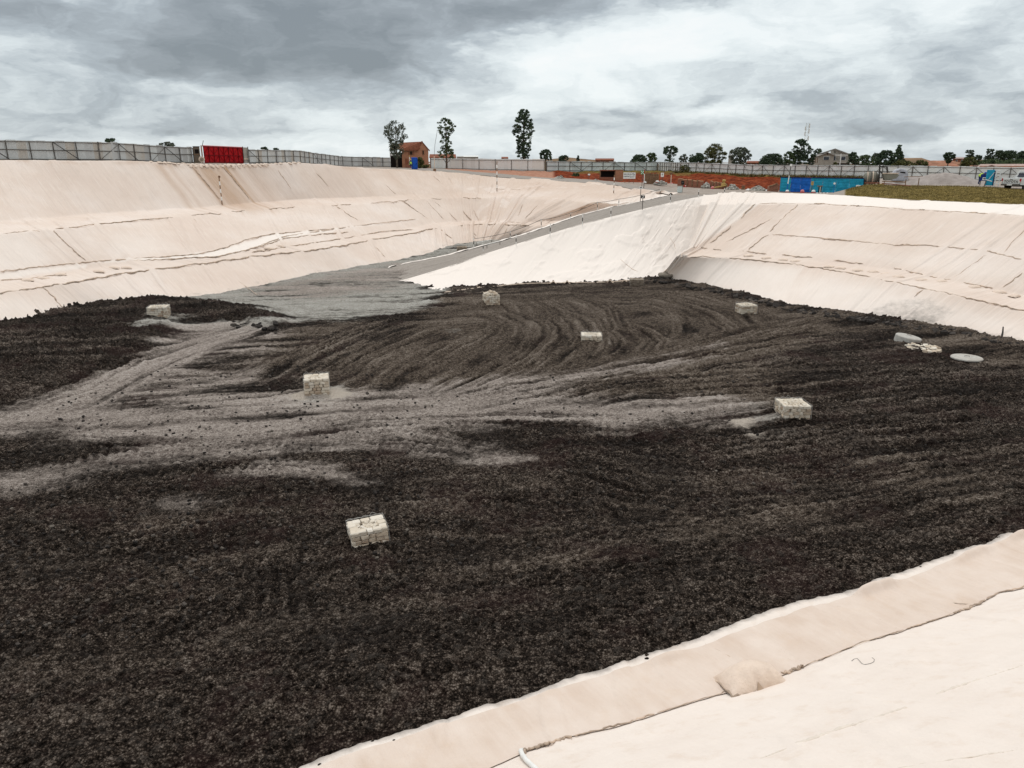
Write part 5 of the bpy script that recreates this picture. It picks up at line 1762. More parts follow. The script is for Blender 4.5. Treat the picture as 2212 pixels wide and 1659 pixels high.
# round things at the right edge of the soil
p = fl(1959, 740)
g = root('concrete_cover', 'tilted round concrete cover at the right edge of the soil, farthest of three round bases', 'cover', (p[0], p[1], floor_z(*p)), facing(p))
m = MB(); m.lathe([(.02, -.10), (.62, -.12), (.65, -.08), (.65, .26), (.61, .30), (.02, .31)], (0, 0, 0), 36)
ob = m.build('slab', M_CONC, g, False, .015)
g.rotation_euler[0] = -.03; g.rotation_euler[1] = .16
m = MB(); m.tube([(-.1, 0, .30), (-.1, 0, .36), (.1, 0, .36), (.1, 0, .30)], .012, 5); m.build('lifting_ring', M_POST, g)
p = fl(2087, 780)
g = root('concrete_cover', 'flat round concrete cover on a brown base, nearest of three round bases at right', 'cover', (p[0], p[1], floor_z(*p)), facing(p))
m = MB(); m.lathe([(.02, .06), (.66, .05), (.70, .07), (.70, .12), (.67, .15), (.02, .16)], (0, 0, 0), 36); m.build('slab', M_CONC, g, False, .012)
m = MB(); m.lathe([(.5, -.25), (.58, -.2), (.55, .10), (.02, .10)], (0, 0, 0), 24); m.build('base_ring', M_STONED, g)
m = MB(); m.tube([(-.1, 0, .15), (-.1, 0, .21), (.1, 0, .21), (.1, 0, .15)], .012, 5); m.build('lifting_ring', M_POST, g)
p = fl(1993, 757)
g = root('stone_ring', 'flush ring of pale cobbles between two round concrete covers', 'stone ring', (p[0], p[1], floor_z(*p)), facing(p))
m = MB(); var = []; rg = random.Random(4)
for rad, n in ((.74, 17), (.52, 12), (.30, 8), (.08, 3)):
    for i in range(n):
        th = 2 * math.pi * i / n + rg.uniform(-.08, .08)
        rock(m, (rad * math.cos(th), rad * math.sin(th), .02 + rg.uniform(-.03, .05)), (.24, .22, .22), rg, var, rg.uniform(.2, .9), .5)
m.build('cobbles', M_STONE, g, attr=var)
p, n = hit(2163, 730)
g = root('pipe_stub', 'thin dark stick poking up at the foot of the right liner', 'stick', p, 0)
m = MB(); m.tube([(0, 0, -.2), (.02, 0, .3), (0, .02, .62)], [.07, .05, .035], 6); m.build('stub', M_POST, g)

# loose clods: too many to count
m = MB(); var = []; rg = random.Random(9)
clod = []
for i in range(4200):
    x = rg.uniform(-60, 2260); y = 690 + 950 * rg.random() ** 1.4
    q = fl(x, y)
    if q[1] < 8.5 or np.interp(q[0] * AX[0] + q[1] * AX[1], aa, B0) - (q[0] * BX[0] + q[1] * BX[1]) < .3: continue
    jr = int(np.clip(np.interp(1 / q[1], 1 / rows, np.arange(len(rows))), 0, len(rows) - 1)); ir = int(np.clip(np.interp(q[0] / q[1], sc_, np.arange(len(sc_))), 0, len(sc_) - 1))
    if rough[jr, ir] < .85 or tan[jr, ir] > .08 or q[1] > 34: continue
    s = rg.uniform(.025, .075) * (1 + .3 * rg.random() ** 4)
    rock(m, (q[0], q[1], floor_z(*q) + s * .2), (s * 1.3, s, s * .8), rg, var, rg.random() ** 2, .9)
o = m.build('loose_clods', varied('clod_soil', [(.018, .0145, .0125), (.036, .029, .025), (.07, .058, .050), (.14, .12, .10)], .95, 12, .5, 30), attr=var)
tag(o, 'loose dark clods of earth scattered over the pit floor', 'earth clods', kind='stuff')
# ragged clods along the crest of the black heap at the left bank and along the soil edge
m = MB(); var = []
for i in range(1500):
    u = rg.random()
    if u < .6:
        x = rg.uniform(-40, 600); y = np.interp(x, [-40, 200, 330, 440, 540, 595], [712, 668, 654, 660, 674, 694]) + rg.uniform(2, 40) * rg.random()
    else:
        x = rg.uniform(1400, 2230); y = np.interp(x, *RLY['A']) + rg.uniform(1, 12)
    q = fl(x, y); s = rg.uniform(.08, .26)
    rock(m, (q[0], q[1], floor_z(*q) + s * .15), (s * 1.3, s, s * .8), rg, var, rg.random() ** 2 * .8, .9)
o = m.build('heap_clods', bpy.data.materials['clod_soil'], attr=var)
tag(o, 'ragged black clods along the soil heaps at the foot of the liners', 'earth clods', kind='stuff')


# ------------------------------------------------------------------ stakes, ropes and poles
def px_h(x, y0, y1, t):
    return at(x, y0, t)[2] - at(x, y1, t)[2]


def depth(p):
    return p[1] * CP - (p[2] - H) * SP


tops = []


def stake(x, yt, yb, label, group=None, name='marker_stake', segs=3, r=.03, colors=None, keep=False, base=None):
    p = Vector(base) if base is not None else hit(x, yb)[0]
    t = depth(p)
    h = (yb - yt) * t / FPX / CP
    g = root(name, label, 'stake', p, facing(p), group)
    cols = colors or [M_WHITE, M_BLACK, M_WHITE]
    tl = random.uniform(-.04, .04)
    MB().tube([(0, 0, -.2), (tl, 0, h)], r, 6).build('rod', cols[0], g)
    for i in range(1, segs, 2):
        a, b = i / segs, (i + 1) / segs
        MB().tube([(tl * a, 0, h * a), (tl * b, 0, h * b)], r * 1.2, 6).build('band', cols[1], g)
    if keep: tops.append(p + Vector((tl, 0, h * .92)))
    return g, h, p


GS = 'black and white marker stakes along the ramp'
rs = [(1044, 527, 542.5), (1115, 508, 530), (1188, 484, 509), (1258, 463, 487), (1319.5, 450, 468.5), (1448, 420, 438), (1509, 410, 426.5), (1565, 407, 418.5)]
for i, (x, a, b) in enumerate(rs):
    stake(x, a, b, '%s stake up the near edge of the ramp, on the white liner crest' % ordn[i], GS)
ls = [(1023.7, 515, 537), (1102.5, 500, 515), (1169, 474, 496), (1233, 460, 474), (1290, 437, 458), (1336, 430, 443), (1426, 408, 425)]
for i, (x, a, b) in enumerate(ls):
    j = np.argmin(np.abs(proj(rl)[0] - x)); q = rl[j].copy(); q[2] += .08
    stake(x, a, proj(q)[1], '%s roped stake up the far edge of the ramp' % ordn[i], GS, keep=True, base=q)
g = root('rope', 'thin rope strung between the stakes along the far edge of the ramp', 'rope', tops[0])
m = MB()
for a, b in zip(tops[:-1], tops[1:]):
    m.tube([a.lerp(b, t) - tops[0] - Vector((0, 0, .25 * (b - a).length / 12 * 4 * t * (1 - t))) for t in np.linspace(0, 1, 9)], .022, 4)
m.build('strand', M_POST, g)
p1, p2 = Vector(atz(1060, 534, 1.6)), Vector(atz(1104, 523, 2.3))
for i, (a, b) in enumerate((((1030, 531), (1062, 524)), ((1052, 536), (1080, 529)))):
    A, B = hit(*a)[0] + Vector((0, 0, .35)), hit(*b)[0] + Vector((0, 0, .35))
    g = root('barrier_pole', ['left of two white barrier poles lying low at the ramp foot', 'right of two white barrier poles lying low at the ramp foot'][i], 'pole', A)
    m = MB(); m.tube([(0, 0, 0), B - A], .04, 6); m.build('pole_rod', M_WHITE, g)
    m = MB(); m.tube([(0, 0, -.35), (0, 0, .02)], .03, 5); m.tube([B - A + Vector((0, 0, -.35)), B - A + Vector((0, 0, .02))], .03, 5); m.build('foot', M_POST, g)
RW = [M_WOOD, M_WHITE]
g, h, p = stake(480, 388, 441, 'tall rusty survey pole with white bands and a ring top on the left upper bench', name='survey_pole', segs=7, r=.05, colors=[M_WOOD, M_WHITE])
m = MB(); m.lathe([(.05, -.03), (.12, -.03), (.12, .03), (.05, .03), (.05, -.03)], (0, 0, h + .08), 14, 'Y'); m.build('ring', M_WOOD, g)
stake(1073.5, 354, 413, 'very tall banded survey pole on the far upper bench near centre', name='survey_pole', segs=9, r=.06, colors=[M_WOOD, M_WHITE])
stake(1325.5, 381, 417, 'banded survey pole with a white tip at the far end of the upper bench', name='survey_pole', segs=7, r=.05, colors=[M_WOOD, M_WHITE])
b_ = at(939, 369.5, 108); b_[2] = max(b_[2], 0)
g = root('cable_post', 'pale post in a base block right of the brick house, with a leaning cable', 'post', b_, facing(b_))
k_ = 108 / FPX
m = MB(); m.tube([(0, 0, 0), (-.02, 0, 31 * k_)], .055, 6); m.build('post_shaft', M_SEAML, g)
m = MB(); m.box((0, 0, .15), (.42, .4, .34)); m.build('base_block', M_WOOD, g, bevel=.03)
m = MB(); m.tube([(-.02, 0, 30 * k_), (.15, .3, 55 * k_), (.53, .6, 82 * k_)], .028, 5); m.build('leaning_pole', M_POST, g)


# ------------------------------------------------------------------ signs
def sign_post(name, label, x, yb, t, h, board, mat, post_r=.035, post_mat=None, bt=.03, marks=None, z=None):
    b = at(x, yb, t) if t else np.array(hit(x, yb)[0])
    t = depth(b); kx = t / FPX
    g = root(name, label, 'sign', b, facing(b))
    hh = h * kx
    m = MB(); m.tube([(0, .02, -.15), (0, .02, hh)], post_r, 6); m.build('post', post_mat or M_POST, g)
    if board:
        bw, bh = board[0] * kx, board[1] * kx
        m = MB(); m.box((0, -.03, hh - bh / 2), (bw, bt, bh)); bo = m.build('board', mat, g, bevel=.005)
        if marks:
            m = MB()
            for (ax, az_, bx, bz, wd) in marks:
                a_ = Vector((ax * bw / 2, -.03 - bt / 2 - .006, hh - bh / 2 + az_ * bh / 2)); c_ = Vector((bx * bw / 2, -.03 - bt / 2 - .006, hh - bh / 2 + bz * bh / 2))
                L = (c_ - a_).length; th = math.atan2(c_.z - a_.z, c_.x - a_.x)
                m.box(tuple((a_ + c_) / 2), (L, .008, wd), (0, -th, 0))
            return g, bo, m
    return g, None, None


g, bo, m = sign_post('number_sign', 'small black sign with a white 2 on a post at the ramp edge', 1387.5, 452.8, 0, 30, (8.4, 6.4), M_BLACK,
                     marks=[(-.3, .62, .3, .62, .05), (.3, .62, .3, .02, .05), (.3, .02, -.3, -.5, .05), (-.3, -.58, .32, -.58, .05)])
m.build('numeral', M_WHITE, bo)
q = rl[np.argmin(np.abs(proj(rl)[0] - 1383))]
g, bo, m = sign_post('arrow_sign', 'white board with a black mark on a tall banded post beside the ramp', 1383, proj(q)[1] + 1, depth(q), 33, (6.6, 5), M_WHITE, marks=[(-.55, .15, .5, .15, .09), (.2, .45, .55, .15, .05)])
m.build('symbol', M_BLACK, bo)
g, bo, m = sign_post('assembly_sign', 'green square sign with a white cross of arrows before the red earth cut', 1386, 412, 99, 42, (7, 8), M_GREEN, marks=[(-.8, -.8, .8, .8, .07), (-.8, .8, .8, -.8, .07), (-.2, .0, .2, .0, .12)])
m.build('symbol', M_WHITE, bo)
b_ = at(1390.4, 412, 98)
g = root('marker_pole', 'red and white pole on a white block beside the green square sign', 'pole', b_, facing(b_))
kk = 98 / FPX
for i in range(5):
    m = MB(); m.tube([(0, 0, 44 * kk * i / 5), (0, 0, 44 * kk * (i + 1) / 5)], .045, 6); m.build('band', [M_POST, M_POST, M_WHITE, M_WHITE, M_RED][i], g)
b_ = at(1393, 395.5, 108)
g = root('kerb_block', 'white kerb block lying behind the red and white pole', 'block', b_, facing(b_)); m = MB(); m.box((0, 0, .12), (.45, .35, .24), tap=.85); m.build('block_body', M_WHITE, g, bevel=.02)
b_ = at(1359, 393.5, 113)
g = root('notice_board', 'big white notice board with drawings standing before the red earth cut', 'notice board', b_, facing(b_))
kk = 113 / FPX
m = MB(); m.box((0, 0, 13.6 * kk), (26 * kk, .05, 13 * kk)); bo = m.build('panel', M_WHITE, g, bevel=.01)
m = MB()
y_ = -.034
for i in range(4):
    for j in range(2):
        m.box(((-11 + i * 2.9) * kk, y_, (16.5 - j * 5.0) * kk), (1.6 * kk, .01, [3.2, 2.4][j] * kk))
for (x0, z0, w0, h0_) in ((4, 12.6, 14, .8), (3, 16.5, 8, .9), (8, 17.6, 4, 1.2), (10, 15.4, 3, 1.6), (5.5, 10, 8, .5), (-6, 12.8, 9, .5), (1.4, 14, .5, 10)):
    m.box((x0 * kk, y_ - .003, z0 * kk), (w0 * kk, .01, h0_ * kk))
m.build('printing', paint('printed_grey', (.16, .16, .17), .7), bo)
for sx in (-9, 0, 9):
    m = MB(); m.tube([(sx * kk, .05, -.2), (sx * kk, .05, 8 * kk)], .04, 5); m.build('leg', M_WOOD, g)
g, bo, m = sign_post('prohibition_sign', 'tilted white sign with a dark ring, standing amid pale rubble', 1430, 394, 108, 20, (6.5, 8.5), M_WHITE, marks=[(-.4, .2, .0, .55, .05), (0, .55, .4, .2, .05), (.4, .2, 0, -.25, .05), (0, -.25, -.4, .2, .05)])
m.build('symbol', M_POST, bo)
b_ = at(1449, 397.5, 106); kk = 106 / FPX
g = root('funnel_post', 'tan post widening to a funnel top near the fence corner', 'post', b_, facing(b_))
m = MB(); m.tube([(0, 0, -.1), (0, 0, 19 * kk)], .06, 6); m.build('shaft', M_SEAML, g)
m = MB(); m.lathe([(.06, 0), (.30, .28), (.30, .34), (.05, .34)], (0, 0, 19 * kk), 12); m.build('funnel', M_WOOD, g)
g, bo, m = sign_post('warning_sign', 'black sign with a red and white tag on a post at the ramp top', 1473.6, 414.5, 92, 23, (6.6, 8), M_BLACK, marks=[(-.5, .3, .5, .3, .06), (-.5, 0, .4, 0, .05)])
m.build('lettering', M_POST, bo)
m = MB(); m.box((.30, -.06, 12 * 92 / FPX), (.28, .04, .24)); m.build('red_tag', M_RED, g)
m = MB(); m.box((.36, -.085, 12.8 * 92 / FPX), (.12, .02, .10)); m.build('white_tag', M_WHITE, g)
b_ = at(1468, 415.5, 92)
g = root('cable_box', 'pale green box standing at the top of the ramp behind a stake', 'box', b_, facing(b_)); m = MB(); m.box((0, 0, .35), (.6, .4, .72)); m.build('cabinet', M_SHEETG, g, bevel=.02)
m = MB(); m.box((0, 0, .73), (.66, .46, .05)); m.build('lid', M_CONC, g)
g, bo, m = sign_post('small_sign', 'tiny white sign before the dark shed opening, left of the notice board', 1272, 391, 117, 15, (5, 3), M_WHITE)
# tall flag-like pole before the blue panels
b_ = at(1699, 414.5, 88); kk = 88 / FPX
g = root('tall_pole', 'tall thin pole, white above and blue below, with a square white top plate', 'pole', b_, facing(b_))
for a, b, mt in ((0, 17, M_ROYAL), (17, 34, M_WHITE), (34, 54, M_POST)):
    m = MB(); m.tube([(.012 * a * .3, 0, a * kk), (.012 * b * .3, 0, b * kk)], .055, 6); m.build('band', mt, g)
m = MB(); m.box((.2, -.04, 55.5 * kk), (4.2 * kk, .04, 4.6 * kk)); m.build('top_plate', M_WHITE, g)
g, bo, m = sign_post('yellow_sign', 'small yellow sign on a grey post in front of the blue panels', 1753, 414.5, 86, 22, (5, 8), M_YELLOW, marks=[(-.4, .3, .4, .3, .03), (-.4, -.2, .4, -.2, .03)])
m.build('lettering', M_WOOD, bo)
g, bo, m = sign_post('round_sign', 'tiny round white sign on a thin post before the teal panels', 1800, 418, 82, 22, None, M_WHITE, post_r=.025, post_mat=M_ROYAL)
kk = 82 / FPX
m = MB(); m.lathe([(.01, -.03), (.11, -.03), (.11, .0), (.01, .0)], (0, 0, 21 * kk), 16, 'Y'); m.build('disc', M_WHITE, g)
b_ = at(1770, 415.5, 85); kk = 85 / FPX
g = root('bench_stand', 'dark T-shaped stand with a flat top before the teal panels', 'stand', b_, facing(b_))
m = MB(); m.box((0, 0, 13 * kk), (.62, .4, .09)); m.build('top', M_WOOD, g); m = MB(); m.box((-.09, 0, 6 * kk), (.12, .3, 12.5 * kk)); m.build('leg', M_BLACK, g); m = MB(); m.box((.04, -.02, 6 * kk), (.10, .3, 12.5 * kk)); m.build('leg', M_SEAML, g); m = MB(); m.box((.15, 0, 6 * kk), (.10, .3, 12.5 * kk)); m.build('leg', M_BLACK, g)


def dome(x, yb, t, w, h, label, mt, low=M_RED):
    b = at(x, yb, t); kx = t / FPX
    g = root('base_weight', label, 'weight', b, facing(b), 'red and white base weights')
    m = MB(); m.lathe([(w * kx / 2 * a, h * kx * b_) for a, b_ in ((.98, 0), (1, .12), (.92, .30))], (0, 0, -.04), 16); m.build('red_foot', low, g, True)
    m = MB(); m.lathe([(w * kx / 2 * a, h * kx * b_) for a, b_ in ((.94, .28), (.88, .55), (.66, .85), (.3, 1.0), (.02, 1.02))], (0, 0, -.04), 16); m.build('white_cap', mt, g, True)


dome(1616, 413, 99, 10, 6, 'white capped base weight left of the grey stone pile', M_WHITE)
dome(1657, 413.5, 96, 8, 4.5, 'low white base weight by the brown hut wall', M_WHITE)
dome(1700.5, 414.5, 86.5, 8, 5, 'white base weight at the foot of the tall white and blue pole', M_WHITE)
dome(1733, 415.5, 85, 9, 6.5, 'pink topped base weight before the royal blue panels', M_PINK)
dome(1757, 415.5, 85, 9, 6, 'white base weight beside the yellow sign', M_WHITE)
for i, x in enumerate((1765, 1772.5, 1779.5, 1787)):
    dome(x, 418.5, 81, 5, 3.2, 'tiny white base weight in a row of four before the teal panels', M_WHITE, M_PINK)
dome(1539.5, 407.5, 103, 8.5, 5.5, 'pinkish base weight at the end of the yellow beam', M_PINK)
dome(1450, 397, 107, 7, 3, 'small pinkish base weight at the foot of the funnel post', M_PINK, M_WHITE)
dome(1420, 393.5, 110, 9, 4, 'red and white base weight amid the pale rubble', M_WHITE)


# ------------------------------------------------------------------ heaps of stone, low walls, shed in the cut
def heap_of(name, label, x0, x1, yt, yb, t, n, seed, mat=M_RUBBLE, s0=.12, s1=.26, dep=1.2):
    b = at((x0 + x1) / 2, yb, t); kx = t / FPX
    w, h = (x1 - x0) * kx / 2, (yb - yt) * kx
    g = root(name, label, 'stone heap', b, facing(b))
    rg = random.Random(seed); m = MB(); var = []
    for i in range(n):
        a, r_ = rg.uniform(0, 6.28), rg.random() ** .6
        x, y = r_ * math.cos(a) * w, r_ * math.sin(a) * dep + dep * .3
        z = h * (1 - r_) ** .8 * rg.uniform(.3, 1.0)
        s = rg.uniform(s0, s1)
        rock(m, (x, y, z + s * .2), (s * 1.2, s, s * .8), rg, var, rg.random(), .9)
    m.build('stones', mat, g, attr=var)
    prof = [(w * a, h * b2) for a, b2 in ((1, -.15), (.8, .12), (.5, .4), (.2, .75), (.02, .85))]
    m = MB(); m.lathe(prof, (0, dep * .3, 0), 14)
    m.build('core', mat, g, attr=[.3] * len(m.v))


heap_of('stone_heap', 'pale stone heap near the ramp top, beside the yellow beam', 1568, 1595, 397, 410, 103, 130, 1)
heap_of('stone_heap', 'grey stone heap left of the brown hut wall', 1618, 1655, 402, 414, 98, 170, 2)
heap_of('stone_heap', 'stones dumped between two stretches of low brick wall', 1516, 1534, 391, 406, 106, 90, 3)
heap_of('stone_heap', 'low rubble scattered below the tilted white sign', 1412, 1442, 391, 398, 110, 90, 4, s0=.10, s1=.22)
heap_of('stone_heap', 'small grey rubble pile at the end of the pinkish earth slope', 1196, 1222, 380, 387.5, 116, 80, 5, s0=.12, s1=.25)
heap_of('stone_heap', 'little grey rubble pile left of the shed opening', 1276, 1296, 386.5, 392, 114, 50, 6, s0=.1, s1=.2)


def low_wall(label, x0, y0, t0, x1, y1, t1, h0, h1, mat, seed, th=.3, cap=True):
    a, b = at(x0, y0, t0), at(x1, y1, t1)
    L = np.linalg.norm((b - a)[:2])
    g = root('low_wall', label, 'wall', a, math.atan2(b[1] - a[1], b[0] - a[0]))
    rg = random.Random(seed); n = 12
    top = [(L * i / n, h0 * t0 / FPX + (h1 * t1 / FPX - h0 * t0 / FPX) * i / n + rg.uniform(-.06, .06)) for i in range(n + 1)]
    dzz = b[2] - a[2]
    outl = [(0, -.2)] + [(L, -.2 + dzz)] + [(x, z + dzz * x / L) for x, z in top[::-1]]
    m = MB(); m.prism(outl, 0, th); m.build('masonry', mat, g)
    if cap:
        m = MB()
        m.tube([(x, th / 2, z + dzz * x / L + .02) for x, z in top], .10, 5); m.build('coping', paint('clay_coping', (.42, .25, .15), .9, var=.15), g)
    for i in range(1, 5):
        m = MB(); x = L * i / 5; m.box((x, -.04, h0 * t0 / FPX / 2), (.16, .08, h0 * t0 / FPX)); m.build('pilaster', M_WOOD, g)
    return g


low_wall('low reddish brick wall with pilasters behind the black sign', 1463, 401, 110, 1517, 404.5, 107, 13.5, 11.5, M_BRICKD, 1)
low_wall('second stretch of low reddish wall leading to the yellow pump', 1533, 406, 106, 1567, 407.5, 104, 13, 9, M_BRICKD, 2)
low_wall('rough retaining wall of upright timbers behind the green sign', 1392, 394.5, 112, 1423, 395, 112, 20, 18, M_WOOD, 3, cap=False)
# brown hut wall beside the blue panels
b_ = at(1671, 414, 93); kk = 93 / FPX
g = root('brown_hut', 'squat brown earthen hut with a sloping top left of the blue panels', 'hut', b_, facing(b_) + .2)
m = MB(); m.prism([(-10 * kk, -.2), (10.5 * kk, -.2), (10.5 * kk, 14.5 * kk), (6 * kk, 16.5 * kk), (-6 * kk, 11.5 * kk), (-10 * kk, 11 * kk)], 0, 1.2); m.build('walls', paint('earth_render', (.25, .12, .08), .95, var=.2, bump=.5, bscale=6), g, bevel=.05)
m = MB(); m.tube([(-10 * kk, -.02, 11.6 * kk), (-5.5 * kk, -.02, 12.2 * kk), (6.5 * kk, -.02, 17 * kk)], .10, 6); m.build('ridge_roll', M_WOOD, g)
b_ = at(1605, 411, 103); kk = 103 / FPX
g = root('earth_stump', 'short brownish earthen block between two grey stone heaps', 'block', b_, facing(b_)); m = MB(); m.box((0, .2, 4.5 * kk), (8 * kk, .6, 10 * kk), tap=.85); m.build('block_body', M_WOOD, g, bevel=.06)
m = MB(); m.box((0, .2, 9.8 * kk), (7.5 * kk, .65, .12)); m.build('top_slab', M_BRICKD, g)
# shed opening in the cut with its brick front
b_ = at(1312, 392.5, 118); kk = 118 / FPX
g = root('brick_shed', 'low brick shed with a wide dark opening, set in the red earth cut', 'shed', b_, facing(b_))
m = MB(); m.box((0, .7, 4.6 * kk), (33 * kk, 1.4, 9.4 * kk)); m.build('parapet', M_BRICKD, g)
m = MB(); m.box((0, 1.2, 16 * kk), (31 * kk, .5, 14 * kk)); m.build('dark_opening', M_DARK, g)
m = MB(); m.box((0, .9, 23.4 * kk), (35 * kk, 1.9, .14)); m.build('roof', M_TILE, g)
for sx in (-1, 1):
    m = MB(); m.box((sx * 16 * kk, .15, 11.5 * kk), (.18, .18, 23 * kk)); m.build('post', M_WOOD, g)
b_ = at(1337, 392.5, 117.5)
g = root('brick_wall', 'upright orange brick wall between the dark shed and the notice board', 'wall', b_, facing(b_))
m = MB(); m.box((0, .3, 11.8 * kk), (16.5 * kk, .5, 24.5 * kk), tap=.97); m.build('masonry', M_BRICK, g, bevel=.03)
m = MB(); m.box((0, .3, 24.3 * kk), (17 * kk, .56, .08)); m.build('coping', M_WOOD, g)
# yellow pump and beam
b_ = at(1563, 403.5, 104); kk = 104 / FPX
g = root('yellow_pump', 'yellow rounded machine perched at the end of the low wall', 'pump', b_, facing(b_))
m = MB(); m.lathe([(.02, -.05), (.36, 0), (.34, .25), (.16, .42), (.14, .55)], (0, 0, 2 * kk), 14); m.build('housing', M_YELLOW, g, True)
m = MB(); m.lathe([(.02, 0), (.2, .05), (.26, .2), (.2, .36), (.02, .4)], (0, 0, 9.5 * kk), 14); m.build('dome_head', M_YELLOW, g, True)
A, B = Vector(at(1542, 406.2, 102.5)), Vector(at(1569, 400.6, 103.5))
g = root('yellow_beam', 'slanting yellow beam between the pink base weight and the stone heap', 'beam', A)
m = MB(); m.tube([(0, 0, .05), B - A], .085, 6); m.build('boom', M_YELLOW, g); m = MB(); m.box(tuple(B - A), (.3, .2, .25)); m.build('end_plate', M_WOOD, g); m = MB(); m.tube([B - A, B - A - Vector((0, 0, .6))], .05, 5); m.build('prop', M_POST, g)

# ------------------------------------------------------------------ blue panels
specs = [(1683.5, 1708, M_TEAL), (1708, 1730, M_ROYAL), (1730, 1752, M_ROYAL), (1752, 1778, M_TEAL), (1778, 1806, M_TEAL), (1806, 1834, M_TEAL), (1834, 1862, M_TEAL)]
A, B = at(1683.5, 415, 90.5), at(1862, 418.5, 84)
L = np.linalg.norm((B - A)[:2])
g = root('blue_panel_fence', 'screen of teal and royal blue ribbed sheets between the red cut and grassy berm', 'fence', A, math.atan2(B[1] - A[1], B[0] - A[0]))
hp = 30.5 * 90 / FPX
for i, (x0, x1, mt) in enumerate(specs):
    s0, s1 = (x0 - 1683.5) / 178.5 * L, (x1 - 1683.5) / 178.5 * L
    m = MB(); v, f = [], []
    nr = 36
    zt = hp + random.uniform(-.03, .03)
    for j in range(nr + 1):
        z = zt * j / nr; y = (.02 if j % 2 else -.02) + .012 * (i % 2) + .03 * math.sin(j * .35 + i)
        v += [(s0 + .005, y, z), ((s0 + s1) / 2, y + .03 * math.sin(j * .9 + i * 2), z), (s1 - .005, y, z)]
    for j in range(nr):
        for k_ in (0, 1):
            f.append((3 * j + k_, 3 * j + k_ + 1, 3 * j + k_ + 4, 3 * j + k_ + 3))
    m.add(v, f); m.build('ribbed_sheet', mt, g, True)
for i in range(8):
    m = MB(); m.box((L * i / 7, .08, hp / 2), (.07, .07, hp)); m.build('post', M_NAVY, g)
m = MB(); m.box((L / 2, 0, hp + .03), (L, .12, .10)); m.build('top_rail', M_NAVY, g)
m = MB(); m.box((L * .4, -.02, .03), (L * .8, .1, .08)); m.build('bottom_rail', M_BRICKD, g)
b_ = at(1856, 405.5, 83)
g = root('white_rock', 'small pale rock at the tip of the grassy berm beside the teal panels', 'rock', b_, 0); m = MB(); var = []; rock(m, (0, 0, .1), (.7, .4, .3), random.Random(1), var, .9, .4); m.build('rock_body', M_STONE, g, attr=[1.0] * len(m.v))


# ------------------------------------------------------------------ people
def person(name, label, base, rz, pose, vest=M_HIVIS, helmet=M_BLUE, scale=1.0):
    """pose: dict of joints; one continuous skinned body with five fingers on each hand"""
    g = root(name, label, 'person', base, rz)
    J = dict(pel=(0, 0, .95), ches=(0, 0, 1.28), neck=(0, 0, 1.48), head=(0, -.01, 1.62), top=(0, 0, 1.72),
             lsh=(-.19, 0, 1.42), lel=(-.25, -.02, 1.14), lwr=(-.24, -.12, .90), rsh=(.19, 0, 1.42), rel=(.25, -.02, 1.14), rwr=(.24, -.12, .90),
             lhip=(-.10, 0, .90), lkn=(-.11, -.02, .48), lan=(-.11, 0, .08), lto=(-.12, -.16, .03), rhip=(.10, 0, .90), rkn=(.11, -.02, .48), ran=(.11, 0, .08), rto=(.12, -.16, .03))
    J.update(pose)
    R = dict(pel=.15, ches=.16, neck=.06, head=.095, top=.06, lsh=.075, lel=.05, lwr=.03, rsh=.075, rel=.05, rwr=.03, lhip=.10, lkn=.065, lan=.045, lto=.035, rhip=.10, rkn=.065, ran=.045, rto=.035)
    E = [('pel', 'ches'), ('ches', 'neck'), ('neck', 'head'), ('head', 'top'), ('ches', 'lsh'), ('lsh', 'lel'), ('lel', 'lwr'), ('ches', 'rsh'), ('rsh', 'rel'), ('rel', 'rwr'),
         ('pel', 'lhip'), ('lhip', 'lkn'), ('lkn', 'lan'), ('lan', 'lto'), ('pel', 'rhip'), ('rhip', 'rkn'), ('rkn', 'ran'), ('ran', 'rto')]
    for s in 'lr':
        w = Vector(J[s + 'wr']); e = Vector(J[s + 'el']); d = (w - e).normalized(); sd_ = d.cross(Vector((0, 1, .2))).normalized()
        pm = w + d * .07; J[s + 'pm'] = tuple(pm); R[s + 'pm'] = .032; E.append((s + 'wr', s + 'pm'))
        for i in range(5):
            o = (i - 1.5) * .02
            q = pm + d * (.075 - .008 * abs(i - 2)) + sd_ * o if i < 4 else w + d * .05 + sd_ * -.06
            J[s + 'f%d' % i] = tuple(q); R[s + 'f%d' % i] = .009; E.append((s + ('pm' if i < 4 else 'wr'), s + 'f%d' % i))
    names = list(J)
    me = bpy.data.meshes.new('body')
    me.from_pydata([J[n] for n in names], [(names.index(a), names.index(b)) for a, b in E], [])
    me.materials.append(M_CLOTH)
    o = link('body', me, g)
    sk = o.modifiers.new('skin', 'SKIN')
    for i, n in enumerate(names):
        me.skin_vertices[0].data[i].radius = (R[n], R[n]); me.skin_vertices[0].data[i].use_root = (n == 'pel')
    o.modifiers.new('sub', 'SUBSURF').render_levels = 1
    # bare head, nose and ears
    h = Vector(J['head']); up = (Vector(J['top']) - Vector(J['neck'])).normalized()
    m = MB(); m.lathe([(.02, -.13), (.07, -.11), (.095, -.03), (.10, .04), (.085, .10), (.02, .14)], tuple(h), 14)
    m.box(tuple(h + Vector((0, -.10, 0))), (.03, .04, .05)); m.box(tuple(h + Vector((.10, 0, 0))), (.02, .04, .06)); m.box(tuple(h + Vector((-.10, 0, 0))), (.02, .04, .06))
    m.build('head', M_SKIN, g, True)
    m = MB(); m.lathe([(.15, .03), (.125, .05), (.12, .11), (.07, .165), (.01, .18)], tuple(h), 16); m.build('helmet', helmet, g, True)
    if vest:
        a, b = Vector(J['pel']), Vector(J['neck'])
        m = MB(); m.tube([a.lerp(b, t) for t in (.02, .3, .6, .85)], [.185, .185, .205, .15], 12); m.build('vest', vest, g, True)
    g.scale = (scale,) * 3
    return g


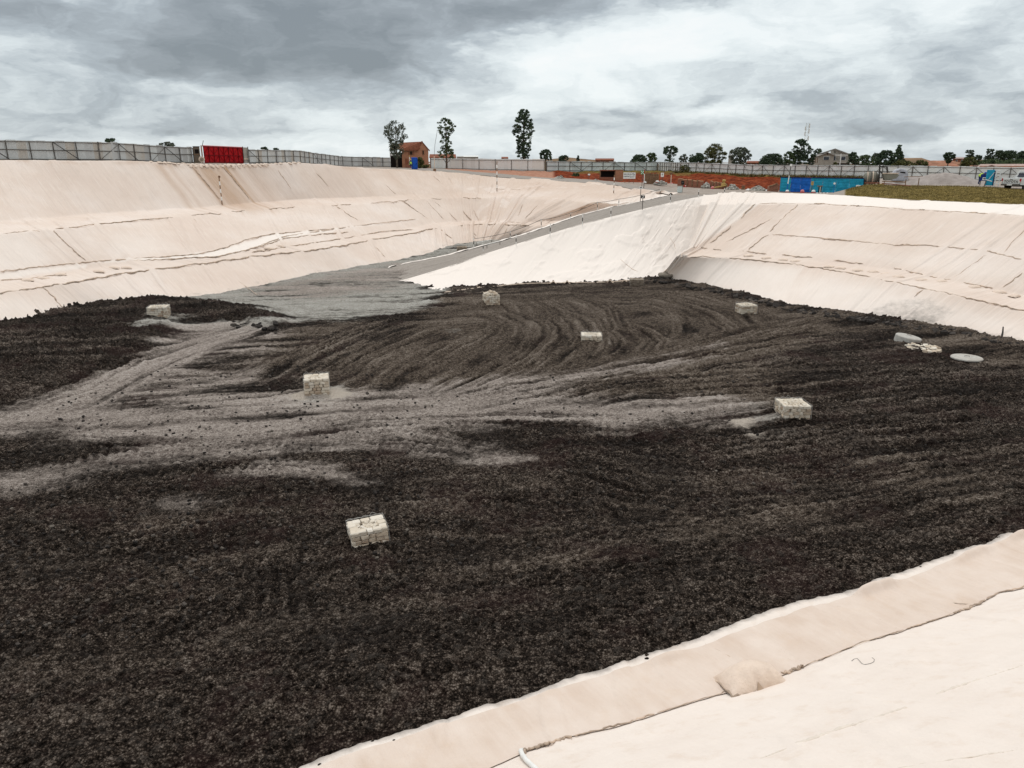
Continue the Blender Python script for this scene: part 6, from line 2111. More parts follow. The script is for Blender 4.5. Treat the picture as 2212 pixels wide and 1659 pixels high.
b_ = at(887, 362.5, 109)
person('person', 'person in a yellow vest sitting against the blue portable toilet', b_, facing(b_) + .4,
       dict(pel=(0, 0, .40), ches=(0, -.02, .72), neck=(0, -.03, .93), head=(0, -.05, 1.07), top=(0, -.04, 1.17), lsh=(-.19, -.02, .88), lel=(-.26, -.12, .64), lwr=(-.18, -.30, .55), rsh=(.19, -.02, .88), rel=(.26, -.12, .64), rwr=(.18, -.30, .55),
            lhip=(-.10, -.02, .38), lkn=(-.13, -.42, .46), lan=(-.13, -.46, .08), lto=(-.13, -.62, .03), rhip=(.10, -.02, .38), rkn=(.13, -.42, .46), ran=(.13, -.46, .08), rto=(.13, -.62, .03)), helmet=M_YELLOW)
b_ = at(2113, 398, 86)
person('person', 'person in a blue helmet and yellow vest bending beside the blue arrow board', b_, facing(b_) + 1.3,
       dict(pel=(0, .05, .90), ches=(0, -.24, 1.05), neck=(0, -.42, 1.13), head=(0, -.56, 1.20), top=(0, -.62, 1.28), lsh=(-.19, -.34, 1.10), lel=(-.22, -.42, .82), lwr=(-.2, -.5, .6), rsh=(.19, -.34, 1.10), rel=(.22, -.42, .82), rwr=(.2, -.5, .6), lkn=(-.11, -.08, .47), rkn=(.11, -.08, .47)))
b_ = at(1863, 411, 86)
person('person', 'person in dark blue with a white helmet behind the tip of the grassy berm', b_, facing(b_) - .6, dict(lel=(-.27, -.1, 1.16), lwr=(-.1, -.3, 1.10), rel=(.27, -.1, 1.16), rwr=(.1, -.3, 1.08)), vest=None, helmet=M_WHITE, scale=.86)

# ------------------------------------------------------------------ blue portable toilet
b_ = at(896.5, 366, 110); kk = 110 / FPX
g = root('portable_toilet', 'royal blue portable toilet in front of the brick house', 'portable toilet', b_, facing(b_) + .12)
w, h = 12.2 * kk, 24.5 * kk
m = MB(); m.box((0, w / 2, h / 2), (w, w, h * .97)); m.build('cabin', M_BLUE, g, bevel=.06)
m = MB(); m.box((-.02, -.02, h * .49), (w * .74, .05, h * .84)); d_ = m.build('door', paint('blue_door', (.014, .085, .42), .45), g, bevel=.02)
m = MB(); m.box((w * .28, -.06, h * .5), (.05, .04, .16)); m.build('handle', M_DARK, d_)
m = MB(); m.box((0, w / 2, h * .985), (w * 1.06, w * 1.06, .12), tap=.8); m.build('roof', paint('blue_roof', (.012, .06, .30), .5), g, bevel=.03)
for sz in (.22, .78):
    m = MB(); m.box((w * .28, w * .3, h * sz), (w * .5, w * .55, .03)); m.build('vent_band', M_NAVY, g)
b_ = at(882, 361.5, 112)
g = root('low_box', 'dark reddish box on the ground left of the seated worker', 'box', b_, facing(b_)); m = MB(); m.box((0, 0, .2), (.8, .5, .4)); m.build('carton', M_BRICKD, g, bevel=.02); m = MB(); m.box((.35, -.1, .52), (.25, .3, .25)); m.build('tin', M_WOOD, g)
b_ = at(885.5, 361.5, 113)
g = root('white_pole', 'thin white pole standing left of the blue portable toilet', 'pole', b_, facing(b_)); m = MB(); m.tube([(0, 0, 0), (0, 0, 25 * .0695)], .05, 6); m.build('pole_shaft', M_WHITE, g); m = MB(); m.tube([(0, 0, 1.5), (0, 0, 1.75)], .06, 6); m.build('orange_band', M_YELLOW, g)

# ------------------------------------------------------------------ brick house by the far rim
T = 124; kk = T / FPX
b_ = at(887, 361.5, T)
g = root('brick_house', 'two storey orange brick house with a clay roof beside the blue toilet', 'house', b_, facing(b_))
# local: front wall runs in x, gable wall on the right turned to the pit
ze, zr = 37.5 * kk, 51 * kk
xl, xm, xr = -17.5 * kk, 17.5 * kk, 39.5 * kk
dp = 3.0
# main block with its gable at the right, seen obliquely
rot = -.0
outl = [(xl, -.3), (xm, -.3), (xm, ze), (xl, ze)]
m = MB(); m.prism(outl, 0, dp); m.build('front_wall', M_BRICK, g)
m = MB()
gv = [(xm, -.03, -.3), (xr, 1.2, -.3), (xr, 1.2, ze * .98), ((xm + xr) / 2 - .1, .55, zr + .1), (xm, -.03, ze)]
gv2 = [(x, y + 3.4, z) for x, y, z in gv]
m.add(gv + gv2, [(0, 1, 2, 3, 4), (9, 8, 7, 6, 5), (1, 6, 7, 2), (0, 5, 6, 1), (4, 9, 5, 0), (3, 8, 9, 4), (2, 7, 8, 3)]); m.build('gable_wall', M_BRICK, g)
m = MB()
pk = ((xm + xr) / 2 - .1, .55, zr + .18)
m.add([(xl - .25, -.25, ze - .12), (xm - .05, -.25, ze - .12), (pk[0], pk[1] - .1, pk[2]), (xl - .15, 1.6, zr + .02), (xl - .25, -.25, ze - .26), (xm - .05, -.25, ze - .26), (pk[0], pk[1] - .1, pk[2] - .14), (xl - .15, 1.6, zr - .12)],
      [(0, 1, 2, 3), (7, 6, 5, 4), (0, 4, 5, 1), (1, 5, 6, 2), (2, 6, 7, 3), (3, 7, 4, 0)])
m.add([(pk[0], pk[1] - .1, pk[2]), (xr + .25, 1.15, ze - .15), (xr + .25, 4.4, ze - .15), (pk[0], 3.9, pk[2]), (pk[0], pk[1] - .1, pk[2] - .14), (xr + .25, 1.15, ze - .29), (xr + .25, 4.4, ze - .29), (pk[0], 3.9, pk[2] - .14)],
      [(0, 1, 2, 3), (7, 6, 5, 4), (0, 4, 5, 1), (1, 5, 6, 2), (2, 6, 7, 3)])
rf = m.build('roof', M_TILE, g)
m = MB(); m.tube([(xm - .1, -.3, ze - .1), (xm + .2, -.25, ze + .12), (pk[0] - .5, pk[1] - .3, pk[2] - .25), (pk[0], pk[1] - .15, pk[2])], .12, 5); m.build('barge_board', M_TILE, rf)
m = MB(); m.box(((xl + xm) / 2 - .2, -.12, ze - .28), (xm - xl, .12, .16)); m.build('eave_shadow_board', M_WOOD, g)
fr = MB(); fr.box((2 * kk, -.03, 30 * kk), (9 * kk, .10, 8.5 * kk)); fw = fr.build('window', M_WOOD, g)
m = MB(); m.box((2 * kk, -.09, 30 * kk), (3.6 * kk, .05, 7.4 * kk)); m.build('pane', M_DARK, fw)
for sx in (-1, 1):
    m = MB(); m.box(((2 + sx * 4.6) * kk, -.10, 30 * kk), (2.2 * kk, .05, 8 * kk)); m.build('shutter', M_TILE, fw)
gy_ = lambda x: -.03 + 1.23 * (x - xm) / (xr - xm)
xw = 28.5 * kk
m = MB(); m.box((xw, gy_(xw) - .03, 30.5 * kk), (4.2 * kk, .12, 9.5 * kk), (0, 0, math.atan2(1.23, xr - xm))); fw = m.build('window', M_WOOD, g)
m = MB(); m.box((xw - .02, gy_(xw) - .11, 31 * kk), (2.4 * kk, .04, 7 * kk), (0, 0, math.atan2(1.23, xr - xm))); m.build('pane', M_DARK, fw)
m = MB(); m.box((-8 * kk, -.05, 9 * kk), (6 * kk, .08, 18 * kk)); m.build('faded_patch', M_TILE, g)
# dark lean-to at its left
b_ = at(857, 361, T + 4); kk2 = (T + 4) / FPX
g = root('lean_to', 'dark timber lean-to with a brown roof behind the wispy tree, left of the brick house', 'shed', b_, facing(b_))
m = MB(); m.box((0, 1, 13 * kk2), (25 * kk2, 2, 34 * kk2)); m.build('dark_wall', M_DARK, g)
m = MB(); m.add([(-14 * kk2, -.3, 37 * kk2), (16 * kk2, -.3, 37 * kk2), (16 * kk2, 2, 49 * kk2), (-9 * kk2, 2, 49 * kk2), (-14 * kk2, -.3, 35.6 * kk2), (16 * kk2, -.3, 35.6 * kk2), (16 * kk2, 2, 47.6 * kk2), (-9 * kk2, 2, 47.6 * kk2)], [(0, 1, 2, 3), (7, 6, 5, 4), (0, 4, 5, 1), (1, 5, 6, 2), (2, 6, 7, 3), (3, 7, 4, 0)]); m.build('roof', paint('thatch', (.14, .085, .045), .95, var=.3, scale=4), g)
m = MB(); m.box((-2 * kk2, -.05, 25.5 * kk2), (20 * kk2, .08, 4 * kk2)); m.build('pale_panel', M_SHEETW, g)
m = MB(); m.box((-13 * kk2, -.1, 24 * kk2), (1.3 * kk2, .15, 26 * kk2)); m.build('post', M_SHEETW, g)


def building(name, label, x0, x1, yt, ye, yb, t, wall, roof, dep=6, ridge='x', wins=0, cat='house', group=None):
    """simple pitched building facing the pit: x extent, ridge / eave / base lines"""
    b = at((x0 + x1) / 2, yb, t); k_ = t / FPX
    g = root(name, label, cat, b, facing(b), group)
    w = (x1 - x0) * k_ / 2; he = (yb - ye) * k_; hr = (yb - yt) * k_
    m = MB(); m.box((0, dep / 2, he / 2 - 1), (w * 1.9, dep, he + 2)); m.build('walls', wall, g)
    m = MB()
    th = .12
    v = [(-w, -.4, he), (w, -.4, he), (w * .98, dep / 2, hr), (-w * .98, dep / 2, hr), (w, dep + .4, he), (-w, dep + .4, he)]
    m.add(v + [(x, y, z - th) for x, y, z in v], [(0, 1, 2, 3), (3, 2, 4, 5), (6, 9, 8, 7), (9, 11, 10, 8), (0, 6, 7, 1), (4, 10, 11, 5), (1, 7, 8, 2), (2, 8, 10, 4), (0, 3, 9, 6), (3, 5, 11, 9)])
    m.build('roof', roof, g)
    for i in range(wins):
        x = -w * .75 + w * 1.5 * (i + .5) / wins
        m = MB(); m.box((x, -.03, he * .6), (w * .5 / wins, .12, he * .45)); f_ = m.build('window', M_WHITE, g)
        m = MB(); m.box((x, -.10, he * .6), (w * .42 / wins, .04, he * .38)); m.build('pane', M_GLASS, f_)
    return g


building('low_house', 'long low house with a red tiled roof behind the second tree', 928, 986, 334, 341, 362, 150, M_BRICKD, M_TILE, wins=3)
building('pale_barn', 'long pale roofed barn far behind the fence, right of the second tree', 1001, 1034, 337, 339.5, 360, 230, M_PLASTER, M_SHEETW, wins=0, cat='barn')
building('stone_hut', 'little brown hut roof just left of the tall dark tree', 1083, 1098, 339.5, 342.5, 360, 200, M_STONED, M_TILE, cat='hut')
building('concrete_shed', 'low concrete shed wall between the red roof and pale barn', 987, 1002, 338.5, 339.5, 362, 160, M_CONC, M_CONC, dep=3, cat='shed')
building('low_house', 'long flat red roof far behind the fence, right of the low shrubs', 1285, 1326, 343, 346.5, 365, 220, M_BRICKD, M_TILE)
building('grey_house', 'narrow grey house wall left of the big pale-stemmed tree', 1572, 1584, 335, 337, 362, 210, M_PLASTER, M_ROOFG, dep=4)
building('low_house', 'small red brick house between the pale-stemmed tree and dark bushes', 1612, 1641, 348.5, 352, 368, 200, M_BRICKD, M_TILE, wins=2)
building('low_house', 'distant brownish house on the terraced hill', 2057, 2083, 340.5, 343, 360, 260, M_BRICKD, M_TILEP, wins=2)

# the beige two storey house
T = 165; kk = T / FPX
b_ = at(1797, 368, T)
g = root('beige_house', 'beige two storey house with gabled roof and balcony above the right fence', 'house', b_, facing(b_))
X = lambda x: (x - 1797) * kk
Zz = lambda y: (368 - y) * kk
m = MB(); m.prism([(X(1769), -1), (X(1798), -1), (X(1798), Zz(336)), (X(1784), Zz(331)), (X(1769), Zz(337))], 0, 6); m.build('wing_wall', M_PLASTER, g)
m = MB(); m.prism([(X(1790), -1), (X(1831), -1), (X(1831), Zz(336)), (X(1799), Zz(324)), (X(1790), Zz(328))], 1.6, 9); m.build('main_wall', M_PLASTER, g)
m = MB(); m.add([(X(1769), 0, -1), (X(1753), 5.5, -1), (X(1753), 5.5, Zz(337)), (X(1769), 0, Zz(337)), (X(1769) + 1.5, 3, -1), (X(1769) + 1.5, 3, Zz(337)), (X(1757), 7, -1), (X(1757), 7, Zz(337))], [(0, 1, 2, 3), (0, 3, 5, 4), (1, 6, 7, 2), (4, 5, 7, 6), (3, 2, 7, 5)]); m.build('side_wall', M_PLASTER, g)


def slab(name, quad, th, mat, par):
    a = [Vector(q) for q in quad]
    m = MB(); m.add(a + [q - Vector((0, 0, th)) for q in a], [(0, 1, 2, 3), (7, 6, 5, 4), (0, 4, 5, 1), (1, 5, 6, 2), (2, 6, 7, 3), (3, 7, 4, 0)])
    return m.build(name, mat, par)


rf = slab('roof', [(X(1766.5), -.5, Zz(337.8)), (X(1784), -.5, Zz(330)), (X(1784), 6, Zz(330)), (X(1752), 5.6, Zz(337))], .18, M_ROOFG, g)
slab('roof', [(X(1784), -.5, Zz(330)), (X(1800), -.5, Zz(336.2)), (X(1800), 2.0, Zz(336.2)), (X(1784), 6, Zz(330))], .18, M_ROOFG, g)
slab('roof', [(X(1757), 5, Zz(336)), (X(1798.5), 1.0, Zz(322.6)), (X(1798.5), 10, Zz(322.6)), (X(1757), 10, Zz(336))], .2, M_ROOFG, g)
slab('roof', [(X(1798.5), 1.0, Zz(322.6)), (X(1833.5), 1.0, Zz(335.6)), (X(1833.5), 10, Zz(335.6)), (X(1798.5), 10, Zz(322.6))], .2, M_ROOFG, g)
for x0, x1, y0, y1, yy in ((1778, 1788.5, 340, 346.5, -.03), (1813, 1821, 340, 346.5, 1.57), (1797.5, 1801.5, 339.5, 347.5, 1.57)):
    m = MB(); m.box((X((x0 + x1) / 2), yy, Zz((y0 + y1) / 2)), ((x1 - x0 + 1.4) * kk, .12, (y1 - y0 + 1.4) * kk)); f_ = m.build('window', M_SHEETW, g)
    m = MB(); m.box((X((x0 + x1) / 2), yy - .08, Zz((y0 + y1) / 2)), ((x1 - x0) * kk, .06, (y1 - y0) * kk)); m.build('pane', M_GLASS, f_)
for x0 in (1757, 1761.5, 1765.5):
    m = MB(); m.box((X(x0), 5.5 * (1769 - x0) / 16 - .12, Zz(347)), (1.6 * kk, .12, 11 * kk), (0, 0, -.98)); m.build('side_window', M_WOOD, g)
for x0, y0, yy in ((1784, 334.2, -.03), (1798.5, 330, 1.57)):
    m = MB(); m.lathe([(.01, -.05), (1.4 * kk, -.05), (1.4 * kk, .03), (.01, .03)], (X(x0), yy, Zz(y0)), 14, 'Y'); m.build('round_vent', M_DARK, g)
m = MB(); m.box((X(1815.5), .1, Zz(349.5)), (36 * kk, .15, 3.6 * kk)); m.build('balcony_rail', M_PLASTER, g)
m = MB(); m.box((X(1815.5), .8, Zz(352)), (36 * kk, 1.6, .2)); m.build('balcony_floor', M_CONC, g)
for x0 in (1811.5, 1831.5):
    m = MB(); m.box((X(x0), .0, Zz(347)), (1.8 * kk, .2, 26 * kk)); m.build('column', M_WHITE, g)
m = MB(); m.box((X(1815), .0, Zz(336.5)), (36 * kk, .16, .16)); m.build('pergola_beam', M_WHITE, g)
m = MB(); m.box((X(1820), 1.4, Zz(357)), (22 * kk, .1, 4 * kk)); m.build('dark_porch', M_DARK, g)

# brick bungalow at the far right
T = 115; kk = T / FPX
b_ = at(2166, 372, T)
g = root('brick_bungalow', 'long brick bungalow with a pale pinkish roof and a porch gable at far right', 'house', b_, facing(b_))
X = lambda x: (x - 2166) * kk
Zz = lambda y: (372 - y) * kk
m = MB(); m.box((X(2180), 3, Zz(366)), (118 * kk, 6, 14 * kk)); m.build('walls', M_BRICK, g)
slab('roof', [(X(2116), -.5, Zz(361.5)), (X(2245), -.5, Zz(362.5)), (X(2245), 4, Zz(354.5)), (X(2121), 4, Zz(355.5))], .12, M_TILEP, g)
m = MB(); m.prism([(X(2118), -1), (X(2160), -1), (X(2160), Zz(362.5)), (X(2144), Zz(357.4)), (X(2128), Zz(362))], -.9, 0); m.build('porch_gable', M_BRICK, g)
slab('porch_roof', [(X(2126), -1.2, Zz(362.6)), (X(2144), -1.2, Zz(356.4)), (X(2144), 2, Zz(356.4)), (X(2126), 2, Zz(362.6))], .1, M_TILEP, g)
slab('porch_roof', [(X(2144), -1.2, Zz(356.4)), (X(2162), -1.2, Zz(363)), (X(2162), 2, Zz(363)), (X(2144), 2, Zz(356.4))], .1, M_TILEP, g)
for x0, w0 in ((2119.5, 2.2), (2126.5, 2.2), (2141, 3), (2146, 2.5)):
    m = MB(); m.box((X(x0), -.93, Zz(367.5)), (w0 * kk, .08, 7 * kk)); m.build('doorway', M_DARK, g)
for x0, w0 in ((2164, 6), (2189, 7)):
    m = MB(); m.box((X(x0), -.03, Zz(366)), (w0 * kk, .1, 3.4 * kk)); f_ = m.build('window', M_BRICKD, g)
    m = MB(); m.box((X(x0), -.1, Zz(366)), (w0 * .85 * kk, .05, 2.4 * kk)); m.build('pane', M_GLASS, f_)
b_ = at(2110, 368, 120)
g = root('garden_wall', 'red brick garden wall at the left end of the brick bungalow', 'wall', b_, facing(b_)); m = MB(); m.box((0, 0, 3 * .0746), (14 * .0746, .25, 14 * .0746)); m.build('masonry', M_BRICKD, g); m = MB(); m.box((0, 0, 10.2 * .0746), (14.4 * .0746, .32, .08)); m.build('coping', M_TILEP, g)

# lattice mast
T = 260; kk = T / FPX
b_ = at(1736, 352, T)
g = root('lattice_mast', 'slim white lattice radio mast rising behind the tall dark tree', 'mast', b_, facing(b_))
Hm = 81 * kk
m = MB(); n = 13
for sx, sy in ((-1, -1), (1, -1), (1, 1), (-1, 1)):
    m.tube([(sx * .55, sy * .55, -4), (sx * .42, sy * .42, Hm)], .045, 4)
m.build('legs', M_SHEETG, g)
m = MB()
for i in range(n):
    z0, z1 = Hm * i / n, Hm * (i + 1) / n
    s = 1 if i % 2 else -1
    m.tube([(-s * .5, -.5, z0), (s * .5, -.5, z1)], .03, 4); m.tube([(-.5, s * .5, z0), (-.5, -s * .5, z1)], .03, 4); m.tube([(-.5, -.5, z1), (.5, -.5, z1)], .04, 4)
m.build('lattice', M_SHEETG, g)
for z in (.93, .80, .62):
    m = MB(); m.box((.65, -.3, Hm * z), (.35, .25, 1.5)); m.build('antenna', M_WHITE, g)
    m = MB(); m.box((-.65, -.3, Hm * z - .8), (.3, .25, 1.3)); m.build('antenna', M_WHITE, g)

# ------------------------------------------------------------------ gravel heap, mixer, covered car, rails
T = 92; kk = T / FPX
b_ = at(2040, 404, T)
g = root('gravel_heap', 'wide pinkish grey gravel heap behind the grassy berm', 'gravel heap', b_, facing(b_))
prof = [(1912, 402), (1925, 394), (1942, 387.5), (1965, 384), (1990, 382.5), (2012, 378), (2035, 375), (2052, 375.5), (2072, 380), (2095, 388), (2118, 397), (2135, 405)]
xs = np.linspace(1905, 2142, 120)
top = np.interp(xs, [p[0] for p in prof], [p[1] for p in prof], left=404, right=405)
R_, C_ = 44, 120
Xh = np.zeros((R_, C_, 3))
for i in range(R_):
    f = i / (R_ - 1)
    e = math.sin(math.pi * f) ** .9
    for j in range(C_):
        Xh[i, j] = ((xs[j] - 2040) * kk * (1 + .10 * (1 - e)), -3.2 + 8 * f, -.35 + ((404.5 - top[j]) * kk + .35) * e)
Xh[..., 2] += (fbm(Xh[..., 0] * .8, Xh[..., 1] * .8, 4, 8) - .5) * .35 + (fbm(Xh[..., 0] * 5, Xh[..., 1] * 5, 3, 9) - .5) * .10
grid_mesh('gravel', Xh, M_GRAVEL, dict(var=fbm(Xh[..., 0] * 2, Xh[..., 1] * 2, 5, 4)), parent=g)
T = 84; kk = T / FPX
b_ = at(1881, 400, T)
M_MIX = paint('worn_grey_green', (.235, .225, .185), .75, var=.2, scale=2, dirt=(.12, .095, .07), damt=.6)
g = root('concrete_mixer', 'old grey green concrete mixer drum with bands and a loading hopper', 'concrete mixer', b_, facing(b_) + .12)
rd = 12.6 * kk
m = MB(); m.lathe([(.05, -15.5 * kk), (rd * .45, -15.5 * kk), (rd * .88, -11 * kk), (rd, -5 * kk), (rd, 6 * kk), (rd * .9, 10 * kk), (rd * .6, 14 * kk), (.05, 14 * kk)], (0, .6, rd + .12), 28, 'X'); m.build('drum', M_MIX, g, True)
for xx in (-8, -1.5, 2.5, 9):
    rr_ = rd * (1.05 if abs(xx) < 7 else .98)
    m = MB(); m.lathe([(rr_ * .93, -.05), (rr_ * 1.03, -.05), (rr_ * 1.03, .05), (rr_ * .93, .05)], (xx * kk, .6, rd + .12), 28, 'X'); m.build('band', M_SEAML if xx in (-8, 2.5) else M_POST, g)
for xx in (-10, -4, 6, 13):
    m = MB(); m.tube([(xx * kk, -.1, -.2), ((xx + 1.5) * kk, .3, 10 * kk)], .06, 5); m.build('leg', M_POST if xx > 0 else M_SEAML, g)
m = MB(); m.box((1 * kk, .1, .25), (30 * kk, 1.0, .14)); m.build('chassis', M_BRICKD, g)
m = MB()
m.tube([(15 * kk, -.2, 0), (12 * kk, -.2, 44 * kk)], .09, 5); m.tube([(24 * kk, .1, 24 * kk), (29 * kk, .1, 24 * kk)], .06, 5)
m.tube([(31 * kk, .2, 24 * kk), (27 * kk, .2, 39 * kk)], .10, 5); m.tube([(13 * kk, -.1, 38.5 * kk), (27 * kk, .2, 38.5 * kk)], .07, 5); m.tube([(20 * kk, -.1, 37 * kk), (18 * kk, -.1, 43.5 * kk)], .05, 5)
m.tube([(13 * kk, -.1, 30 * kk), (18 * kk, -.1, 25 * kk), (28 * kk, 0, 25 * kk)], .07, 5); m.build('hoist_frame', M_POSTD, g)
m = MB(); m.prism([(20 * kk, 24 * kk), (46 * kk, 24.5 * kk), (52 * kk, 21 * kk), (47 * kk, 15 * kk), (36 * kk, 10.5 * kk), (25 * kk, 10 * kk)], -.5, .8); m.build('hopper', M_MIX, g, bevel=.04)
m = MB(); m.box((35 * kk, .15, 24.6 * kk), (31 * kk, 1.4, .10)); m.build('hopper_lip', M_SEAML, g)
m = MB(); m.lathe([(.10, -.06), (.24, -.06), (.24, .06), (.10, .06), (.10, -.06)], (20.5 * kk, -.3, .12), 18, 'Z'); m.build('hose_coil', M_YELLOW, g, True)
m = MB(); m.lathe([(.05, -.08), (.28, -.08), (.28, .08), (.05, .08)], (-14 * kk, -.2, .30), 16, 'Y'); m.build('wheel', M_POSTD, g)
b_ = at(1946, 391, 93); kk = 93 / FPX
M_TARP = paint('silver_cover', (.40, .40, .43), .5, var=.12, scale=2, bump=.5, bscale=3)
g = root('covered_car', 'car under a silver grey cover between the mixer hopper and gravel heap', 'covered car', b_, facing(b_) + .3)
m = MB(); m.prism([(-14 * kk, 0), (14 * kk, 0), (14.5 * kk, 12 * kk), (12 * kk, 18 * kk), (8 * kk, 24 * kk), (-4 * kk, 26 * kk), (-11 * kk, 22 * kk), (-14 * kk, 14 * kk)], 0, 1.5); m.build('cover', M_TARP, g, bevel=.12)
m = MB(); m.prism([(-5 * kk, 17.5 * kk), (7 * kk, 15.5 * kk), (6.5 * kk, 18.5 * kk), (-2 * kk, 19.5 * kk)], -.03, .02); m.build('dark_slit', M_DARK, g)
m = MB(); m.tube([(-12 * kk, -.02, 21 * kk), (-4 * kk, -.06, 23 * kk)], .08, 6); m.build('mirror_fold', M_TARP, g)
b_ = at(1905, 401, 80.5); kk = 80.5 / FPX
e_ = at(1990, 402.5, 77)
g = root('timber_rail', 'low rusty timber rail with three posts in front of the gravel heap', 'rail', b_, math.atan2(e_[1] - b_[1], e_[0] - b_[0]))
Lr = np.linalg.norm((e_ - b_)[:2])
for f in (.05, .60, .92):
    m = MB(); m.tube([(Lr * f, 0, -.3), (Lr * f, 0, (9.5, 15, 17)[(.05, .60, .92).index(f)] * kk)], .045, 5); m.build('post', M_WOOD, g)
m = MB(); m.tube([(0, -.05, .25), (Lr * .75, -.05, .05)], .05, 5); m.build('rail_board', M_BRICKD, g)
m = MB(); m.tube([(0, -.05, .45), (Lr * .6, -.05, .42)], .05, 5); m.build('rail_board', M_WOOD, g)
m = MB(); m.tube([(Lr * .55, -.02, .95), (Lr, -.02, 1.05)], .03, 5); m.build('rail_board', M_WOOD, g)
# arrow board and teal cabin
T = 82; kk = T / FPX
b_ = at(2123, 397, T)
g = root('arrow_board', 'dark blue board with a black right arrow on a white panel', 'sign', b_, facing(b_))
m = MB(); m.box((0, .1, 13 * kk), (12.5 * kk, .1, 13.5 * kk)); bo = m.build('board', paint('navy_board', (.012, .03, .16), .5), g, bevel=.02)
m = MB(); m.box((1.2 * kk, .03, 10.5 * kk), (6.8 * kk, .03, 5.6 * kk)); m.build('white_panel', M_WHITE, bo)
m = MB(); m.prism([(-1.4 * kk, 9.8 * kk), (1.6 * kk, 9.8 * kk), (1.6 * kk, 8.6 * kk), (4.0 * kk, 10.6 * kk), (1.6 * kk, 12.6 * kk), (1.6 * kk, 11.4 * kk), (-1.4 * kk, 11.4 * kk)], -.005, .012); m.build('arrow', M_BLACK, bo)
for sx in (-1, 1):
    m = MB(); m.tube([(sx * 5 * kk, .2, -.3), (sx * 5 * kk, .2, 8 * kk)], .05, 5); m.build('leg', M_POST, g)
b_ = at(2135.5, 400.5, 77); kk = 77 / FPX
g = root('teal_cabin', 'tall teal sheet cabin with white straps beside the white pickup', 'cabin', b_, facing(b_))
m = MB(); m.box((0, .5, 16 * kk), (15 * kk, .9, 32.5 * kk)); m.build('sheet_box', M_TEAL, g, bevel=.03)
m = MB(); m.tube([(6.5 * kk, .03, 27 * kk), (-2 * kk, .03, 12 * kk)], .04, 5); m.build('strap', M_SHEETG, g)
m = MB(); m.tube([(-7 * kk, .02, 12 * kk), (5 * kk, .02, 8.5 * kk)], .04, 5); m.build('strap', M_WHITE, g)
m = MB(); m.tube([(-6 * kk, .0, 10 * kk), (-9 * kk, -.1, -.3)], .05, 5); m.build('prop', M_POST, g)
m = MB(); m.box((7.6 * kk, .3, 15 * kk), (.10, .6, 31 * kk)); m.build('edge_post', M_NAVY, g)
b_ = at(2148, 400, 78)
g = root('pipe_rack', 'pale metal gate frame between the teal cabin and the pickup', 'frame', b_, facing(b_))
for z in (.15, .55, 1.0, 1.45):
    m = MB(); m.tube([(-.35, 0, z), (.35, 0, z)], .04, 5); m.build('bar', M_SHEETW, g)
for sx in (-.35, .0, .35):
    m = MB(); m.tube([(sx, 0, -.3), (sx, 0, 1.55)], .05, 5); m.build('upright', M_SHEETW, g)

# ------------------------------------------------------------------ white pickup
M_CAR = paint('white_car_paint', (.62, .63, .62), .25, var=.02, spec=.5, dirt=(.40, .33, .27), dscale=.8, damt=.25)
M_TYRE = paint('tyre_rubber', (.022, .020, .019), .9, dirt=(.12, .085, .06), damt=.5)
M_LAMP = paint('red_lamp', (.42, .01, .015), .25, spec=.5)
T = 71.5
b_ = at(2181, 411.3, T)
g = root('pickup_truck', 'white double cab pickup truck seen from behind at the far right', 'pickup truck', b_, facing(b_) - math.radians(33))
# local: rear faces -Y, front +Y; origin at the middle of the tailgate, on the ground
wd = .90
m = MB()
# bed: side walls, floor, front wall
for sx in (-1, 1):
    m.prism([(sx * wd, .60), (sx * wd, 1.13), (sx * (wd - .07), 1.13), (sx * (wd - .07), .60)], .02, 1.58)
m.box((0, .80, .66), (1.7, 1.55, .08)); m.box((0, 1.56, .9), (1.75, .05, .5))
m.build('bed', M_CAR, g, bevel=.02)
m = MB()
cab = [(1.62, .42), (5.10, .42), (5.15, .80), (4.95, 1.02), (3.95, 1.14), (3.25, 1.76), (2.0, 1.80), (1.72, 1.15), (1.62, 1.12)]
v = []
for sx in (-1, 1):
    for (y, z) in cab:
        v.append((sx * (wd if z < 1.2 else wd - .20), y, z))
n = len(cab)
m.add(v, [tuple(range(n)), tuple(range(2 * n - 1, n - 1, -1))] + [(i, i + n, (i + 1) % n + n, (i + 1) % n) for i in range(n)])
m.build('cab', M_CAR, g, bevel=.04)
m = MB(); m.box((0, -.01, .86), (1.66, .06, .50)); tg = m.build('tailgate', M_CAR, g, bevel=.02)
m = MB(); m.box((0, -.05, 1.02), (.26, .03, .06)); m.build('handle', M_POST, tg)
cu = bpy.data.curves.new('tailgate_lettering', 'FONT'); cu.body = 'TOYOTA'; cu.size = .30; cu.align_x = 'CENTER'; cu.extrude = .004; cu.space_character = 1.12; cu.offset = .008
to = bpy.data.objects.new('tmp', cu); COL.objects.link(to)
dg = bpy.context.evaluated_depsgraph_get()
tm = bpy.data.meshes.new_from_object(to.evaluated_get(dg)); bpy.data.objects.remove(to)
tm.materials.clear(); tm.materials.append(M_POSTD)
lo = link('lettering', tm, tg); lo.rotation_euler = (math.pi / 2, 0, 0); lo.location = (0, -.046, .72)
for sx in (-1, 1):
    m = MB(); m.box((sx * .865, -.02, .93), (.13, .10, .36)); lm = m.build('tail_lamp', M_LAMP, g, bevel=.02)
    m = MB(); m.box((sx * .865, -.075, .80), (.10, .02, .09)); m.build('clear_lens', M_WHITE, lm)
m = MB(); m.box((0, -.10, .52), (1.72, .20, .16)); m.build('bumper', M_POST, g, bevel=.03)
m = MB(); m.box((0, -.21, .53), (.5, .02, .12)); m.build('number_plate', M_WHITE, g)
m = MB(); m.box((0, .9, .42), (1.3, 1.5, .12)); m.build('chassis', M_DARK, g)
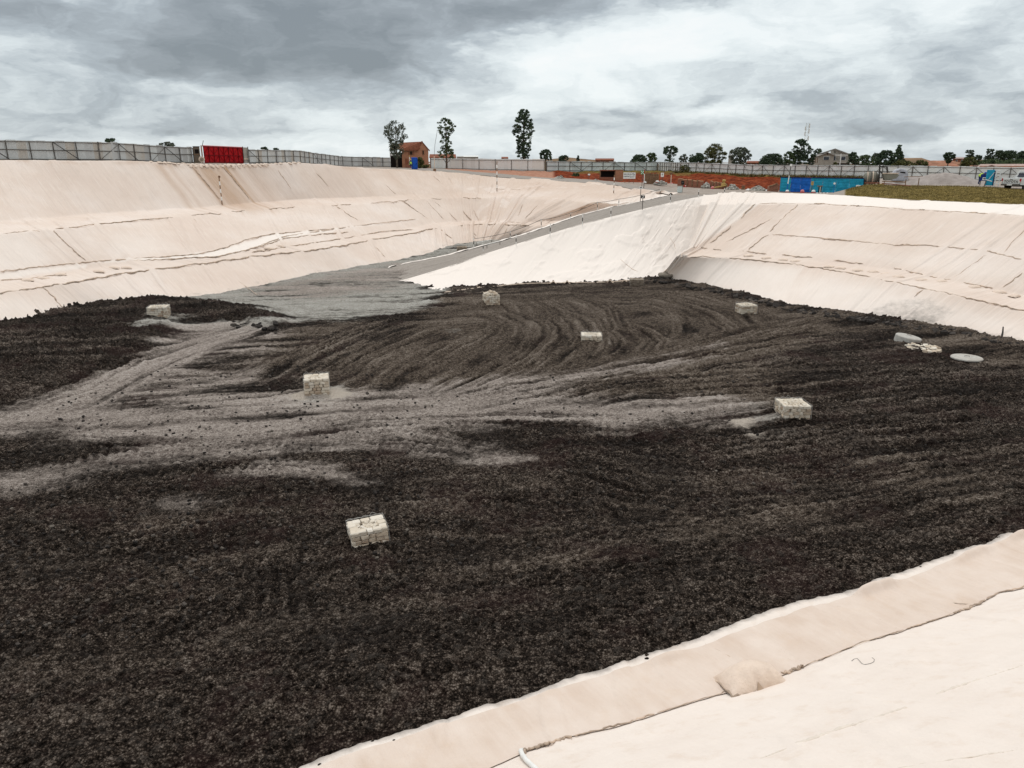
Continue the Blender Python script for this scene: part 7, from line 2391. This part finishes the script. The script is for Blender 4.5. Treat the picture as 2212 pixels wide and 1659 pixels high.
m = MB(); m.add([(-.62, 1.75, 1.22), (.62, 1.75, 1.22), (.58, 1.94, 1.70), (-.58, 1.94, 1.70)], [(0, 1, 2, 3)]); ob = m.build('rear_window', M_GLASS, g); ob.location.y = -.04
for sx in (-1, 1):
    for y0, y1, tt, t2 in ((1.90, 2.62, 2.05, 2.62), (2.72, 3.70, 2.72, 3.22)):
        z0, z1 = 1.20, 1.68
        q = [(sx * (wd + .006), y0, z0), (sx * (wd + .006), y1, z0), (sx * (wd - .165), t2, z1), (sx * (wd - .165), tt, z1)]
        ob = MB().add(q, [(0, 1, 2, 3)]).build('side_window', M_GLASS, g); ob.location.x = sx * .012
    for y in (2.35, 3.25):
        m = MB(); m.box((sx * (wd + .02), y, 1.02), (.03, .16, .04)); m.build('door_handle', M_POST, g)
    m = MB(); m.box((sx * (wd + .12), 3.62, 1.22), (.20, .10, .18)); m.build('mirror', M_CAR, g, bevel=.03)
    for y in (.95, 4.15):
        m = MB(); m.lathe([(.05, -.12), (.30, -.12), (.37, -.09), (.37, .09), (.30, .12), (.05, .12)], (sx * (wd - .08), y, .37), 26, 'X'); wh = m.build('wheel', M_TYRE, g, True)
        m = MB(); m.lathe([(.02, -.02), (.22, -.02), (.20, .02), (.02, .03)], (sx * (wd + .05), y, .37), 18, 'X'); m.build('rim', M_CONC, wh)
        m = MB()
        m.lathe([(.40, -.05), (.46, -.05), (.46, .05), (.40, .05), (.40, -.05)], (sx * (wd - .02), y, .38), 26, 'X'); m.build('arch_flare', M_POSTD, g)
    m = MB(); m.box((sx * wd, .36, .74), (.05, .70, .46)); m.build('bed_panel', M_CAR, g)
    m = MB(); m.box((sx * wd, 3.2, .40), (.1, 1.4, .05)); m.build('side_step', M_POSTD, g)
m = MB(); m.tube([(-.8, 1.62, 1.1), (-.72, 1.70, 1.62), (.72, 1.70, 1.62), (.8, 1.62, 1.1)], .035, 6); m.build('roll_bar', M_CAR, g)


# ------------------------------------------------------------------ trees and bushes
def tree(name, label, x, ytop, w, t, prof, mat, nclump=26, rc=.16, leaves=70, leaf=.30, ybot=None, zb=7.0, seed=1, trunk=M_TRUNK, group=None, cat='tree', tr=.16, lean=0.0, droop=0.0, dense=1.0):
    """prof: (height fraction, half width fraction) outline of the crown; crown and trunk are parts"""
    b = atx(x, t, zb)
    top = at(x, ytop, t)[2]
    Hh = top - zb
    wm = w * t / FPX / 2
    g = root(name, label, cat, b, facing(b), group)
    r = np.random.default_rng(seed)
    z0 = (at(x, ybot, t)[2] - zb) if ybot else Hh * .15
    ph = np.array([p[0] for p in prof]); pw = np.array([p[1] for p in prof])
    cs = []
    tries = 0
    while len(cs) < nclump and tries < 4000:
        tries += 1
        f = r.random()
        hw = np.interp(f, ph, pw) * wm
        if r.random() > np.interp(f, ph, pw) ** .7 + .12: continue
        a = r.random() * 2 * math.pi; rad = math.sqrt(r.random()) if r.random() < .5 else r.uniform(.65, 1.0)
        c = np.array([math.cos(a) * rad * hw, math.sin(a) * rad * hw, z0 + (Hh - z0) * f])
        rr = rc * wm * r.uniform(.6, 1.35)
        c[2] = min(c[2], Hh - rr * .55)
        cs.append((c, rr))
    V = []; F = []; A = []
    for c, rr in cs:
        n = int(leaves * dense * (.6 + .8 * r.random()))
        shade = r.normal(0, .10)
        d = r.normal(size=(n, 3)); d /= np.linalg.norm(d, axis=1)[:, None]
        rad = rr * r.random(n) ** .45
        P = c + d * rad[:, None] * np.array([1.15, 1.15, .75])
        P[:, 2] -= droop * rr * r.random(n)
        L = leaf * r.uniform(.55, 1.25, n)
        u = r.normal(size=(n, 3)); u /= np.linalg.norm(u, axis=1)[:, None]
        q = np.cross(u, r.normal(size=(n, 3))); q /= np.linalg.norm(q, axis=1)[:, None] + 1e-9
        u *= L[:, None] * .62; q *= L[:, None] * .34
        base = len(V)
        quad = np.stack([P - u, P + q, P + u, P - q], 1).reshape(-1, 3)
        V.extend(quad.tolist())
        F.extend([(base + 4 * i, base + 4 * i + 1, base + 4 * i + 2, base + 4 * i + 3) for i in range(n)])
        vv_ = np.clip(.42 + shade + r.normal(0, .16, n), 0, 1)
        A.extend(np.repeat(vv_, 4).tolist())
    me = bpy.data.meshes.new('crown')
    me.from_pydata(V, [], F)
    a_ = me.attributes.new('var', 'FLOAT', 'POINT'); a_.data.foreach_set('value', np.asarray(A, np.float32))
    me.materials.append(mat)
    link('crown', me, g)
    m = MB()
    tl = lean * Hh
    m.tube([(0, 0, -1.5), (tl * .2, 0, Hh * .3), (tl * .6, .05, Hh * .6), (tl, 0, Hh * .92)], [tr * 1.3, tr, tr * .6, tr * .15], 6)
    for c, rr in cs[:: max(1, len(cs) // 14)]:
        h0 = max(Hh * .12, c[2] - np.hypot(c[0], c[1]) * .9 - Hh * .06)
        f = h0 / Hh
        p0 = Vector((tl * f, 0, h0)); p2 = Vector(c); p1 = p0.lerp(p2, .5) + Vector((0, 0, -.05 * Hh * r.random()))
        m.tube([p0, p1, p2], [tr * .5, tr * .3, tr * .1], 4)
    m.build('trunk', trunk, g)
    return g


ROUND = [(0, .35), (.2, .8), (.5, 1), (.8, .75), (1, .25)]
BUSH = [(0, .9), (.4, 1), (.75, .8), (1, .3)]
EUC = [(0, .25), (.25, .55), (.5, .95), (.75, 1), (1, .5)]
CONE = [(0, 1), (.3, .85), (.6, .5), (.85, .22), (1, .04)]
# the three lone trees on the skyline
tree('wispy_tree', 'wispy grey green tree standing over the lean-to left of the brick house', 858, 260, 50, 118, [(0, .25), (.12, .55), (.3, .62), (.45, .72), (.62, 1), (.8, .95), (.92, .6), (1, .2)], M_LEAFG, 250, .105, 17, .19, 338, 8.3, 1, M_TRUNK, tr=.13, droop=1.6)
tree('forked_tree', 'slim tree with an open forked top right of the leaning pole', 965, 257, 44, 135, [(0, .75), (.14, .8), (.28, .5), (.42, .55), (.52, .3), (.62, .55), (.75, 1), (.88, .85), (1, .25)], M_LEAF, 200, .12, 24, .22, 341, 8.0, 2, M_TRUNK, tr=.15)
tree('tall_tree', 'tallest dark narrow tree alone on the skyline near centre', 1131, 238, 46, 140, [(0, .5), (.12, .6), (.25, .62), (.4, .85), (.55, 1), (.70, .95), (.78, .75), (.86, .5), (.94, .42), (1, .15)], M_LEAFD, 250, .15, 36, .24, 343, 7.8, 3, M_TRUNK, tr=.20)
GT = 'trees and bushes beyond the fence'
# (kind, x, ytop, width, depth, profile, material, clumps, rc, leaves, leaf, ybot, label)
specs = [
    ('shrub', 246, 300, 22, 84, [(0, .2), (.6, .7), (1, 1)], M_LEAFD, 12, .22, 40, .22, 316, 'small spiky treetop peeking over the left fence'),
    ('shrub', 366, 306.5, 32, 95, BUSH, M_LEAFG, 16, .2, 34, .2, 318, 'low leafy treetop peeking over the fence left of the red gate'),
    ('shrub', 575, 317.5, 16, 110, BUSH, M_LEAFD, 10, .25, 40, .22, 326, 'left of two tiny dark shrubs above the fence right of the red gate'),
    ('shrub', 600, 320, 12, 112, BUSH, M_LEAFD, 8, .25, 40, .22, 327, 'right of two tiny dark shrubs above the fence right of the red gate'),
    ('bush', 907, 340, 20, 118, ROUND, M_LEAFY, 24, .26, 60, .22, 363, 'dark rounded bush growing between blue toilet and brick house wall'),
    ('bush', 920, 356, 16, 116, BUSH, M_LEAFY, 10, .3, 40, .2, 363, 'low dry bush at the foot of the brick gable wall'),
    ('bush', 1179, 323, 30, 150, BUSH, M_LEAFD, 28, .22, 55, .28, 346, 'ragged dark bush right of the tallest tree'),
    ('bush', 1217, 336, 22, 170, BUSH, M_LEAFD, 16, .26, 50, .3, 348, 'low dark shrub on the skyline at the foot of the brown hill'),
    ('bush', 1248, 336.5, 8, 170, CONE, M_LEAFD, 8, .35, 50, .3, 348, 'single dark spike of a shrub right of the low dark shrub'),
    ('bush', 1379, 334.5, 34, 170, BUSH, M_LEAFD, 26, .26, 70, .32, 352, 'dark rounded bush, leftmost beyond the bracing fence'),
    ('bush', 1406, 330.5, 26, 175, ROUND, M_LEAF, 22, .26, 60, .32, 352, 'lighter bush touching the dark rounded bush'),
    ('open_tree', 1446, 315, 32, 165, [(0, .4), (.2, .7), (.35, .3), (.55, 1), (.8, .95), (1, .35)], M_LEAFD, 34, .22, 55, .28, 352, 'open umbrella-like tree above the fence corner'),
    ('bush', 1475, 333, 20, 170, ROUND, M_LEAFG, 18, .24, 40, .28, 354, 'pale wispy bush right of the umbrella-like tree'),
    ('bush', 1503, 329.5, 32, 160, ROUND, M_LEAFD, 36, .26, 85, .30, 358, 'compact very dark round tree'),
    ('broad_tree', 1541, 311, 50, 165, [(0, .7), (.3, .9), (.55, 1), (.8, .65), (1, .25)], M_LEAFY, 60, .2, 60, .28, 358, 'broad brownish green tree, tallest left of the pale-stemmed tree'),
    ('broad_tree', 1596, 318.5, 46, 160, [(0, .55), (.3, .75), (.55, 1), (.8, .9), (1, .4)], M_LEAFG, 56, .2, 60, .28, 358, 'broad grey green tree with pale stems'),
    ('bush', 1665, 332, 52, 150, BUSH, M_LEAFD, 46, .22, 85, .30, 362, 'wide dark mass of bush left of the lattice mast'),
    ('bush', 1702, 328, 30, 150, ROUND, M_LEAF, 28, .26, 75, .30, 362, 'mid green bush between the wide dark bush and the mast tree'),
    ('mast_tree', 1725, 301, 40, 150, [(0, .7), (.25, .75), (.45, .8), (.65, 1), (.85, .75), (1, .35)], M_LEAFD, 52, .22, 72, .28, 362, 'tall dark tree in front of the lattice mast'),
    ('bush', 1748, 322, 20, 155, ROUND, M_LEAFD, 20, .28, 60, .28, 360, 'dark small tree between mast tree and beige house'),
    ('open_tree', 1762, 321.5, 16, 190, EUC, M_LEAFD, 16, .3, 55, .30, 345, 'thin treetop curling over the beige house roof'),
    ('bush', 1800, 349, 12, 150, BUSH, M_LEAFY, 12, .3, 45, .25, 362, 'small yellowish shrub before the beige house'),
    ('bush', 1839, 329, 26, 155, ROUND, M_LEAFD, 26, .26, 75, .30, 364, 'dark tree hugging the right side of the beige house'),
    ('bush', 1868, 335, 44, 165, BUSH, M_LEAF, 34, .2, 65, .30, 364, 'mixed hedge right of the beige house'),
    ('bush', 1890, 331, 26, 170, ROUND, M_LEAFG, 20, .26, 55, .30, 364, 'greyish tree between hedge and conifers'),
    ('bush', 1908, 324.5, 36, 150, ROUND, M_LEAFD, 46, .24, 95, .30, 366, 'bulky dark tree left of the pointed conifer'),
    ('conifer', 1935, 313.5, 32, 155, CONE, M_LEAFD, 56, .2, 80, .28, 362, 'pointed dark conifer on the right skyline'),
    ('bush', 1947, 347, 44, 140, BUSH, M_LEAFY, 34, .2, 65, .26, 366, 'olive yellow bushes below the conifer'),
    ('bush', 1983, 347, 40, 140, BUSH, M_LEAFY, 32, .2, 65, .26, 366, 'olive yellow bushes left of the red terraces'),
    ('round_tree', 2045, 329.5, 22, 200, [(0, .2), (.3, .6), (.55, 1), (.8, .9), (1, .4)], M_LEAFD, 30, .28, 75, .34, 352, 'lone round dark tree on the red terraces'),
    ('open_tree', 2089, 324.5, 22, 210, [(0, .6), (.35, .7), (.6, .6), (.8, 1), (1, .5)], M_LEAFD, 24, .28, 60, .34, 352, 'tall thin tree left of the green bushes on the hill'),
    ('bush', 2090, 340, 34, 160, BUSH, M_LEAFY, 34, .24, 70, .28, 368, 'large light green bush left of the brick bungalow'),
    ('bush', 2108, 334.5, 16, 200, ROUND, M_LEAFD, 16, .3, 65, .34, 350, 'small dark round tree behind the light green bush'),
    ('open_tree', 2132, 322, 20, 215, [(0, .9), (.35, .8), (.6, .6), (.8, 1), (1, .6)], M_LEAFD, 22, .28, 60, .36, 350, 'thin two-tiered tree above the bungalow'),
    ('broad_tree', 2165, 325.5, 46, 200, [(0, .6), (.3, .7), (.6, 1), (.85, .9), (1, .5)], M_LEAFD, 50, .22, 75, .34, 350, 'broad dark tree above the bungalow roof'),
    ('broad_tree', 2210, 326, 40, 190, ROUND, M_LEAFD, 42, .24, 80, .34, 354, 'dark tree cut by the right edge of the picture'),
    ('bush', 2140, 344, 60, 180, BUSH, M_LEAF, 44, .2, 75, .30, 362, 'left stretch of hedge behind the bungalow'),
    ('bush', 2195, 344, 60, 180, BUSH, M_LEAF, 44, .2, 75, .30, 362, 'right stretch of hedge behind the bungalow'),
    ('bush', 1197 + 47, 374, 20, 122, BUSH, M_LEAF, 14, .28, 50, .18, 384, 'bright green bush clinging to the red earth cut'),
    ('bush', 1482, 356, 30, 138, BUSH, M_LEAFY, 20, .24, 45, .20, 372, 'dry olive scrub at the foot of the fence corner'),
]
for i, (nm, x, yt, w, t, pr, mt, nc, rc, lv, lf, yb, lab) in enumerate(specs):
    zb = 7.0 if nm != 'shrub' else 9.2
    if nm == 'shrub': zb = 8.6
    if 'red earth cut' in lab: zb = at(x, 385, t)[2]
    if 'fence corner' in lab and nm == 'bush' and 'scrub' in lab: zb = at(x, 373, t)[2]
    if 'toilet' in lab or 'gable' in lab: zb = 8.2
    tree(nm, lab, x, yt, w, t, pr, mt, int(nc * 2.6), rc * .78, int(lv * .62), lf * .88, yb, zb, 40 + i, M_TRUNKP if 'pale' in lab else M_TRUNK, GT, 'tree' if 'tree' in nm or nm == 'conifer' else 'bush', .14)


# ------------------------------------------------------------------ dry grass on the berm and along the fence foot: too many to count
def tufts(name, label, n, gen, mat, hgt, seed, per=5):
    r = np.random.default_rng(seed)
    V, F, A = [], [], []
    for i in range(n):
        p = gen(r)
        if p is None: continue
        for j in range(per):
            a = r.uniform(0, 6.28); l = hgt * r.uniform(.5, 1.4); wv = hgt * .12
            dx_, dy_ = math.cos(a), math.sin(a); o = r.normal(0, hgt * .3, 2)
            b = len(V)
            ln = r.uniform(.2, .8) * l
            V += [(p[0] + o[0] - dy_ * wv, p[1] + o[1] + dx_ * wv, p[2] - .03), (p[0] + o[0] + dy_ * wv, p[1] + o[1] - dx_ * wv, p[2] - .03), (p[0] + o[0] + dx_ * ln, p[1] + o[1] + dy_ * ln, p[2] + l)]
            F.append((b, b + 1, b + 2)); A += [float(np.clip(r.normal(.45, .22), 0, 1))] * 3
    me = bpy.data.meshes.new(name); me.from_pydata(V, [], F)
    at_ = me.attributes.new('var', 'FLOAT', 'POINT'); at_.data.foreach_set('value', np.asarray(A, np.float32))
    me.materials.append(mat)
    return tag(link(name, me), label, 'grass', kind='stuff')


def on_berm(r):
    i = int(r.integers(2, 13)); x = r.uniform(1828, 2300)
    j = int(np.searchsorted(gxs, x)) - 1; e = (x - gxs[j]) / (gxs[j + 1] - gxs[j]); f = r.random()
    return (GXd[i, j] * (1 - f) + GXd[i + 1, j] * f) * (1 - e) + (GXd[i, j + 1] * (1 - f) + GXd[i + 1, j + 1] * f) * e


def fence_foot(r):
    x = r.uniform(1440, 1880)
    p = fence_base(x); p[1] -= r.uniform(.2, 1.6); p[2] -= .1
    return p


tufts('berm_grass', 'olive brown rough grass covering the berm on the right', 9000, on_berm, M_DRY, .085, 5)
tufts('fence_grass', 'dry grass fringe along the foot of the right fence', 900, fence_foot, M_DRY, .42, 6)
